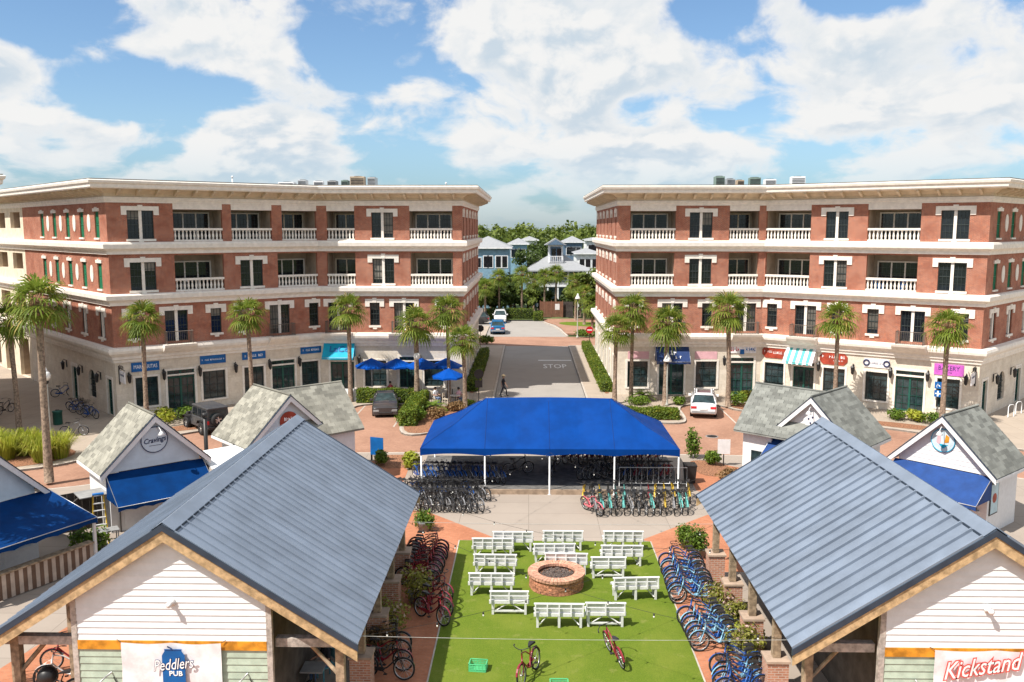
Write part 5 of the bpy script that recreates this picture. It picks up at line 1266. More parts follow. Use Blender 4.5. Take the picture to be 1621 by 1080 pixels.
def bframe(c):
    m = MB(); H1, H0, BB, ST, RH = (.36, 0, .93), (.41, 0, .70), (-.08, 0, .29), (-.26, 0, .80), (-.55, 0, .33)
    m.tube([H1, H0], .026, 6); m.tube([H1, (.10, 0, .86), (-.08, 0, .72), (-.20, 0, .64)], .022, 6); m.tube([H0, (.22, 0, .50), (.05, 0, .34), BB], .026, 6); m.tube([BB, ST], .022, 6)
    for s in (-1, 1):
        m.tube([BB, (-.30, s*.055, .31), (-.55, s*.06, .33)], .013, 4); m.tube([(-.22, s*.02, .66), (-.55, s*.06, .33)], .012, 4); m.tube([H0, (.47, s*.055, .58), (.58, s*.055, .33)], .015, 4)
    for cx, a0, a1 in ((.58, 20, 150), (-.55, 10, 170)):
        pts = [(cx+.365*math.cos(R(a)), .0, .33+.365*math.sin(R(a))) for a in np.linspace(a0, a1, 8)]
        for p, q in zip(pts[:-1], pts[1:]): m.add([(p[0], -.03, p[2]), (p[0], .03, p[2]), (q[0], .03, q[2]), (q[0], -.03, q[2])], ((0, 1, 2, 3), (3, 2, 1, 0))[:1])
    m.prism([(-.55, .29), (-.05, .24), (.02, .33), (-.05, .38), (-.55, .36)], -.075, -.068, 0, Matrix(((1, 0, 0, 0), (0, 0, 1, 0), (0, 1, 0, 0), (0, 0, 0, 1))))
    return m.mesh('frame', BIKEM[c])
BFR = {k: bframe(k) for k in BIKECOL}
_s = MB(); _s.add([(-.17, -.11, 0), (-.17, .11, 0), (.02, .06, 0), (.02, -.06, 0), (.13, -.02, -.01), (.13, .02, -.01), (-.17, -.10, .06), (-.17, .10, .06), (.0, .06, .055), (.0, -.06, .055), (.13, -.02, .03), (.13, .02, .03)],
  ((6, 9, 8, 7), (9, 10, 11, 8), (0, 1, 2, 3)[::-1], (3, 2, 5, 4)[::-1], (0, 6, 7, 1)[::-1], (0, 3, 9, 6), (3, 4, 10, 9), (1, 7, 8, 2), (2, 8, 11, 5), (4, 5, 11, 10)), 0, T(-.29, 0, .88)); _s.tube([(-.27, 0, .78), (-.29, 0, .90)], .014, 5)
BSAD = _s.mesh('saddle', IRON)
_h = MB(); _h.tube([(.36, 0, .92), (.34, 0, 1.02), (.40, 0, 1.04)], .016, 5); _h.tube([(.03, -.36, 1.03), (.17, -.33, 1.06), (.34, -.20, 1.08), (.40, -.06, 1.05), (.40, .06, 1.05), (.34, .20, 1.08), (.17, .33, 1.06), (.03, .36, 1.03)], .013, 5)
for s in (-1, 1): _h.tube([(.03, s*.36, 1.03), (.15, s*.335, 1.055)], .019, 6)
BBAR = _h.mesh('handlebar', IRON)
_c = MB(); _c.tube([(-.08, -.10, .29), (-.08, .10, .29)], .014, 5); _c.tube([(-.08, -.10, .29), (.05, -.10, .20)], .012, 4); _c.tube([(-.08, .10, .29), (-.21, .10, .38)], .012, 4); _c.box(.0, .10, -.20, -.11, .185, .21); _c.box(-.26, -.16, .11, .20, .365, .39)
BCRK = _c.mesh('crank', IRON)
_b = MB()
for k in range(6):
    f = k/5; _b.box(.44+.0*f, .70, -.17+.34*f-.006, -.17+.34*f+.006, .80, .812); _b.box(.44, .452, -.17+.34*f-.006, -.17+.34*f+.006, .80, 1.02); _b.box(.69, .702, -.17+.34*f-.006, -.17+.34*f+.006, .80, 1.02)
for z in (.86, .94, 1.02): _b.tube([(.44, -.17, z), (.70, -.17, z), (.70, .17, z), (.44, .17, z)], .007, 4, closed=True)
BBSK = _b.mesh('basket', IRON)
def bike(p, rz, c, label, group, lean=6, basket=False, s=1.0):
    t = thing('bicycle', label, 'bicycle', p, 0, group); t.rotation_euler = (R(lean), 0, rz); t.scale = (s, s, s)
    ob('frame', BFR[c], t); ob('saddle', BSAD, t); ob('handlebar', BBAR, t); ob('crank', BCRK, t)
    for x in (.58, -.55): w = ob('wheel', BWHEEL, t, T(x, 0, .345)); ob('rim', BRIM, w)
    if basket: ob('basket', BBSK, t)
    return t
rb = random.Random(4)
def ordn(i): return ORD[i] if i < len(ORD) else 'far'
def row(n, p0, p1, heads, cols, what, group, lean=5, jit=.08, basket=.2, frm='left'):
    for i in range(n):
        f = i/(n-1) if n > 1 else 0; c = cols[i % len(cols)] if isinstance(cols, list) else cols
        bike((p0[0]+(p1[0]-p0[0])*f+rb.uniform(-jit, jit)*.4, p0[1]+(p1[1]-p0[1])*f+rb.uniform(-jit, jit), p0[2]), R(heads+rb.uniform(-7, 7)), c,
             '%s bicycle, %s from the %s %s' % (c, ordn(i), frm, what), group, lean+rb.uniform(-2, 2), rb.random() < basket)
g = 'rental bicycles at the tent'
row(15, (-5.75, 44.6, .242), (-1.55, 44.5, .242), -58, ['blue', 'blue', 'blue', 'grey', 'blue'], 'in the row on the left deck', g)
row(16, (-6.2, 42.3, .004), (-2.35, 42.35, .004), -58, ['black', 'black', 'blue', 'black', 'grey'], 'in the row by the left tent poles', g, basket=.5)
row(14, (-5.9, 40.75, .004), (-2.55, 40.55, .004), -62, ['black', 'grey', 'black'], 'in the front row on the left', g, basket=.3)
row(10, (4.9, 44.9, .242), (7.3, 44.9, .242), 235, ['grey', 'black', 'blue', 'black', 'red'], 'behind the crowd barrier', g)
row(14, (2.0, 48.3, .242), (7.2, 48.3, .242), 240, 'red', 'along the back of the tent', g)
row(5, (3.1, 45.2, .242), (4.4, 45.3, .242), 225, ['black', 'grey'], 'left of the crowd barrier', g)
row(14, (2.75, 41.75, .004), (8.0, 42.2, .004), 262, ['yellow', 'black', 'yellow', 'black', 'teal', 'teal', 'black', 'grey', 'red', 'yellow', 'yellow'], 'in the row by the right tent poles', g, basket=.3)
row(14, (3.2, 40.35, .004), (7.6, 40.5, .004), 268, ['grey', 'teal', 'teal', 'black', 'teal', 'grey', 'black', 'black', 'teal', 'black', 'yellow'], 'in the front row on the right', g, basket=.3)
p = G(938, 812); bike((p.x, p.y, .004), R(-58), 'pink', 'pink cruiser bicycle standing at the left end of the right front row', g, 8)
for i, (u, v) in enumerate(((820, 742), (875, 752))):
    p = G(u, v, .24); bike((p.x, 45.8, .242), R(20+60*i), 'black', '%s black bicycle alone on the empty tent deck' % ('left-hand' if i == 0 else 'right-hand'), g, 6)
g = 'blue bicycles beside the right pavilion'
row(9, (6.05, 33.2, .004), (5.95, 30.0, .004), 188, ['blue', 'blue', 'pale blue'], 'in the far group right of the lawn', g, 9, .03, 0, 'far end')
row(6, (5.95, 28.3, .004), (6.05, 26.5, .004), 190, ['blue', 'pale blue'], 'in the middle group right of the lawn', g, 9, .03, 0, 'far end')
row(5, (6.35, 25.0, .004), (6.2, 23.6, .004), 192, ['blue', 'blue', 'pale blue'], 'in the nearest group right of the lawn', g, 9, .03, .1, 'far end')
g = 'red bicycles beside the left pavilion'
row(11, (-4.15, 34.6, .004), (-4.25, 31.3, .004), -14, 'red', 'in the far group left of the lawn', g, -8, .10, 0, 'far end')
row(4, (-3.45, 30.2, .016), (-3.35, 28.5, .016), -35, 'red', 'in the near group left of the lawn', g, -8, .10, 0, 'far end')
row(4, (-4.6, 26.3, .004), (-4.3, 24.6, .004), -10, ['black', 'black', 'red', 'black'], 'in the shade below the left pavilion eave', g, -8, .08, 0, 'far end')
g = 'bicycles standing alone'
p = G(842, 1072); bike((p.x-.05, p.y-.05, .014), R(-112), 'red', 'red bicycle standing on the lawn left of the green crate', g, 8)
p = G(975, 1045); bike((p.x, p.y, .014), R(105), 'red', 'red bicycle leaning over on the lawn right of centre', g, -12)
row(3, (-13.4, 22.8, .055), (-13.9, 25.0, .055), 200, ['black', 'white', 'red'], 'under the far side of the left pavilion', g, 6, .2)
row(4, (-31.2, 60.3, .004), (-33.6, 62.9, .004), -20, ['blue', 'grey', 'blue', 'blue'], 'by the left building side wall', g, 6, .15, .4, 'near end')
p = G(8, 655); bike((p.x, p.y, .004), R(80), 'black', 'black bicycle at the left edge of the picture', g)
p = G(118, 690); bike((p.x, p.y, .004), R(10), 'grey', 'grey bicycle beside the tall grasses on the left', g)
p = G(100, 628); bike((p.x, p.y, .004), R(30), 'blue', 'blue bicycle against the far left wall behind the palms', g)

# ------------------------------------------------------------------ vehicles (x forward)
def wheel_mesh(r, w):
    mb = MB(); mb.lathe([(r*.55, -w/2), (r*.93, -w/2), (r, -w/2+.03), (r, w/2-.03), (r*.93, w/2), (r*.55, w/2)], 20, M=Matrix.Rotation(R(90), 4, 'X'), caps=False); return mb.mesh('wheel', RUBBER)
def rim_mesh(r, w):
    mb = MB(); mb.lathe([(r*.57, -w/2+.03), (r*.57, w/2-.03)], 16, M=Matrix.Rotation(R(90), 4, 'X'), caps=False)
    for s in (-1, 1):
        for k in range(5): mb.box(-.03, .03, min(s*w*.38, s*w*.32), max(s*w*.38, s*w*.32), 0, r*.56, 0, Matrix.Rotation(k*2*math.pi/5, 4, 'Y'))
    mb.lathe([(.06, -w*.4), (.06, w*.4)], 8, M=Matrix.Rotation(R(90), 4, 'X')); return mb.mesh('rim', RIM)
def loft(secs):
    mb = MB(); n = len(secs[0]); vs = [p for s in secs for p in s]
    fs = [(i*n+j, i*n+(j+1) % n, (i+1)*n+(j+1) % n, (i+1)*n+j) for i in range(len(secs)-1) for j in range(n)]
    fs += [tuple(range(n-1, -1, -1)), tuple((len(secs)-1)*n+j for j in range(n))]
    mb.add(vs, fs, smooth=True); return mb
def car(loc, rz, label, st, cab, paint, wb, r=.34, group=None, tail=True, hw=.92, rearglass=True, roofrack=False, glass=GLASST, lampm=None):
    """st: stations (x, half width, z bottom, z shoulder, z top); cab: (x base front, x roof front, x roof rear, x base rear, z belt, z roof, half width belt, half width roof)"""
    C_ = thing('parked_car', label, 'car', loc, rz, group)
    secs = []
    for x, w, zb, zs, zt in st:
        secs.append([(x, -w*.90, zb), (x, -w*.99, zb+.10), (x, -w, (zb+zs)/2), (x, -w*.985, zs), (x, -w*.90, zt-.02), (x, -w*.6, zt+.015), (x, 0, zt+.03), (x, w*.6, zt+.015), (x, w*.90, zt-.02), (x, w*.985, zs), (x, w, (zb+zs)/2), (x, w*.99, zb+.10), (x, w*.90, zb)])
    secs = [s[::-1] for s in secs]
    b = loft(secs); me = b.mesh('body', paint); me.set_sharp_from_angle(angle=R(32)); body = ob('body', me, C_)
    xf, rf, rr, xr, zb, zr, wb_, wr = cab
    v = [(xf, -wb_, zb), (xf, wb_, zb), (rf, wr, zr), (rf, -wr, zr), (rr, wr, zr), (rr, -wr, zr), (xr, wb_, zb), (xr, -wb_, zb)]
    g = MB(); g.add(v, ((0, 1, 2, 3), (7, 5, 4, 6), (1, 6, 4, 2), (0, 3, 5, 7))); g.build('glasshouse', glass, C_)
    rf_ = MB(); e = .03
    rf_.add([(rf+.06, wr+e, zr-.02), (rf+.06, -wr-e, zr-.02), (rr-.06, -wr-e, zr-.02), (rr-.06, wr+e, zr-.02), (rf-.05, wr-.06, zr+.045), (rf-.05, -wr+.06, zr+.045), (rr+.05, -wr+.06, zr+.045), (rr+.05, wr-.06, zr+.045), ((rf+rr)/2, 0, zr+.065)],
            ((4, 5, 8), (5, 6, 8), (6, 7, 8), (7, 4, 8), (0, 1, 5, 4), (1, 2, 6, 5), (2, 3, 7, 6), (3, 0, 4, 7), (3, 2, 1, 0))); rf_.build('roof', paint, C_)
    pl = MB()
    for s in (-1, 1):
        for (xa, xb) in ((xf, rf), (xr, rr)): pl.tube([(xa, s*(wb_+.01), zb-.02), (xb, s*(wr+.01), zr)], .045, 5)
        xm = (xf+xr)/2; xm2 = (rf+rr)/2; pl.tube([(xm, s*(wb_+.008), zb-.02), (xm2, s*(wr+.008), zr)], .04, 5)
    pl.build('pillars', paint, C_)
    wm = cached(('whl', r), lambda: wheel_mesh(r, .22)); rm = cached(('rm', r), lambda: rim_mesh(r, .22))
    for x in (wb/2, -wb/2):
        for s in (-1, 1): w_ = ob('wheel', wm, C_, T(x, s*(hw-.10), r)); ob('rim', rm, w_)
    ar = MB()
    for x in (wb/2, -wb/2):
        for s in (-1, 1): ar.lathe([(.02, 0), (r*1.14, 0)], 18, M=Matrix.Translation((x, s*(hw+.004), r+.02)) @ Matrix.Rotation(R(90), 4, 'X'), caps=False)
    ar.build('wheel_arch', IRON, C_)
    for s in (-1, 1): m = MB(); m.bbox(xf-.42, xf-.24, min(s*(hw-.02), s*(hw+.18)), max(s*(hw-.02), s*(hw+.18)), zb-.02, zb+.14, .02); m.build('mirror', paint, C_)
    x1, x0 = st[0][0], st[-1][0]; zs1, zs0 = st[0][3], st[-1][3]
    for s in (-1, 1):
        h = MB(); h.bbox(x1-.13, x1+.02, min(s*.45, s*(hw-.10)), max(s*.45, s*(hw-.10)), zs1-.16, zs1-.02, .02); h.build('headlight', lampm or LAMPG, C_)
        h = MB(); h.bbox(x0-.02, x0+.14, min(s*.48, s*(hw-.06)), max(s*.48, s*(hw-.06)), zs0-.16, zs0+.0, .02); h.build('tail_light', RED, C_)
    m = MB(); m.bbox(x1-.06, x1+.04, -.5, .5, st[0][2]+.08, zs1-.2, .02); m.build('grille', IRON, C_)
    m = MB(); m.bbox(x0-.05, x0+.10, -hw*.86, hw*.86, st[-1][2]-.0, st[-1][2]+.16, .03); m.build('rear_bumper', GREY, C_)
    MB().box(x0-.035, x0-.021, -.26, .26, zs0-.26, zs0-.13).build('number_plate', WHITE, C_)
    if roofrack:
        for s in (-1, 1): MB().tube([(rf, s*(wr-.04), zr+.08), (rr, s*(wr-.04), zr+.08)], .022, 5).build('roof_rail', IRON, C_)
        MB().box(rr+.5, rf-.25, -wr*.72, wr*.72, zr+.068, zr+.074).build('sunroof', GLASS, C_)
    return C_
CARW = mat('car_white', (.80, .80, .81), .25, var=.02, spec=.5, coat=.5); CARD = mat('car_dark', (.040, .038, .042), .28, spec=.5, coat=.6); CARB = mat('car_blue', (.01, .14, .34), .28, coat=.5); CARG = mat('jeep_grey', (.060, .062, .068), .4, coat=.2)
suv_st = [(2.30, .70, .34, .78, .88), (2.15, .86, .24, .88, .98), (1.2, .93, .22, .95, 1.07), (.6, .94, .22, .98, 1.10), (-1.4, .94, .24, 1.04, 1.15), (-2.05, .93, .30, 1.05, 1.16), (-2.28, .88, .38, 1.02, 1.14), (-2.36, .80, .44, .92, 1.04)]
suv_cab = (1.20, .30, -1.85, -2.26, 1.10, 1.70, .86, .66)
p = G(1123, 664, ZR); SUV = car((p.x+.02, p.y+2.35, ZR), R(79), 'white SUV with dark sunroof parked rear-on by the right kerb island', suv_st, suv_cab, CARW, 2.7, .36, 'cars parked round the circle', hw=.94, roofrack=True)
musc = [(2.38, .80, .24, .62, .72), (2.25, .92, .18, .70, .80), (1.3, .95, .17, .76, .92), (.4, .95, .17, .80, .94), (-1.2, .95, .19, .86, .95), (-2.1, .93, .26, .86, .98), (-2.38, .86, .36, .84, .94)]
p = G(603, 662, ZR); car((p.x-.05, p.y+2.4, ZR), R(-81), 'dark sports coupe parked nose-out beside the left hedge', musc, (.75, -.20, -1.05, -2.05, .93, 1.36, .84, .58), CARD, 2.8, .35, 'cars parked round the circle', hw=.95, lampm=GREY)
# jeep
def jeep(loc, rz):
    C_ = thing('parked_car', 'dark grey off-road vehicle with spare wheel parked at the left shops', 'car', loc, rz, 'cars parked round the circle')
    b = MB(); b.bbox(-1.95, .75, -.78, .78, .45, 1.12, .05); b.bbox(.752, 1.85, -.66, .66, .50, 1.10, .06); b.build('body', CARG, C_)
    c = MB(); c.add([(.70, -.74, 1.12), (.70, .74, 1.12), (.45, .68, 1.78), (.45, -.68, 1.78), (-1.92, .70, 1.78), (-1.92, -.70, 1.78), (-1.95, .75, 1.12), (-1.95, -.75, 1.12)], ((0, 1, 2, 3), (7, 5, 4, 6), (1, 6, 4, 2), (0, 3, 5, 7))); c.build('hardtop', CARG, C_)
    MB().bbox(-1.98, .52, -.74, .74, 1.76, 1.86, .04).build('roof', CARG, C_)
    for s in (-1, 1):
        for (xa, xb) in ((.38, -.30), (-.42, -1.02), (-1.14, -1.78)):
            g = MB(); g.add([(xa, s*.765, 1.18), (xb, s*.765, 1.18), (xb-.01, s*.722, 1.68), (xa-.05, s*.722, 1.68)], ((0, 1, 2, 3) if s > 0 else (3, 2, 1, 0),)); g.build('side_window', GLASS, C_)
    g = MB(); g.add([(.725, -.66, 1.18), (.725, .66, 1.18), (.515, .6, 1.70), (.515, -.6, 1.70)], ((0, 1, 2, 3),)); g.build('windscreen', GLASST, C_)
    g = MB(); g.add([(-1.96, -.6, 1.22), (-1.96, .6, 1.22), (-1.95, .58, 1.68), (-1.95, -.58, 1.68)], ((3, 2, 1, 0),)); g.build('rear_window', GLASST, C_)
    wm = cached(('whl', .43), lambda: wheel_mesh(.43, .28)); rm = cached(('rm', .43), lambda: rim_mesh(.43, .28))
    for x in (1.25, -1.25):
        for s in (-1, 1):
            w_ = ob('wheel', wm, C_, T(x, s*.80, .43)); ob('rim', rm, w_)
            f = MB(); f.add([(x-.62, s*.66, .62), (x-.45, s*.66, .95), (x+.45, s*.66, .95), (x+.62, s*.66, .68), (x-.62, s*.95, .62), (x-.45, s*.95, .93), (x+.45, s*.95, .93), (x+.62, s*.95, .68)], ((0, 1, 5, 4), (1, 2, 6, 5), (2, 3, 7, 6))); f.build('fender', IRON, C_)
    w_ = ob('spare_wheel', wm, C_, T(-2.12, .08, 1.05, rz=R(90))); ob('rim', rm, w_)
    MB().bbox(-2.12, -1.955, -.78, .78, .46, .62, .03).build('rear_bumper', IRON, C_); MB().bbox(1.852, 2.05, -.80, .80, .46, .62, .03).build('front_bumper', IRON, C_)
    for s in (-1, 1): MB().box(-1.99, -1.952, min(s*.62, s*.76), max(s*.62, s*.76), .78, 1.0).build('tail_light', RED, C_); MB().bbox(.55, .70, min(s*.80, s*1.0), max(s*.80, s*1.0), 1.14, 1.32, .02).build('mirror', IRON, C_)
    for s in (-1, 1): MB().lathe([(.11, 0), (.11, .03)], 12, M=Matrix.Translation((1.851, s*.5, .92)) @ Matrix.Rotation(R(90), 4, 'Y')).build('headlight', LAMPG, C_)
p = G(322, 684, ZR); jeep((p.x, p.y+.6, ZR), R(133))
p = G(787, 530, ZR); car((p.x, p.y+2.2, ZR), R(92), 'blue SUV parked at the left kerb of the far street', suv_st, suv_cab, CARB, 2.7, .36, 'cars in the far street', hw=.94)
p = G(791, 512, ZR); car((p.x, p.y+2.2, ZR), R(-88), 'white car parked behind the blue SUV in the far street', suv_st, suv_cab, CARW, 2.7, .36, 'cars in the far street', hw=.94)
p = G(758, 505, ZR); car((p.x-.5, 124, ZR), R(178), 'black car half hidden at the far street corner', suv_st, suv_cab, CARD, 2.7, .36, 'cars in the far street', hw=.94)
p = G(6, 700, ZR); car((-39.5, 57.5, .0), R(40), 'dark blue car at the left edge behind the palms', musc, (.85, -.15, -1.25, -2.0, .92, 1.34, .82, .60), AWNN, 2.8, .35, None, hw=.95)

# ------------------------------------------------------------------ people
def skin_body(J, E_, name='body'):
    me = bpy.data.meshes.new('skel'); keys = list(J); idx = {k: i for i, k in enumerate(keys)}
    me.from_pydata([J[k][:3] for k in keys], [(idx[a], idx[b]) for a, b in E_], []); o = bpy.data.objects.new('skel', me); COL.objects.link(o)
    sk = o.modifiers.new('s', 'SKIN'); sk.use_smooth_shade = True
    for k in keys: v = me.skin_vertices[0].data[idx[k]]; r = J[k][3]; v.radius = (r, r*(J[k][4] if len(J[k]) > 4 else 1)); v.use_root = (k == 'pelvis')
    sb = o.modifiers.new('d', 'SUBSURF'); sb.levels = 1
    dg = bpy.context.evaluated_depsgraph_get(); out = bpy.data.meshes.new_from_object(o.evaluated_get(dg)); bpy.data.objects.remove(o); out.name = name; return out
EDG = [('pelvis', 'waist'), ('waist', 'chest'), ('chest', 'neck'), ('neck', 'head'), ('head', 'crown')]
for s in 'LR': EDG += [('chest', 'sh'+s), ('sh'+s, 'el'+s), ('el'+s, 'wr'+s), ('wr'+s, 'pa'+s)]+[('pa'+s, f+s) for f in ('f1', 'f2', 'f3', 'f4')]+[('wr'+s, 'th'+s), ('pelvis', 'hp'+s), ('hp'+s, 'kn'+s), ('kn'+s, 'an'+s), ('an'+s, 'to'+s)]
def person(loc, rz, label, pose, shirt, pants, hat=None, hair=HAIR, sleeves=.5, skirt=False):
    P = thing('person', label, 'person', loc, rz)
    J = {'pelvis': (0, 0, .95, .15, .8), 'waist': (0, 0, 1.10, .13, .8), 'chest': (0, 0, 1.33, .16, .75), 'neck': (0, 0, 1.50, .055), 'head': (.02, 0, 1.62, .095), 'crown': (.01, 0, 1.72, .075)}
    for s, q in (('L', 1), ('R', -1)):
        J['sh'+s] = (0, q*.19, 1.41, .06)
        if pose == 'walk': el, wr = (-.10*q, q*.24, 1.13), (.06-.16*q, q*.25, .92); kn, an = (.20*q+.06, q*.09, .52), (.30*q-.02, q*.09, .09)
        elif pose == 'sit': el, wr = (.06, q*.25, 1.14), (.30, q*.16, 1.16); kn, an = (.44, q*.11, .93), (.46, q*.11, .52)
        else: el, wr = (0, q*.26, 1.14), (.05, q*.27, .90); kn, an = (.02, q*.10, .52), (0, q*.10, .09)
        J['el'+s] = (*el, .045); J['wr'+s] = (*wr, .030)
        d = (Vector(wr)-Vector(el)).normalized(); pa = Vector(wr)+d*.07; J['pa'+s] = (*pa, .030, .6)
        for k, f in enumerate(('f1', 'f2', 'f3', 'f4')): e = pa+d*(.07+.012*(k in (1, 2)))+Vector((0, 0, 0))+Vector((.022*(k-1.5), 0, -.012)); J[f+s] = (*e, .009)
        e = Vector(wr)+d*.06+Vector((.045, 0, .01)); J['th'+s] = (*e, .010)
        J['hp'+s] = (0, q*.10, .90, .095); J['kn'+s] = (*kn, .062); J['an'+s] = (*an, .045); J['to'+s] = (an[0]+.17, an[1], an[2]-.05, .04)
    me = skin_body(J, EDG)
    for m in (SKIN, shirt, pants, IRON): me.materials.append(m)
    hz = {'sit': .98}.get(pose, .98)
    for f in me.polygons:
        c = f.center; arm = abs(c.y) > .205 or (pose == 'sit' and c.x > .15 and c.z > 1.02)
        mi = 0
        if c.z > 1.50: mi = 0
        elif arm and c.z > .78: mi = 1 if (c.z > 1.41-.30*sleeves*1.2 and not (pose == 'sit' and c.x > .1)) else 0
        elif c.z > hz: mi = 1
        elif pose == 'sit': mi = 2 if c.z > .56 else 3
        else: mi = 2 if c.z > .13 else 3
        f.material_index = mi; f.use_smooth = True
    ob('body', me, P)
    h = MB(); h.lathe([(.098, -.03), (.108, .03), (.10, .09), (.06, .135), (.005, .15)], 12, (-.012, 0, 1.63)); h.build('hair', hair, P)
    fc = MB(); fc.sphere((.112, 0, 1.615), .018, 6); fc.build('nose', SKIN, P)
    fe = MB()
    for q in (-1, 1): fe.sphere((.100, q*.035, 1.645), .011, 6)
    fe.build('eyes', IRON, P); MB().box(.098, .106, -.025, .025, 1.568, 1.576).build('mouth', CLOTHR, P)
    if hat: m = MB(); m.lathe([(.20, .0), (.20, .015), (.105, .02), (.10, .11), (.06, .13), (.005, .13)], 16, (0, 0, 1.70)); m.build('hat', hat, P)
    if skirt: m = MB(); m.lathe([(.15, 1.02), (.22, .8), (.27, .58), (.26, .58)], 14, caps=False); m.build('skirt', pants, P)
    return P
p = G(797, 628, ZR); person((p.x, p.y, ZR+.006), R(15), 'person in dark clothes and straw hat walking across the street', 'walk', CLOTHD, CLOTHD, HATM)
p = G(813, 493, 0); person((p.x, p.y, 0), R(190), 'distant person in white top and jeans by the far hedge', 'stand', CLOTHW, JEANS)
def dining_chair(p, rz, label, m, group='cafe chairs'):
    t = thing('chair', label, 'chair', p, rz, group)
    MB().box(-.22, .22, -.22, .22, .43, .46).build('seat', m, t); MB().box(-.24, -.20, -.21, .21, .62, .90).build('backrest', m, t)
    for x in (-.2, .2):
        for y in (-.2, .2): MB().box(x-.018, x+.018, y-.018, y+.018, 0, .43 if x > 0 else .62).build('leg', m, t)
    return t
def cafe_table(p, label, m, r=.42, sq=False, group='cafe tables'):
    t = thing('table', label, 'table', p, 0, group)
    if sq: MB().box(-r, r, -r, r, .72, .76).build('table_top', m, t)
    else: MB().lathe([(r, .72), (r, .75)], 20).build('table_top', m, t)
    MB().lathe([(.035, .03), (.035, .72)], 8).build('stem', IRON, t); MB().lathe([(.25, 0), (.25, .02), (.06, .03)], 12).build('foot', IRON, t); return t
# diner under the left pavilion
dining_chair((-6.02, 24.45, .052), R(-140), 'pale blue armchair holding the diner under the left pavilion', CLOTHG); person((-6.02, 24.45, .052-.46+.0), R(-140), 'person in a dark shirt seated at a table under the left pavilion', 'sit', CLOTHD, JEANS)
cafe_table((-6.22, 23.72, .052), 'dark dining table in front of the seated diner in the left pavilion', GREY, .32, True)
# cafe terrace with parasols
PARB = mat('parasol_blue', (.0, .075, .42), .6, var=.05, spec=.15, trans=.15)
def parasol(p, r, h, label, tilt=0):
    t = thing('parasol', label, 'parasol', p, R(random.uniform(0, 40)), 'blue parasols on the cafe terrace')
    MB().lathe([(.26, 0), (.26, .06), (.05, .08)], 14).build('base', GREY, t); MB().lathe([(.022, .05), (.022, h+.12)], 8).build('pole', WOODW, t)
    n = 8; c = MB(); ap = (0, 0, h+.1)
    ring = [[(rr*r*math.cos(2*math.pi*k/n), rr*r*math.sin(2*math.pi*k/n), z) for k in range(n)] for rr, z in ((.5, h-.20), (1.0, h-.52))]
    for k in range(n):
        j = (k+1) % n; mid = ((ring[1][k][0]+ring[1][j][0])/2*.97, (ring[1][k][1]+ring[1][j][1])/2*.97, h-.49)
        c.add([ap, ring[0][k], ring[0][j]], ((0, 1, 2),)); c.add([ring[0][k], ring[1][k], mid, ring[1][j], ring[0][j]], ((0, 1, 2, 3, 4),))
        lo = lambda q: (q[0]*1.01, q[1]*1.01, q[2]-.13)
        c.add([ring[1][k], lo(ring[1][k]), lo(mid), mid], ((0, 1, 2, 3),)); c.add([mid, lo(mid), lo(ring[1][j]), ring[1][j]], ((0, 1, 2, 3),))
    c.build('canopy', PARB, t)
    for k in range(n): MB().tube([(0, 0, h-.02), (ring[1][k][0]*.98, ring[1][k][1]*.98, h-.56)], .010, 4).build('rib', STEEL, t)
    return t
UM = [(588, 567, 68.0, 'leftmost blue parasol on the terrace'), (628, 567, 68.6, 'second blue parasol from the left on the terrace'), (668, 567, 67.8, 'middle blue parasol behind the street lamp'), (706, 567, 68.8, 'fourth blue parasol, behind the tall palm'), (710, 583, 65.6, 'front blue parasol nearest the planting')]
for i, (u, v, y, lab) in enumerate(UM):
    p = atY(u, v, y); h = p.z-.1; parasol((p.x, y, .012), 1.32, h, lab)
    cafe_table((p.x+.5, y-.12, .012), 'cream cafe table under the %s' % ['leftmost parasol', 'second parasol', 'middle parasol', 'fourth parasol', 'front parasol'][i], CREAMB, .4)
    for k, a in enumerate((20, 160)): dining_chair((p.x+.5+.75*math.cos(R(a)), y-.12+.75*math.sin(R(a))*.6, .012), R(a+180), 'cream cafe chair on the %s of the table under the %s' % (('right', 'left')[k], ['leftmost parasol', 'second parasol', 'middle parasol', 'fourth parasol', 'front parasol'][i]), CREAMB)
for u, y, sh, lab in ((618, 68.4, CLOTHR, 'seated person in a red top beneath the second parasol'), (689, 66.0, CLOTHW, 'seated person in a white top left of the front parasol'), (726, 65.9, PINK, 'seated person in a pink top right of the front parasol'), (495, 66.9, CLOTHW, 'seated person outside the shop window beside the blue sign')):
    p = atY(u, 620, y); dining_chair((p.x, p.y, .012), R(-40), 'chair under the '+lab, CREAMB); person((p.x, p.y, .012-.46), R(-40), lab, 'sit', sh, JEANS)
for i, (u, y) in enumerate(((460, 66.2), (478, 66.6), (505, 67.0))):
    p = atY(u, 620, y); cafe_table((p.x, y, .012), '%s cream table outside the left wing shops' % ORD[i], CREAMB, .4)
p = G(1364, 640); t = thing('bench', 'dark green park bench outside the right shops', 'bench', (p.x+.3, p.y-.9, .01), R(-36))
for k in range(3): MB().box(-.8, .8, -.2+k*.14, -.08+k*.14, .42, .45).build('seat_slat', DGREEN, t); MB().box(-.8, .8, .22, .25, .52+k*.13, .63+k*.13).build('back_slat', DGREEN, t)
for x in (-.7, .7): MB().box(x-.03, x+.03, -.2, .25, 0, .419).build('leg', IRON, t); MB().box(x-.03, x+.03, .251, .29, 0, .9).build('back_post', IRON, t)

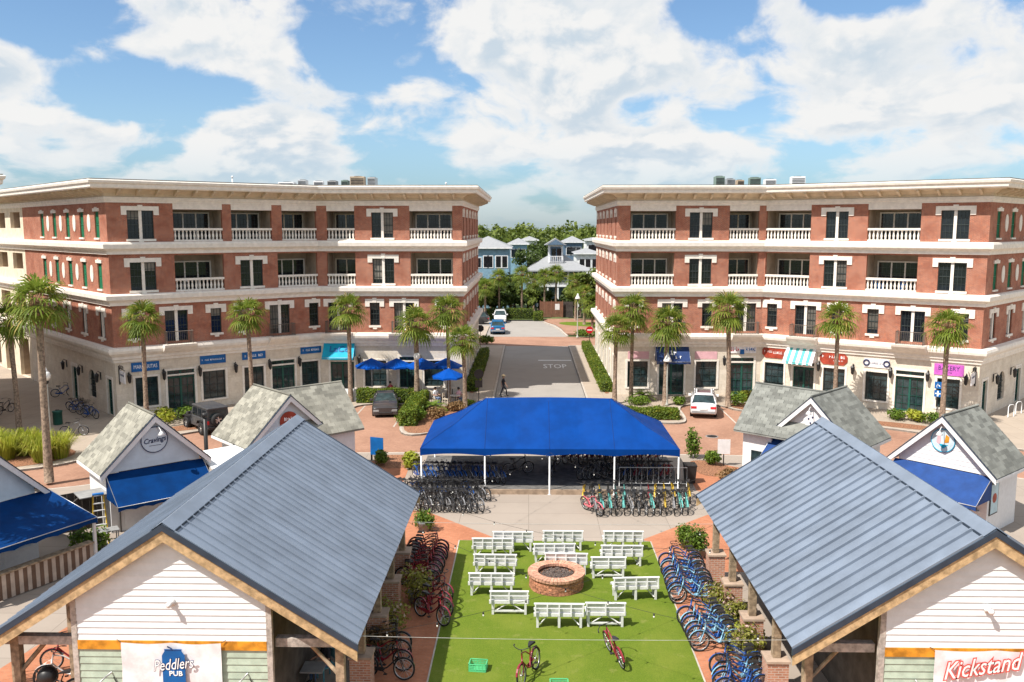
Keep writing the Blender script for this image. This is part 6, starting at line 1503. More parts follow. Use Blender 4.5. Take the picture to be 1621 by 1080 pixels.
# chairs left out on a few balconies
for i, (B_, w_, u, z, m, lab) in enumerate(((RB, wing2, 1385, Z2b+.03, SIGNB, 'blue chair on the left of the right wing third-floor balcony'), (RB, wing2, 1428, Z2b+.03, SIGNB, 'blue chair on the right of the right wing third-floor balcony'), (RB, flat2, 1020, Z3b+.03, GREY, 'grey chair on the top balcony nearest the street, right building'),
        (LB, flat, 670, Z3b+.03, GREY, 'grey chair on the top balcony nearest the street, left building'), (LB, wing, 300, Z2b+.03, WOODW, 'white chair on the left wing third-floor balcony'), (RB, wing2, 1250, Z3b+.03, WOOD, 'wooden chair on the right wing top balcony'), (LB, flat, 690, Z2b+.03, WOOD, 'wooden chair on the left building third-floor street balcony'))):
    q = w_.M @ Vector((w_.s_(u, 400), 1.25, z)); dining_chair(tuple(q), R(-90+random.uniform(-30, 30)), lab, m, 'balcony chairs')
# ------------------------------------------------------------------ lamps, traffic signs
def street_lamp(p, h, label, globe=True):
    t = thing('street_lamp', label, 'street lamp', p, 0, 'street lamps')
    MB().lathe([(.16, 0), (.16, .12), (.10, .2), (.07, .5), (.055, h-.5), (.05, h-.35)], 10).build('pole', GREYP, t)
    MB().lathe([(.05, h-.35), (.12, h-.28), (.13, h-.18), (.10, h-.12)], 10).build('collar', IRON, t)
    if globe:
        MB().lathe([(.12, h-.12), (.24, h+.05), (.27, h+.20), (.22, h+.38), (.12, h+.48)], 14).build('globe', LAMPG, t); MB().lathe([(.14, h+.48), (.06, h+.56), (.02, h+.72)], 10).build('finial', WHITE, t)
    else: MB().lathe([(.33, h-.12), (.30, h-.02), (.10, h+.40), (.05, h+.55)], 14).build('shade', LAMPG, t)
    return t
for u, v, lab in ((1127, 691, 'round iron manhole cover on the brick road right of the tent'), (420, 742, 'round iron manhole cover on the brick road behind the left kiosks')):
    p = G(u, v, ZR); t = thing('manhole_cover', lab, 'manhole', (p.x, p.y, ZR+.002)); MB().lathe([(.42, 0), (.42, .008), (.35, .008)], 20, caps=False).build('rim', GREY, t)
    c_ = MB(); c_.lathe([(.345, 0), (.345, .006)], 20); [c_.box(-.26, .26, -.02+q*.1, .02+q*.1, .006, .012) for q in range(-2, 3)]; c_.build('lid', IRON, t)
GREYP = mat('lamp_pole_grey', (.45, .46, .42), .5)
for u, v, vt, lab, gl in ((80, 695, 600, 'street lamp with white globe among the tall grasses on the left', True), (661, 640, 568, 'street lamp with white globe in front of the blue parasols', True), (1055, 642, 570, 'street lamp with white cone shade at the right kerb island', False), (914, 535, 472, 'street lamp on the far right corner of the street', False)):
    p = G(u, v, .012); q = atY(u, vt, p.y); street_lamp((p.x, p.y, .012), q.z, lab, gl)
def road_sign(p, rz, h, label, face, parts):
    t = thing('road_sign', label, 'road sign', p, rz); MB().box(-.03, .03, -.02, .02, 0, h).build('post', IRON, t)
    parts(t, h); return t
def octagon(t, h, m, r=.38):
    o = MB(); o.prism([(r*math.cos(R(22.5+45*k)), r*math.sin(R(22.5+45*k))) for k in range(8)], 0, .02, 0, Matrix.Translation((0, -.022, h)) @ Matrix.Rotation(R(90), 4, 'X')); return o.build('plate', m, t)
def p_back(t, h): octagon(t, h, IRON); MB().box(-.28, .28, -.04, -.021, h-1.05, h-.5).build('lower_plate', IRON, t)
p = G(758, 640, 0); road_sign((p.x, p.y, .012), R(8), 2.35, 'dark back of a stop sign by the left street corner', None, p_back)
def p_red(t, h): MB().lathe([(.40, 0), (.40, .02)], 24, M=Matrix.Translation((0, -.022, h)) @ Matrix.Rotation(R(90), 4, 'X')).build('plate', RED, t); MB().box(-.28, .28, -.05, -.044, h-.06, h+.06).build('bar', TEXTW, t)
p = G(933, 552, 0); road_sign((p.x, p.y, .012), R(0), 2.1, 'round red no-entry sign at the right street corner', None, p_red)
def p_hcp(t, h): 
    a = MB().box(-.24, .24, -.03, -.021, h-.3, h+.2).build('plate', SIGNB, t); l = MB(); l.tube([(.09*math.cos(k*.6)-.02, -.034, h-.13+.09*math.sin(k*.6)) for k in range(8)], .018, 4); l.tube([(-.04, -.034, h+.12), (-.02, -.034, h-.05), (.08, -.034, h-.05), (.12, -.034, h-.16)], .018, 4); l.build('symbol', TEXTW, a)
    b = MB().box(-.24, .24, -.03, -.021, h-.9, h-.42).build('lower_plate', SIGNB, t); l = MB(); l.box(-.18, .18, -.036, -.031, h-.70, h-.62); l.box(-.05, .05, -.037, -.032, h-.86, h-.46); l.build('symbol', TEXTW, b)
p = G(1474, 652, 0); road_sign((p.x-.3, p.y-1.5, .012), R(-36), 2.3, 'blue disabled parking sign on a post outside the bakery', None, p_hcp)
p = G(756, 560, 0)
p = G(759, 553, 0); road_sign((p.x, p.y+2, .012), R(185), 2.1, 'dark round sign on a post at the far left corner', None, lambda t, h: octagon(t, h, IRON, .42))
def p_white(t, h): MB().box(-.35, .35, -.04, -.021, h-.85, h).build('panel', WHITE, t)
p = G(1145, 738, 0); road_sign((p.x, p.y, .012), R(-5), 1.55, 'plain white panel sign on a white post beside the right flower bed', None, p_white)
p = G(597, 730, 0); t = thing('easel_sign', 'blue board sign standing behind the left pavilion roof', 'sign', (p.x, p.y, .004), R(-20)); MB().box(-.42, .42, -.02, .02, .35, 1.4).build('panel', SIGNB, t)
for x in (-.38, .38): MB().box(x-.03, x+.03, -.022, .1, 0, .349).build('leg', IRON, t)
p = G(92, 672, 0); t = thing('litter_bin', 'dark green litter bin by the left building corner', 'bin', (p.x, p.y, .004)); MB().lathe([(.28, 0), (.30, .05), (.30, .85), (.33, .87), (.33, .95), (.15, 1.0)], 14).build('body', DGREEN, t); MB().lathe([(.14, 1.0), (.12, 1.04)], 12).build('lid', IRON, t)
for i, u in enumerate((549, 559)):
    p = atY(u, 610, 67.0); t = thing('a_board', '%s white A-board outside the teal awning door' % ('left' if i == 0 else 'right'), 'A-board', (p.x, 67.0, .004), 0)
    for s in (-1, 1): MB().add([(-.28, s*.22, 0), (.28, s*.22, 0), (.28, s*.02, .95), (-.28, s*.02, .95), (-.28, s*.20, 0), (.28, s*.20, 0), (.28, s*.0, .95), (-.28, s*.0, .95)], ((0, 1, 2, 3), (7, 6, 5, 4), (0, 4, 5, 1), (1, 5, 6, 2), (2, 6, 7, 3), (3, 7, 4, 0))).build('panel', WHITE, t)

# ------------------------------------------------------------------ planting
def leaf_mesh(P, size, m, up=.35, name='foliage', aspect=.55, normals=None):
    P = np.asarray(P, dtype=np.float64); n = len(P)
    nrm = rng.normal(size=(n, 3)); nrm[:, 2] += up
    if normals is not None: nrm = nrm*.75+normals*1.2
    nrm /= np.linalg.norm(nrm, axis=1)[:, None]
    t = np.cross(nrm, rng.normal(size=(n, 3))); t /= np.linalg.norm(t, axis=1)[:, None]; b = np.cross(nrm, t)
    s = (size*(.6+.8*rng.random(n)))[:, None]
    V = np.stack([P-t*s*.5, P+b*s*aspect*.5+nrm*s*.08, P+t*s*.5, P-b*s*aspect*.5+nrm*s*.08], 1).reshape(-1, 3)
    me = bpy.data.meshes.new(name); me.vertices.add(4*n); me.vertices.foreach_set('co', V.ravel())
    me.loops.add(4*n); me.loops.foreach_set('vertex_index', np.arange(4*n, dtype=np.int32)); me.polygons.add(n); me.polygons.foreach_set('loop_start', np.arange(0, 4*n, 4, dtype=np.int32))
    me.materials.append(m); me.update(calc_edges=True); me.validate(); return me
def blob_pts(c, r, n, shell=.55):
    d = rng.normal(size=(n, 3)); d /= np.linalg.norm(d, axis=1)[:, None]
    k = (shell+(1-shell)*rng.random(n))[:, None]; w = 1+.18*np.sin(d[:, :1]*5+c[0])*np.cos(d[:, 1:2]*6+c[1])
    return np.asarray(c)+d*k*w*np.asarray(r), d
def shrub(p, r, h, m, label, cat='shrub', n=500, size=.16, group=None, name='shrub', blobs=4):
    t = thing(name, label, cat, p, 0, group); pts = []; nn = []
    for k in range(blobs):
        a = random.uniform(0, 6.28); q = r*.45 if blobs > 1 else 0; c = (q*math.cos(a), q*math.sin(a), h*random.uniform(.45, .6)); rr = r*random.uniform(.55, .75)
        P_, D_ = blob_pts(c, (rr, rr, h*.48), n//blobs, .45); pts.append(P_); nn.append(D_)
    P_ = np.concatenate(pts); D_ = np.concatenate(nn); k = P_[:, 2] > .02; ob('foliage', leaf_mesh(P_[k], size, m, .4, normals=D_[k]), t)
    s = MB()
    for k in range(4): a = k*1.6+.4; s.tube([(0, 0, 0), (r*.3*math.cos(a), r*.3*math.sin(a), h*.55)], .02, 4)
    s.build('stem', BARK, t); return t
def hedge(x0, x1, y0, y1, h, label, dens=520, m=None, z=.012):
    w, d = x1-x0, y1-y0; t = thing('hedge', label, 'hedge', ((x0+x1)/2, (y0+y1)/2, z))
    A = [(w*h, 'f'), (w*h, 'b'), (w*d, 't'), (d*h, 'l'), (d*h, 'r')]; P_ = []; D_ = []
    for a, k in A:
        n = int(a*dens); u, v = rng.random(n)-.5, rng.random(n); e = rng.normal(size=n)*.05
        if k in 'fb': s = -1 if k == 'f' else 1; P_.append(np.stack([u*w, s*d/2+s*e, v*h], 1)); D_.append(np.tile((0, s, .3), (n, 1)))
        elif k == 't': P_.append(np.stack([u*w, (v-.5)*d, h+e+.05*np.sin(u*w*3)], 1)); D_.append(np.tile((0, 0, 1.0), (n, 1)))
        else: s = -1 if k == 'l' else 1; P_.append(np.stack([s*w/2+s*e, u*d, v*h], 1)); D_.append(np.tile((s, 0, .3), (n, 1)))
    ob('foliage', leaf_mesh(np.concatenate(P_), .13, m or HEDGE, .3, normals=np.concatenate(D_).astype(float)), t)
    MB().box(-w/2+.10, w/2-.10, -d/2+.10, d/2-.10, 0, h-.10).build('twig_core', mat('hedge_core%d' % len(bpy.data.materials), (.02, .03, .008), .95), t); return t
def grass_tuft(p, r, h, n, m, label, name='ornamental_grass', group=None, cat='grass clump'):
    t = thing(name, label, cat, p, 0, group); mb = MB()
    for k in range(n):
        a = random.uniform(0, 6.28); q = r*.35*math.sqrt(random.random()); lean = random.uniform(.2, 1)*r; hh = h*random.uniform(.65, 1.1); d = Vector((math.cos(a), math.sin(a), 0)); s = Vector((-d.y, d.x, 0))*random.uniform(.012, .024)
        b = d*q+Vector((random.uniform(-.1, .1)*r, random.uniform(-.1, .1)*r, 0)); p1 = b+d*lean*.35+Vector((0, 0, hh*.65)); p2 = b+d*lean*.8+Vector((0, 0, hh*random.uniform(.8, 1.0))); p3 = b+d*lean*1.15+Vector((0, 0, hh*random.uniform(.55, .95)))
        mb.add([b-s, b+s, p1+s, p1-s, p2+s*.7, p2-s*.7, p3], ((0, 1, 2, 3), (3, 2, 4, 5), (5, 4, 6)))
    mb.build('blades', m, t); return t
def cycad(p, r, label, n=26, m=None, h=.35, name='cycad', group=None):
    t = thing(name, label, 'cycad', p, 0, group); mb = MB()
    for k in range(n):
        a = 2*math.pi*k/n*2.4; el = random.uniform(.25, 1.25); d = Vector((math.cos(a), math.sin(a), 0)); pts = []
        for i in range(9): f = i/8; pts.append(Vector((0, 0, h))+d*(r*f*math.cos(el*(1-.3*f)))+Vector((0, 0, r*(math.sin(el)*f-.62*f*f))))
        s = Vector((-d.y, d.x, 0))
        for i in range(1, 8):
            w = r*.20*math.sin(math.pi*(i+.5)/9)+.04; fw = (pts[i+1]-pts[i])
            for q in (-1, 1): mb.add([pts[i], pts[i]+fw*.45, pts[i]+s*q*w+fw*1.1+Vector((0, 0, .03))], ((0, 1, 2),)); mb.add([pts[i]+fw*.5, pts[i]+fw*.95, pts[i]+s*q*w+fw*1.6+Vector((0, 0, .03))], ((0, 1, 2),))
    mb.build('fronds', m or CYC, t); MB().lathe([(.16, 0), (.18, h*.6), (.1, h)], 8).build('trunk', BOOT, t); return t

def palm_crown(seed, r=1.72, nf=36, nl=13):
    rd = random.Random(seed); mb = MB()
    for k in range(nf):
        a = k*2.39996+rd.uniform(-.2, .2); f = k/nf
        el = 1.45-2.35*f+rd.uniform(-.15, .15)                       # top fronds upright, lower ones hanging
        d = Vector((math.cos(a)*math.cos(el), math.sin(a)*math.cos(el), math.sin(el))); side = Vector((-math.sin(a), math.cos(a), 0)); up = side.cross(d)*-1
        pl = r*rd.uniform(.36, .48); base = d*.08; mid = base+d*pl*.6; tip = base+d*pl-Vector((0, 0, .10*pl))
        mb.tube([base, mid, tip], .016, 3, 1, caps=False)
        L = r*rd.uniform(.48, .62); dd = (d-Vector((0, 0, .25))).normalized()
        for j in range(nl):
            b = (j/(nl-1)-.5)*2*R(98); ll = L*(1-.30*abs(b/R(98))**2)*rd.uniform(.88, 1.06)
            v = dd*math.cos(b)+side*math.sin(b)+up*(-.18*abs(math.sin(b))); w = (side*math.cos(b)-dd*math.sin(b))*(.025*r)
            q0 = tip; q1 = tip+v*ll*.55-Vector((0, 0, .04*ll)); q2 = tip+v*ll*.86-Vector((0, 0, .20*ll)); q3 = tip+v*ll*1.0-Vector((0, 0, .46*ll*rd.uniform(.6, 1.3)))
            mb.add([q0-w*.35, q0+w*.35, q1+w, q1-w, q2+w*.6, q2-w*.6, q3], ((0, 1, 2, 3), (3, 2, 4, 5), (5, 4, 6)), 0)
    return mb.mesh('crown', [PALM, BOOT])
CROWN = [palm_crown(s) for s in (1, 2, 3, 4)]
def palm(x, y, zc, label, s=1.0, lean=(0, 0), tr=.17, z0=.012, var=0, group='sabal palms round the circle'):
    t = thing('palm_tree', label, 'palm tree', (x, y, z0), 0, group); H = zc-z0; rd = random.Random(int(x*10)+int(y))
    pts = [(lean[0]*(f*f), lean[1]*(f*f), H*f) for f in [i/10 for i in range(11)]]
    MB().tube(pts, tr, 10, radii=[tr*(1.25-.35*min(1, f*3)+rd.uniform(-.03, .03)) for f in [i/10 for i in range(11)]]).build('trunk', TRUNK, t)
    b = MB()
    for k in range(30):
        a = k*2.4; z = H-1.15*s+k*.037*s; px, py = lean[0]*(z/H)**2, lean[1]*(z/H)**2; ca, sa = math.cos(a), math.sin(a); q = tr*.9
        b.add([(px+ca*q-sa*.06, py+sa*q+ca*.06, z), (px+ca*q+sa*.06, py+sa*q-ca*.06, z), (px+ca*(q+.17*s)+sa*.03, py+sa*(q+.17*s)-ca*.03, z+.26*s), (px+ca*(q+.17*s)-sa*.03, py+sa*(q+.17*s)+ca*.03, z+.26*s), (px+ca*(q*.7), py+sa*(q*.7), z+.20*s)], ((0, 1, 2, 3), (3, 2, 4), (1, 4, 2), (0, 3, 4)))
    b.build('boots', BOOT, t)
    ob('crown', CROWN[var % 4], t, T(lean[0], lean[1], H-.05, rz=rd.uniform(0, 6), s=s)); return t
PALMS = [(68, 44.6, 545, 470, 'tall palm at the left edge in front of the tall grasses', 1.10, .20), (26, 55.5, 560, 500, 'palm trunk behind the leftmost palm', 1.0, .17), (230, 57.0, 530, 497, 'palm in front of the MARGARITAS sign', .95, .16), (399, 61.0, 515, 490, 'palm in front of the left wing middle shops', .95, .16),
         (555, 66.6, 510, 483, 'palm in front of the teal awning', 1.0, .17), (660, 65.7, 515, 505, 'palm just behind the left street lamp', 1.1, .20), (711, 67.2, 500, 485, 'tall palm right of the parasols', 1.05, .15), (736, 64.6, 540, 530, 'short palm at the left street corner', .92, .16),
         (973, 66.2, 520, 513, 'short palm at the right street corner', .95, .17), (999, 67.8, 500, 483, 'tall palm behind the right corner palm', 1.05, .15), (1053, 65.7, 520, 505, 'palm behind the cone-shaded lamp', 1.1, .19), (1153, 65.3, 510, 484, 'palm in front of the green shop door', 1.12, .18),
         (1322, 62.0, 510, 497, 'palm in front of the dark red sign', 1.0, .16), (1494, 58.3, 525, 510, 'palm in front of the bakery', 1.0, .18)]
for i, (u, y, vt, vc, lab, s, tr) in enumerate(PALMS):
    b = atY(u, 620, y); c = atY(u, vc+7, y); palm(b.x, y, c.z, 'sabal '+lab, s*1.02, (random.uniform(-.25, .1), 0), tr, .012, i)
palm(-22.0, 29.4, 8.2, 'sabal palm just outside the left edge shading the deep blue awning', 1.1, (0, 0), .18, .012, 2)
# hedges and shrubs of the circle
hedge(-13.3, -8.9, 66.1, 66.8, 1.0, 'clipped green hedge behind the dark coupe'); hedge(-8.85, -7.75, 58.2, 66.0, 1.0, 'bright green hedge running forward beside the dark coupe')
hedge(-5.15, -4.3, 71.0, 92.0, .8, 'long low hedge along the street side of the left building', 260); hedge(6.0, 6.85, 71.0, 98, .8, 'long low hedge along the street side of the right building', 260)
hedge(6.9, 10.6, 60.5, 61.8, .65, 'low clipped hedge on the right kerb island')
sh = 0
for i, (u, v, r, h, m, lab) in enumerate(((655, 668, .9, 1.0, BUSHG, 'leafy green shrub at the foot of the left street lamp'), (690, 662, .7, .7, RUST, 'rust-brown shrub on the left corner bed'), (722, 650, .8, .7, RUST, 'reddish shrub beside the short left palm'), (640, 672, .7, .8, BUSHG, 'round green shrub at the front of the left hedge'), (742, 642, .5, .5, BUSHG, 'small green shrub at the left street corner'),
        (1010, 640, .9, .7, BUSHG, 'green shrub left of the right street lamp'), (1075, 640, .7, .6, BUSHG, 'green shrub right of the right street lamp'), (1020, 618, .8, .9, RUST, 'brown shrub below the right shop window'), (1110, 620, .8, .8, BUSHG, 'dark green shrub behind the white SUV'), (1165, 642, 1.0, 1.1, BUSHG, 'tall green shrub right of the white SUV'), (1185, 636, .9, .9, GRASSL, 'yellow-green shrub beside the green shop door'),
        (1417, 664, .75, .7, BUSHG, 'left of three round shrubs outside the bakery'), (1445, 667, .75, .75, GRASSL, 'middle of three round shrubs outside the bakery'), (1475, 671, .75, .8, BUSHG, 'right of three round shrubs outside the bakery'), (265, 668, 1.2, 1.0, GRASSL, 'yellow-green shrub by the left wing shop door'), (290, 663, 1.0, .9, BUSHG, 'leafy shrub behind the dark grey off-road vehicle'),
        (600, 735, .6, .8, BUSHG, 'green shrub beside the blue board sign'), (655, 742, .6, 1.0, GRASSL, 'yellow-green shrub at the left tent corner'), (1150, 760, .7, .7, RUST, 'low brown shrub by the white panel sign'), (1128, 735, .5, .8, BUSHG, 'green shrub left of the white panel sign'), (1100, 725, .5, 1.9, BUSHG, 'tall green plant at the right tent corner'),
        (145, 868, .9, .9, BUSHG, 'green bush beside the striped counter'), (300, 770, .7, .7, BUSHG, 'yellow-green bush in front of the Cravings awning'))):
    p = G(u, v, .01); z0 = .012
    shrub((p.x, p.y, z0), r, h, m, lab, n=700, size=.17 if m is not GRASSL else .22, group='shrubs in the circle beds')
for u, v, r, lab in ((687, 652, 1.15, 'spiky cycad in the left corner bed'), (1015, 634, 1.25, 'spiky cycad in the right kerb island'), (945, 470, 1.6, 'large cycad by the far right corner')):
    p = G(u, v, .01) if v > 560 else Vector((9.5, 112, 0)); cycad((p.x, p.y, .012), r, lab)
for i in range(11):
    x, y = -35.5+i*.78+random.uniform(-.3, .3), 49.6+.7*math.sin(i*1.9)+random.uniform(-.3, .3)
    grass_tuft((x, y, .012), 1.1, 1.5, 420, GRASSL, '%s tall ornamental grass clump from the left in the left bed' % ORD[i], group='ornamental grasses on the left')
# flowering tubs beside the pavilions
for i, (x, y, r, h, m, lab) in enumerate(((6.75, 29.25, .62, 1.15, FLOWER, 'yellow flowering shrub between the far and middle blue bicycles'), (7.0, 28.2, .5, .95, FLOWER, 'purple-tinged shrub against the right brick piers'), (6.75, 25.95, .65, 1.15, FLOWER, 'yellow-green flowering shrub behind the nearest blue bicycles'), (7.1, 26.6, .5, 1.0, GRASSL, 'wispy grass shrub by the right piers'),
        (7.0, 34.6, .55, 1.3, BUSHG, 'green shrub at the far corner of the right pavilion'), (6.75, 35.7, .5, 1.0, BUSHG, 'leafy shrub beyond the right pavilion corner'), (-4.05, 30.0, .7, 1.35, FLOWER, 'golden flowering shrub among the red bicycles'), (-4.7, 27.6, .75, 1.3, FLOWER, 'large dusty shrub in the shade of the left eave'), (-4.65, 26.0, .55, 1.0, RUST, 'grey-green flowering tub below the left eave'), (-4.65, 37.6, .5, .9, BUSHG, 'green shrub at the far corner of the left pavilion'))):
    t = shrub((x, y, .005), r, h, m, lab, 'planter', 1000, .12, 'flower tubs by the pavilions', 'planter', 5)
    MB().lathe([(.26, 0), (.34, .36), (.36, .40), (.30, .40)], 14).build('tub', mat('tub%d' % i, (.20, .21, .22), .7), t)

# ------------------------------------------------------------------ string lights over the lawn
BULB = mat('bulb', (.85, .85, .80), .2)
def string_light(a, b, sag, n, label, m=IRON):
    t = thing('string_light', label, 'string lights', a, 0, 'string lights over the lawn'); A, B = Vector(a), Vector(b); pts = []
    for i in range(25): f = i/24; p = (B-A)*f; p.z -= sag*4*f*(1-f); pts.append(p)
    MB().tube(pts, .0055, 4).build('cable', m, t)
    bm_ = cached('bulb', lambda: MB().lathe([(.02, 0), (.025, -.05), (.022, -.07)], 6).lathe([(.016, -.07), (.026, -.095), (.022, -.12), (.004, -.135)], 8, mi=1).mesh('bulb', [IRON, BULB]))
    for i in range(n): f = (i+.5)/n; p = (B-A)*f; p.z -= sag*4*f*(1-f); ob('bulb', bm_, t, T(*p))
    return t
EL, ER = -4.32, 6.6
WIRE = mat('wire_white', (.42, .42, .40), .5)
string_light((EL, 21.2, 3.0), (ER, 21.2, 3.0), .05, 0, 'nearest straight white wire between the pavilion eaves', WIRE)
string_light((EL, 30.0, 3.0), (ER, 30.0, 3.0), .05, 0, 'second straight white wire between the pavilion eaves', WIRE)
string_light((EL, 21.2, 3.0), (ER, 30.0, 3.0), .55, 9, 'string of bulbs from the near left eave to the far right eave')
string_light((ER, 21.2, 3.0), (EL, 30.0, 3.0), .55, 9, 'string of bulbs from the near right eave to the far left eave')
string_light((EL, 33.0, 3.0), (ER, 27.5, 3.0), .6, 9, 'string of bulbs from the far left corner across the lawn')
string_light((EL, 33.1, 3.0), (1.05, TY0, 2.2), .35, 7, 'string of bulbs from the left pavilion to the tent')
string_light((ER, 33.1, 3.0), (1.05, TY0, 2.2), .35, 7, 'string of bulbs from the right pavilion to the tent')
# ------------------------------------------------------------------ far houses, gate, trees
def hip(mb, x0, x1, y0, y1, ze, zr, mi=0, ov=.5):
    x0 -= ov; x1 += ov; y0 -= ov; y1 += ov; d = min(x1-x0, y1-y0)/2
    if x1-x0 > y1-y0: a, b = (x0+d, (y0+y1)/2, zr), (x1-d, (y0+y1)/2, zr)
    else: a, b = ((x0+x1)/2, y0+d, zr), ((x0+x1)/2, y1-d, zr)
    v = [(x0, y0, ze), (x1, y0, ze), (x1, y1, ze), (x0, y1, ze), a, b]
    f = ((0, 1, 5, 4), (1, 2, 5), (2, 3, 4, 5), (3, 0, 4), (3, 2, 1, 0)) if x1-x0 > y1-y0 else ((0, 1, 4), (1, 2, 5, 4), (2, 3, 5), (3, 0, 4, 5), (3, 2, 1, 0))
    mb.add(v, f, mi)
HROOF = mat('house_roof', (.29, .30, .315), .6, var=.03); HBLUE = mat('house_blue', (.20, .34, .45), .7); HSLATE = mat('house_slate_blue', (.10, .16, .24), .7); HWHITE = mat('house_white', (.75, .76, .78), .7)
def house(x0, x1, y0, y1, ze, zr, wallm, label, wins=(), extra=None):
    t = thing('house', label, 'house', (0, 0, 0)); MB().box(x0, x1, y0, y1, 0, ze).build('wall', wallm, t)
    r = MB(); hip(r, x0, x1, y0, y1, ze, zr); r.build('roof', HROOF, t)
    f = MB(); f.box(x0-.5, x1+.5, y0-.52, y0-.48, ze-.18, ze+.02); f.build('fascia', HWHITE, t)
    for (u, z, w, h) in wins:
        x = x0+(x1-x0)*u; fr = MB(); fr.box(x-w/2-.12, x+w/2+.12, y0-.06, y0-.002, z-.12, z+h+.12); o = fr.build('window', HWHITE, t); MB().box(x-w/2, x+w/2, y0-.075, y0-.061, z, z+h).build('pane', GLASS, o)
    return t
# main pale house at the end of the street: two-storey veranda and a lookout tower
def m_at(u, v, y): return atY(u, v, y)
HY = 150.0
a = m_at(832, 500, HY).x; b = m_at(934, 500, HY).x; ze = m_at(880, 425, HY).z; zt = m_at(880, 403, HY+4).z
MH = house(a+1.2, b-1.2, HY+2, HY+11, ze, zt+.6, HSLATE, 'pale hip-roofed house with a lookout tower at the end of the street', [(.12, 5.0, 1.0, 1.7), (.35, 5.0, 1.2, 1.8), (.65, 5.0, 1.2, 1.8), (.88, 5.0, 1.0, 1.7), (.2, 1.4, 1.0, 1.7), (.8, 1.4, 1.0, 1.7)])
v = MB(); v.add([(a-.6, HY-.6, ze-.35), (b+.6, HY-.6, ze-.35), (b-1.2, HY+2.5, ze+.45), (a+1.2, HY+2.5, ze+.45)], ((0, 1, 2, 3), (3, 2, 1, 0))[:1]); v.box(a-.6, b+.6, HY-.62, HY-.5, ze-.55, ze-.36); v.build('veranda_roof', HROOF, MH)
MB().box(a, b, HY, HY+2, 3.45, 3.75).build('veranda_floor', HWHITE, MH)
for k in range(7):
    x = a+.3+(b-a-.6)*k/6; MB().box(x-.14, x+.14, HY+.1, HY+.38, 0, ze-.4).build('column', HWHITE, MH)
for k in range(6):
    x = a+.3+(b-a-.6)*k/6; r = MB(); w = (b-a-.6)/6; r.box(x+.14, x+w-.14, HY+.2, HY+.26, 4.55, 4.65)
    for q in range(9): r.box(x+.2+q*(w-.4)/8-.03, x+.2+q*(w-.4)/8+.03, HY+.21, HY+.25, 3.75, 4.55)
    r.build('railing', HWHITE, MH)
tx0, tx1 = m_at(868, 400, HY+3).x, m_at(891, 400, HY+3).x; tzb, tze, tzr = m_at(880, 415, HY+3).z, m_at(880, 388, HY+3).z, m_at(880, 377, HY+3).z
tw = MB(); tw.box(tx0, tx1, HY+3, HY+3+(tx1-tx0), tzb-1.5, tze); tw.build('tower', HWHITE, MH)
r = MB(); r.add([(tx0-.7, HY+2.2, tze), (tx1+.7, HY+2.2, tze), ((tx0+tx1)/2, HY+2.2, tzr), (tx0-.7, HY+6.4, tze), (tx1+.7, HY+6.4, tze), ((tx0+tx1)/2, HY+6.4, tzr)], ((0, 2, 5, 3), (2, 1, 4, 5), (0, 1, 2), (3, 5, 4), (0, 3, 4, 1))); r.build('tower_roof', HROOF, MH)
MB().add([(tx0-.2, HY+2.15, tze+.05), (tx1+.2, HY+2.15, tze+.05), ((tx0+tx1)/2, HY+2.15, tzr-.25)], ((0, 1, 2),)).build('tower_gable', HSLATE, MH)
o = MB().box(tx0+.35, tx1-.35, HY+2.95, HY+2.998, tzb+.2, tze-.3).build('tower_opening', HSLATE, MH)
for k in range(2): x = tx0+.55+k*.95; MB().box(x, x+.75, HY+2.90, HY+2.949, tzb+.5, tze-.6).build('tower_window', GLASS, o)
r = MB()
for k in range(9): r.box(tx0+(tx1-tx0)*k/8-.05, tx0+(tx1-tx0)*k/8+.05, HY+2.6, HY+2.68, tzb, tzb+.95)
r.box(tx0-.05, tx1+.05, HY+2.58, HY+2.70, tzb+.95, tzb+1.05); r.build('tower_railing', HWHITE, MH)
# blue houses to the left, others behind
a, b = m_at(735, 400, 142).x, m_at(806, 400, 142).x; BHz = m_at(780, 392, 142).z
house(a, b, 142, 152, BHz, m_at(760, 374, 147).z, HBLUE, 'bright blue house with white roof left of the street end', [(.32, BHz-3.2, .7, 1.5), (.48, BHz-3.2, .7, 1.8), (.58, BHz-3.2, .7, 1.8), (.76, BHz-3.2, .8, 1.8), (.90, BHz-3.2, .8, 1.8)])
def bh(u0, u1, y, ve, vr, m, lab, dep=9): 
    a, b = m_at(u0, 400, y).x, m_at(u1, 400, y).x; z = m_at(800, ve, y).z; house(a, b, y, y+dep, z, m_at(800, vr, y+dep/2).z, m, lab, [(.25, z-2.6, .9, 1.5), (.5, z-2.6, .9, 1.5), (.78, z-2.6, .9, 1.5)])
bh(806, 834, 172, 386, 377, HBLUE, 'second blue house behind the bright blue one'); bh(893, 922, 180, 383, 374, HSLATE, 'slate-blue hip-roofed house behind the lookout tower'); bh(928, 955, 190, 380, 376, HWHITE, 'white house at the right edge of the street gap'); bh(826, 850, 215, 380, 374, HWHITE, 'small white house deep among the trees'); bh(912, 950, 166, 401, 393, HWHITE, 'white-roofed wing right of the lookout house')
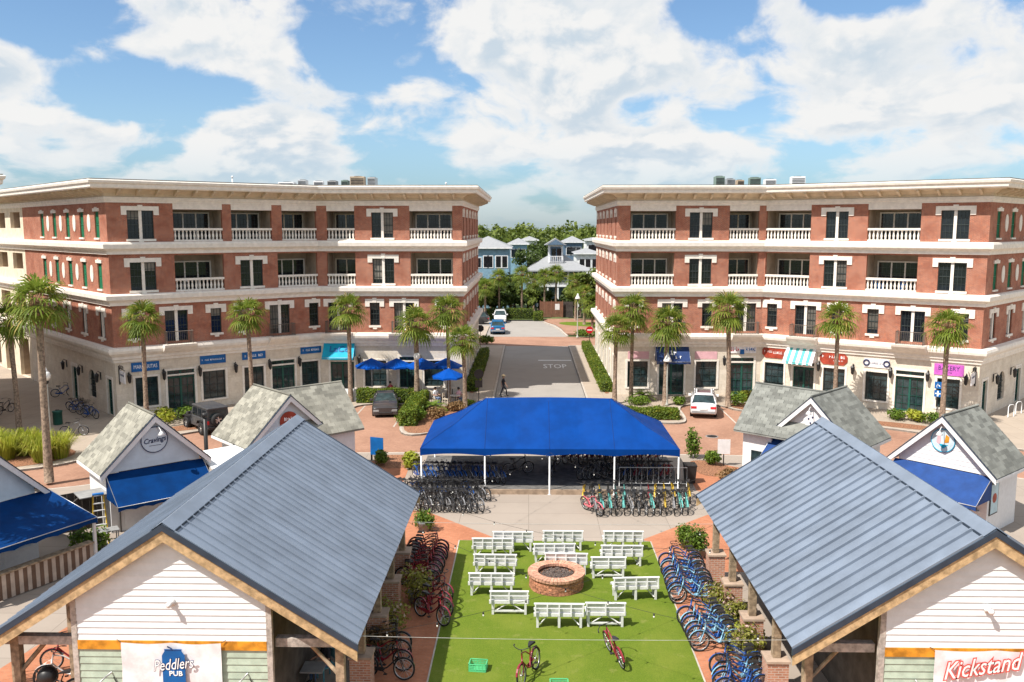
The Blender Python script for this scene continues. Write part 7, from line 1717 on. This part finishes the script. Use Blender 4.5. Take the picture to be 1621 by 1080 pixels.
# brown double gate of the bin store
p0, p1 = G(855, 503), G(891, 504); t = thing('bin_store_gate', 'brown double gate with a white notice at the street end', 'gate', (p0.x, p0.y, 0)); W_ = p1.x-p0.x; BRG = mat('gate_brown', (.20, .095, .06), .7, rnd=.06)
for k in range(2):
    for q in range(8): x = k*W_/2+q*W_/16+.02; MB().box(x, x+W_/16-.02, -.03, .03, .08, 2.45).build('board', BRG, t)
for x in (0, W_/2, W_): MB().box(x-.06, x+.06, -.05, .05, 0, 2.6).build('post', BRG, t)
MB().box(W_*.66, W_*.86, -.045, -.031, 1.2, 2.1).build('notice', WHITE, t); MB().box(W_+.06, W_+1.6, .3, .36, 0, 2.4).build('side_panel', DKF, t)

def tree(x, y, h, r, label, m, n=2200, size=.5, group='trees beyond the street', blobs=9):
    t = thing('tree', label, 'tree', (x, y, -.1), 0, group); rd = random.Random(int(x*7+y*3)); tk = MB()
    tk.tube([(0, 0, 0), (rd.uniform(-.2, .2), 0, h*.3), (rd.uniform(-.4, .4), 0, h*.62)], .2, 7, radii=[.26, .19, .10]); P_ = []; D_ = []
    for k in range(blobs):
        a = k*2.4+rd.uniform(-.4, .4); q = r*rd.uniform(.25, .72) if k else 0; z = h*rd.uniform(.42, .84) if k else h*.84; c = (q*math.cos(a), q*math.sin(a), z); rr = r*rd.uniform(.30, .52)
        tk.tube([(0, 0, h*rd.uniform(.25, .5)), (c[0]*.5, c[1]*.5, z*.82), c], .07, 5, radii=[.10, .06, .025]); p, d = blob_pts(c, (rr, rr, rr*.75), n//blobs, .35); P_.append(p); D_.append(d)
    tk.build('trunk', BARK, t); ob('crown', leaf_mesh(np.concatenate(P_), size, m, .5, normals=np.concatenate(D_)), t); return t
TR = [(762, 133, 6.4, 2.8, TREEL, 'dark broad tree beside the left building'), (778, 138, 6.0, 2.6, TREEL, 'dense tree below the bright blue house'), (800, 140, 6.5, 2.8, TREEL, 'dark tree behind the parked cars'), (815, 143, 6.4, 2.2, TREEY, 'lighter tree between the blue and pale houses'),
      (845, 160, 10.5, 4.0, TREEL, 'tall dark tree between the roofs'), (862, 185, 12, 4.5, TREEL, 'tall tree behind the lookout tower'), (905, 144, 5.0, 2.2, TREEY, 'light green tree right of the brown gate'), (930, 138, 6.8, 2.8, TREEL, 'leafy tree beside the right building'), (945, 128, 8.5, 3.0, TREEY, 'bright tree against the right building corner'), (870, 141, 3.6, 1.8, TREEL, 'low dark tree in front of the veranda'), (825, 200, 11, 4.5, TREEY, 'far tree above the second blue house'), (880, 220, 13, 4.0, TREEY, 'single taller pine above the forest line')]
TR += [(757, 131, 5.5, 2.6, TREEY, 'low light tree at the left building end'), (785, 134, 5.0, 2.4, TREEL, 'low dark tree behind the left far palm'), (808, 136, 5.2, 2.4, TREEL, 'low dark tree in front of the blue porch'), (835, 139, 4.2, 2.0, TREEY, 'low bright tree left of the veranda steps'), (853, 145, 3.6, 1.8, TREEL, 'small dark tree under the veranda'), (900, 138, 4.0, 2.0, TREEL, 'low dark tree behind the bin store'), (918, 134, 5.5, 2.4, TREEY, 'light tree behind the far right lamp'), (950, 118, 5.5, 2.4, TREEL, 'dark tree tucked beside the right building')]
for u, y, h, r, m, lab in TR: tree(atY(u, 450, y).x, y, h, r, lab, m)
for u, y, vc, lab, s in ((790, 132, 440, 'sabal palm standing before the far hedge', 1.15), (826, 133, 435, 'sabal palm left of the brown gate', 1.15), (862, 139, 437, 'sabal palm in front of the veranda', 1.1), (880, 138, 433, 'sabal palm behind the brown gate', 1.15), (911, 128, 447, 'sabal palm at the far right kerb', 1.15), (938, 118, 480, 'low sabal palm beside the right building', 1.15), (768, 128, 455, 'sabal palm close to the left building end', 1.1), (925, 122, 465, 'sabal palm behind the no-entry sign', 1.1), (845, 142, 445, 'slender sabal palm before the house veranda', 1.05)):
    b = atY(u, 480, y); c = atY(u, vc, y); palm(b.x, y, c.z, lab, s, (0, 0), .18, 0, int(u), 'far sabal palms')
hedge(-12.5, .6, 129.4, 131.0, 1.5, 'long clipped hedge along the far side of the cross street', 110, z=0); hedge(.7, 2.0, 127.5, 129.5, 1.2, 'low bright hedge left of the brown gate', 160, z=0)
for u, v, r, h, lab in ((868, 492, 1.0, 1.6, 'round shrub behind the brown gate'), (905, 500, 1.1, 1.5, 'green shrub right of the brown gate'), (927, 533, 1.6, .8, 'low shrub on the far right corner'), (770, 545, 1.1, 1.0, 'white-flowering shrub at the far left corner'), (938, 505, 1.3, 2.2, 'pink ornamental shrub on the far right corner')):
    p = G(u, v); shrub((p.x, p.y, .0), r, h, RUST if 'pink' in lab else BUSHG, lab, n=500, size=.3, group='far shrubs')
# the pine forest on the horizon: reads as one mass
P_ = []; D_ = []
for k in range(420):
    y = rng.uniform(215, 480); x = rng.uniform(-.32, .34)*y*1.0; h = rng.uniform(10.0, 15.2)*(1.0+.0*y); r = rng.uniform(2.6, 4.6)
    for q in range(3):
        c = (x+rng.uniform(-.4, .4)*r, y+rng.uniform(-.4, .4)*r, h-1.6-q*2.4); p, d = blob_pts(c, (r*(.55+.2*q), r*(.55+.2*q), 1.9), 46, .4); P_.append(p); D_.append(d)
fo = ob('pine_forest', leaf_mesh(np.concatenate(P_), 1.35, TREEY, .6, normals=np.concatenate(D_))); fo['kind'] = 'stuff'; tag(fo, 'green pine forest along the horizon behind the houses', 'forest')
# right edge: terrace beside the right kiosk
t = cafe_table((21.6, 35.0, .004), 'white table at the right edge beside the fish emblem kiosk', WHITE, .5, True); cafe_table((23.2, 37.2, .004), 'blue cafe table behind the fish emblem kiosk', SIGNB, .45)
for i in range(3): dining_chair((21.2+.9*i, 34.2+.2*i, .004), R(60+50*i), '%s dark chair at the white table on the right edge' % ORD[i], IRON)
for i, (u, v) in enumerate(((1600, 660), (1612, 655))):
    p = G(u, v); t = thing('bike_rack', '%s white hoop rack by the right building side' % ('near' if i == 0 else 'far'), 'bike rack', (p.x, p.y, .004), R(30)); MB().tube([(-.35, 0, 0), (-.35, 0, .75), (-.2, 0, .88), (.2, 0, .88), (.35, 0, .75), (.35, 0, 0)], .03, 6).build('hoop', WHITE, t)
    for x in (-.35, .35): MB().lathe([(.08, 0), (.08, .012)], 10, (x, 0, 0)).build('foot_plate', STEEL, t)
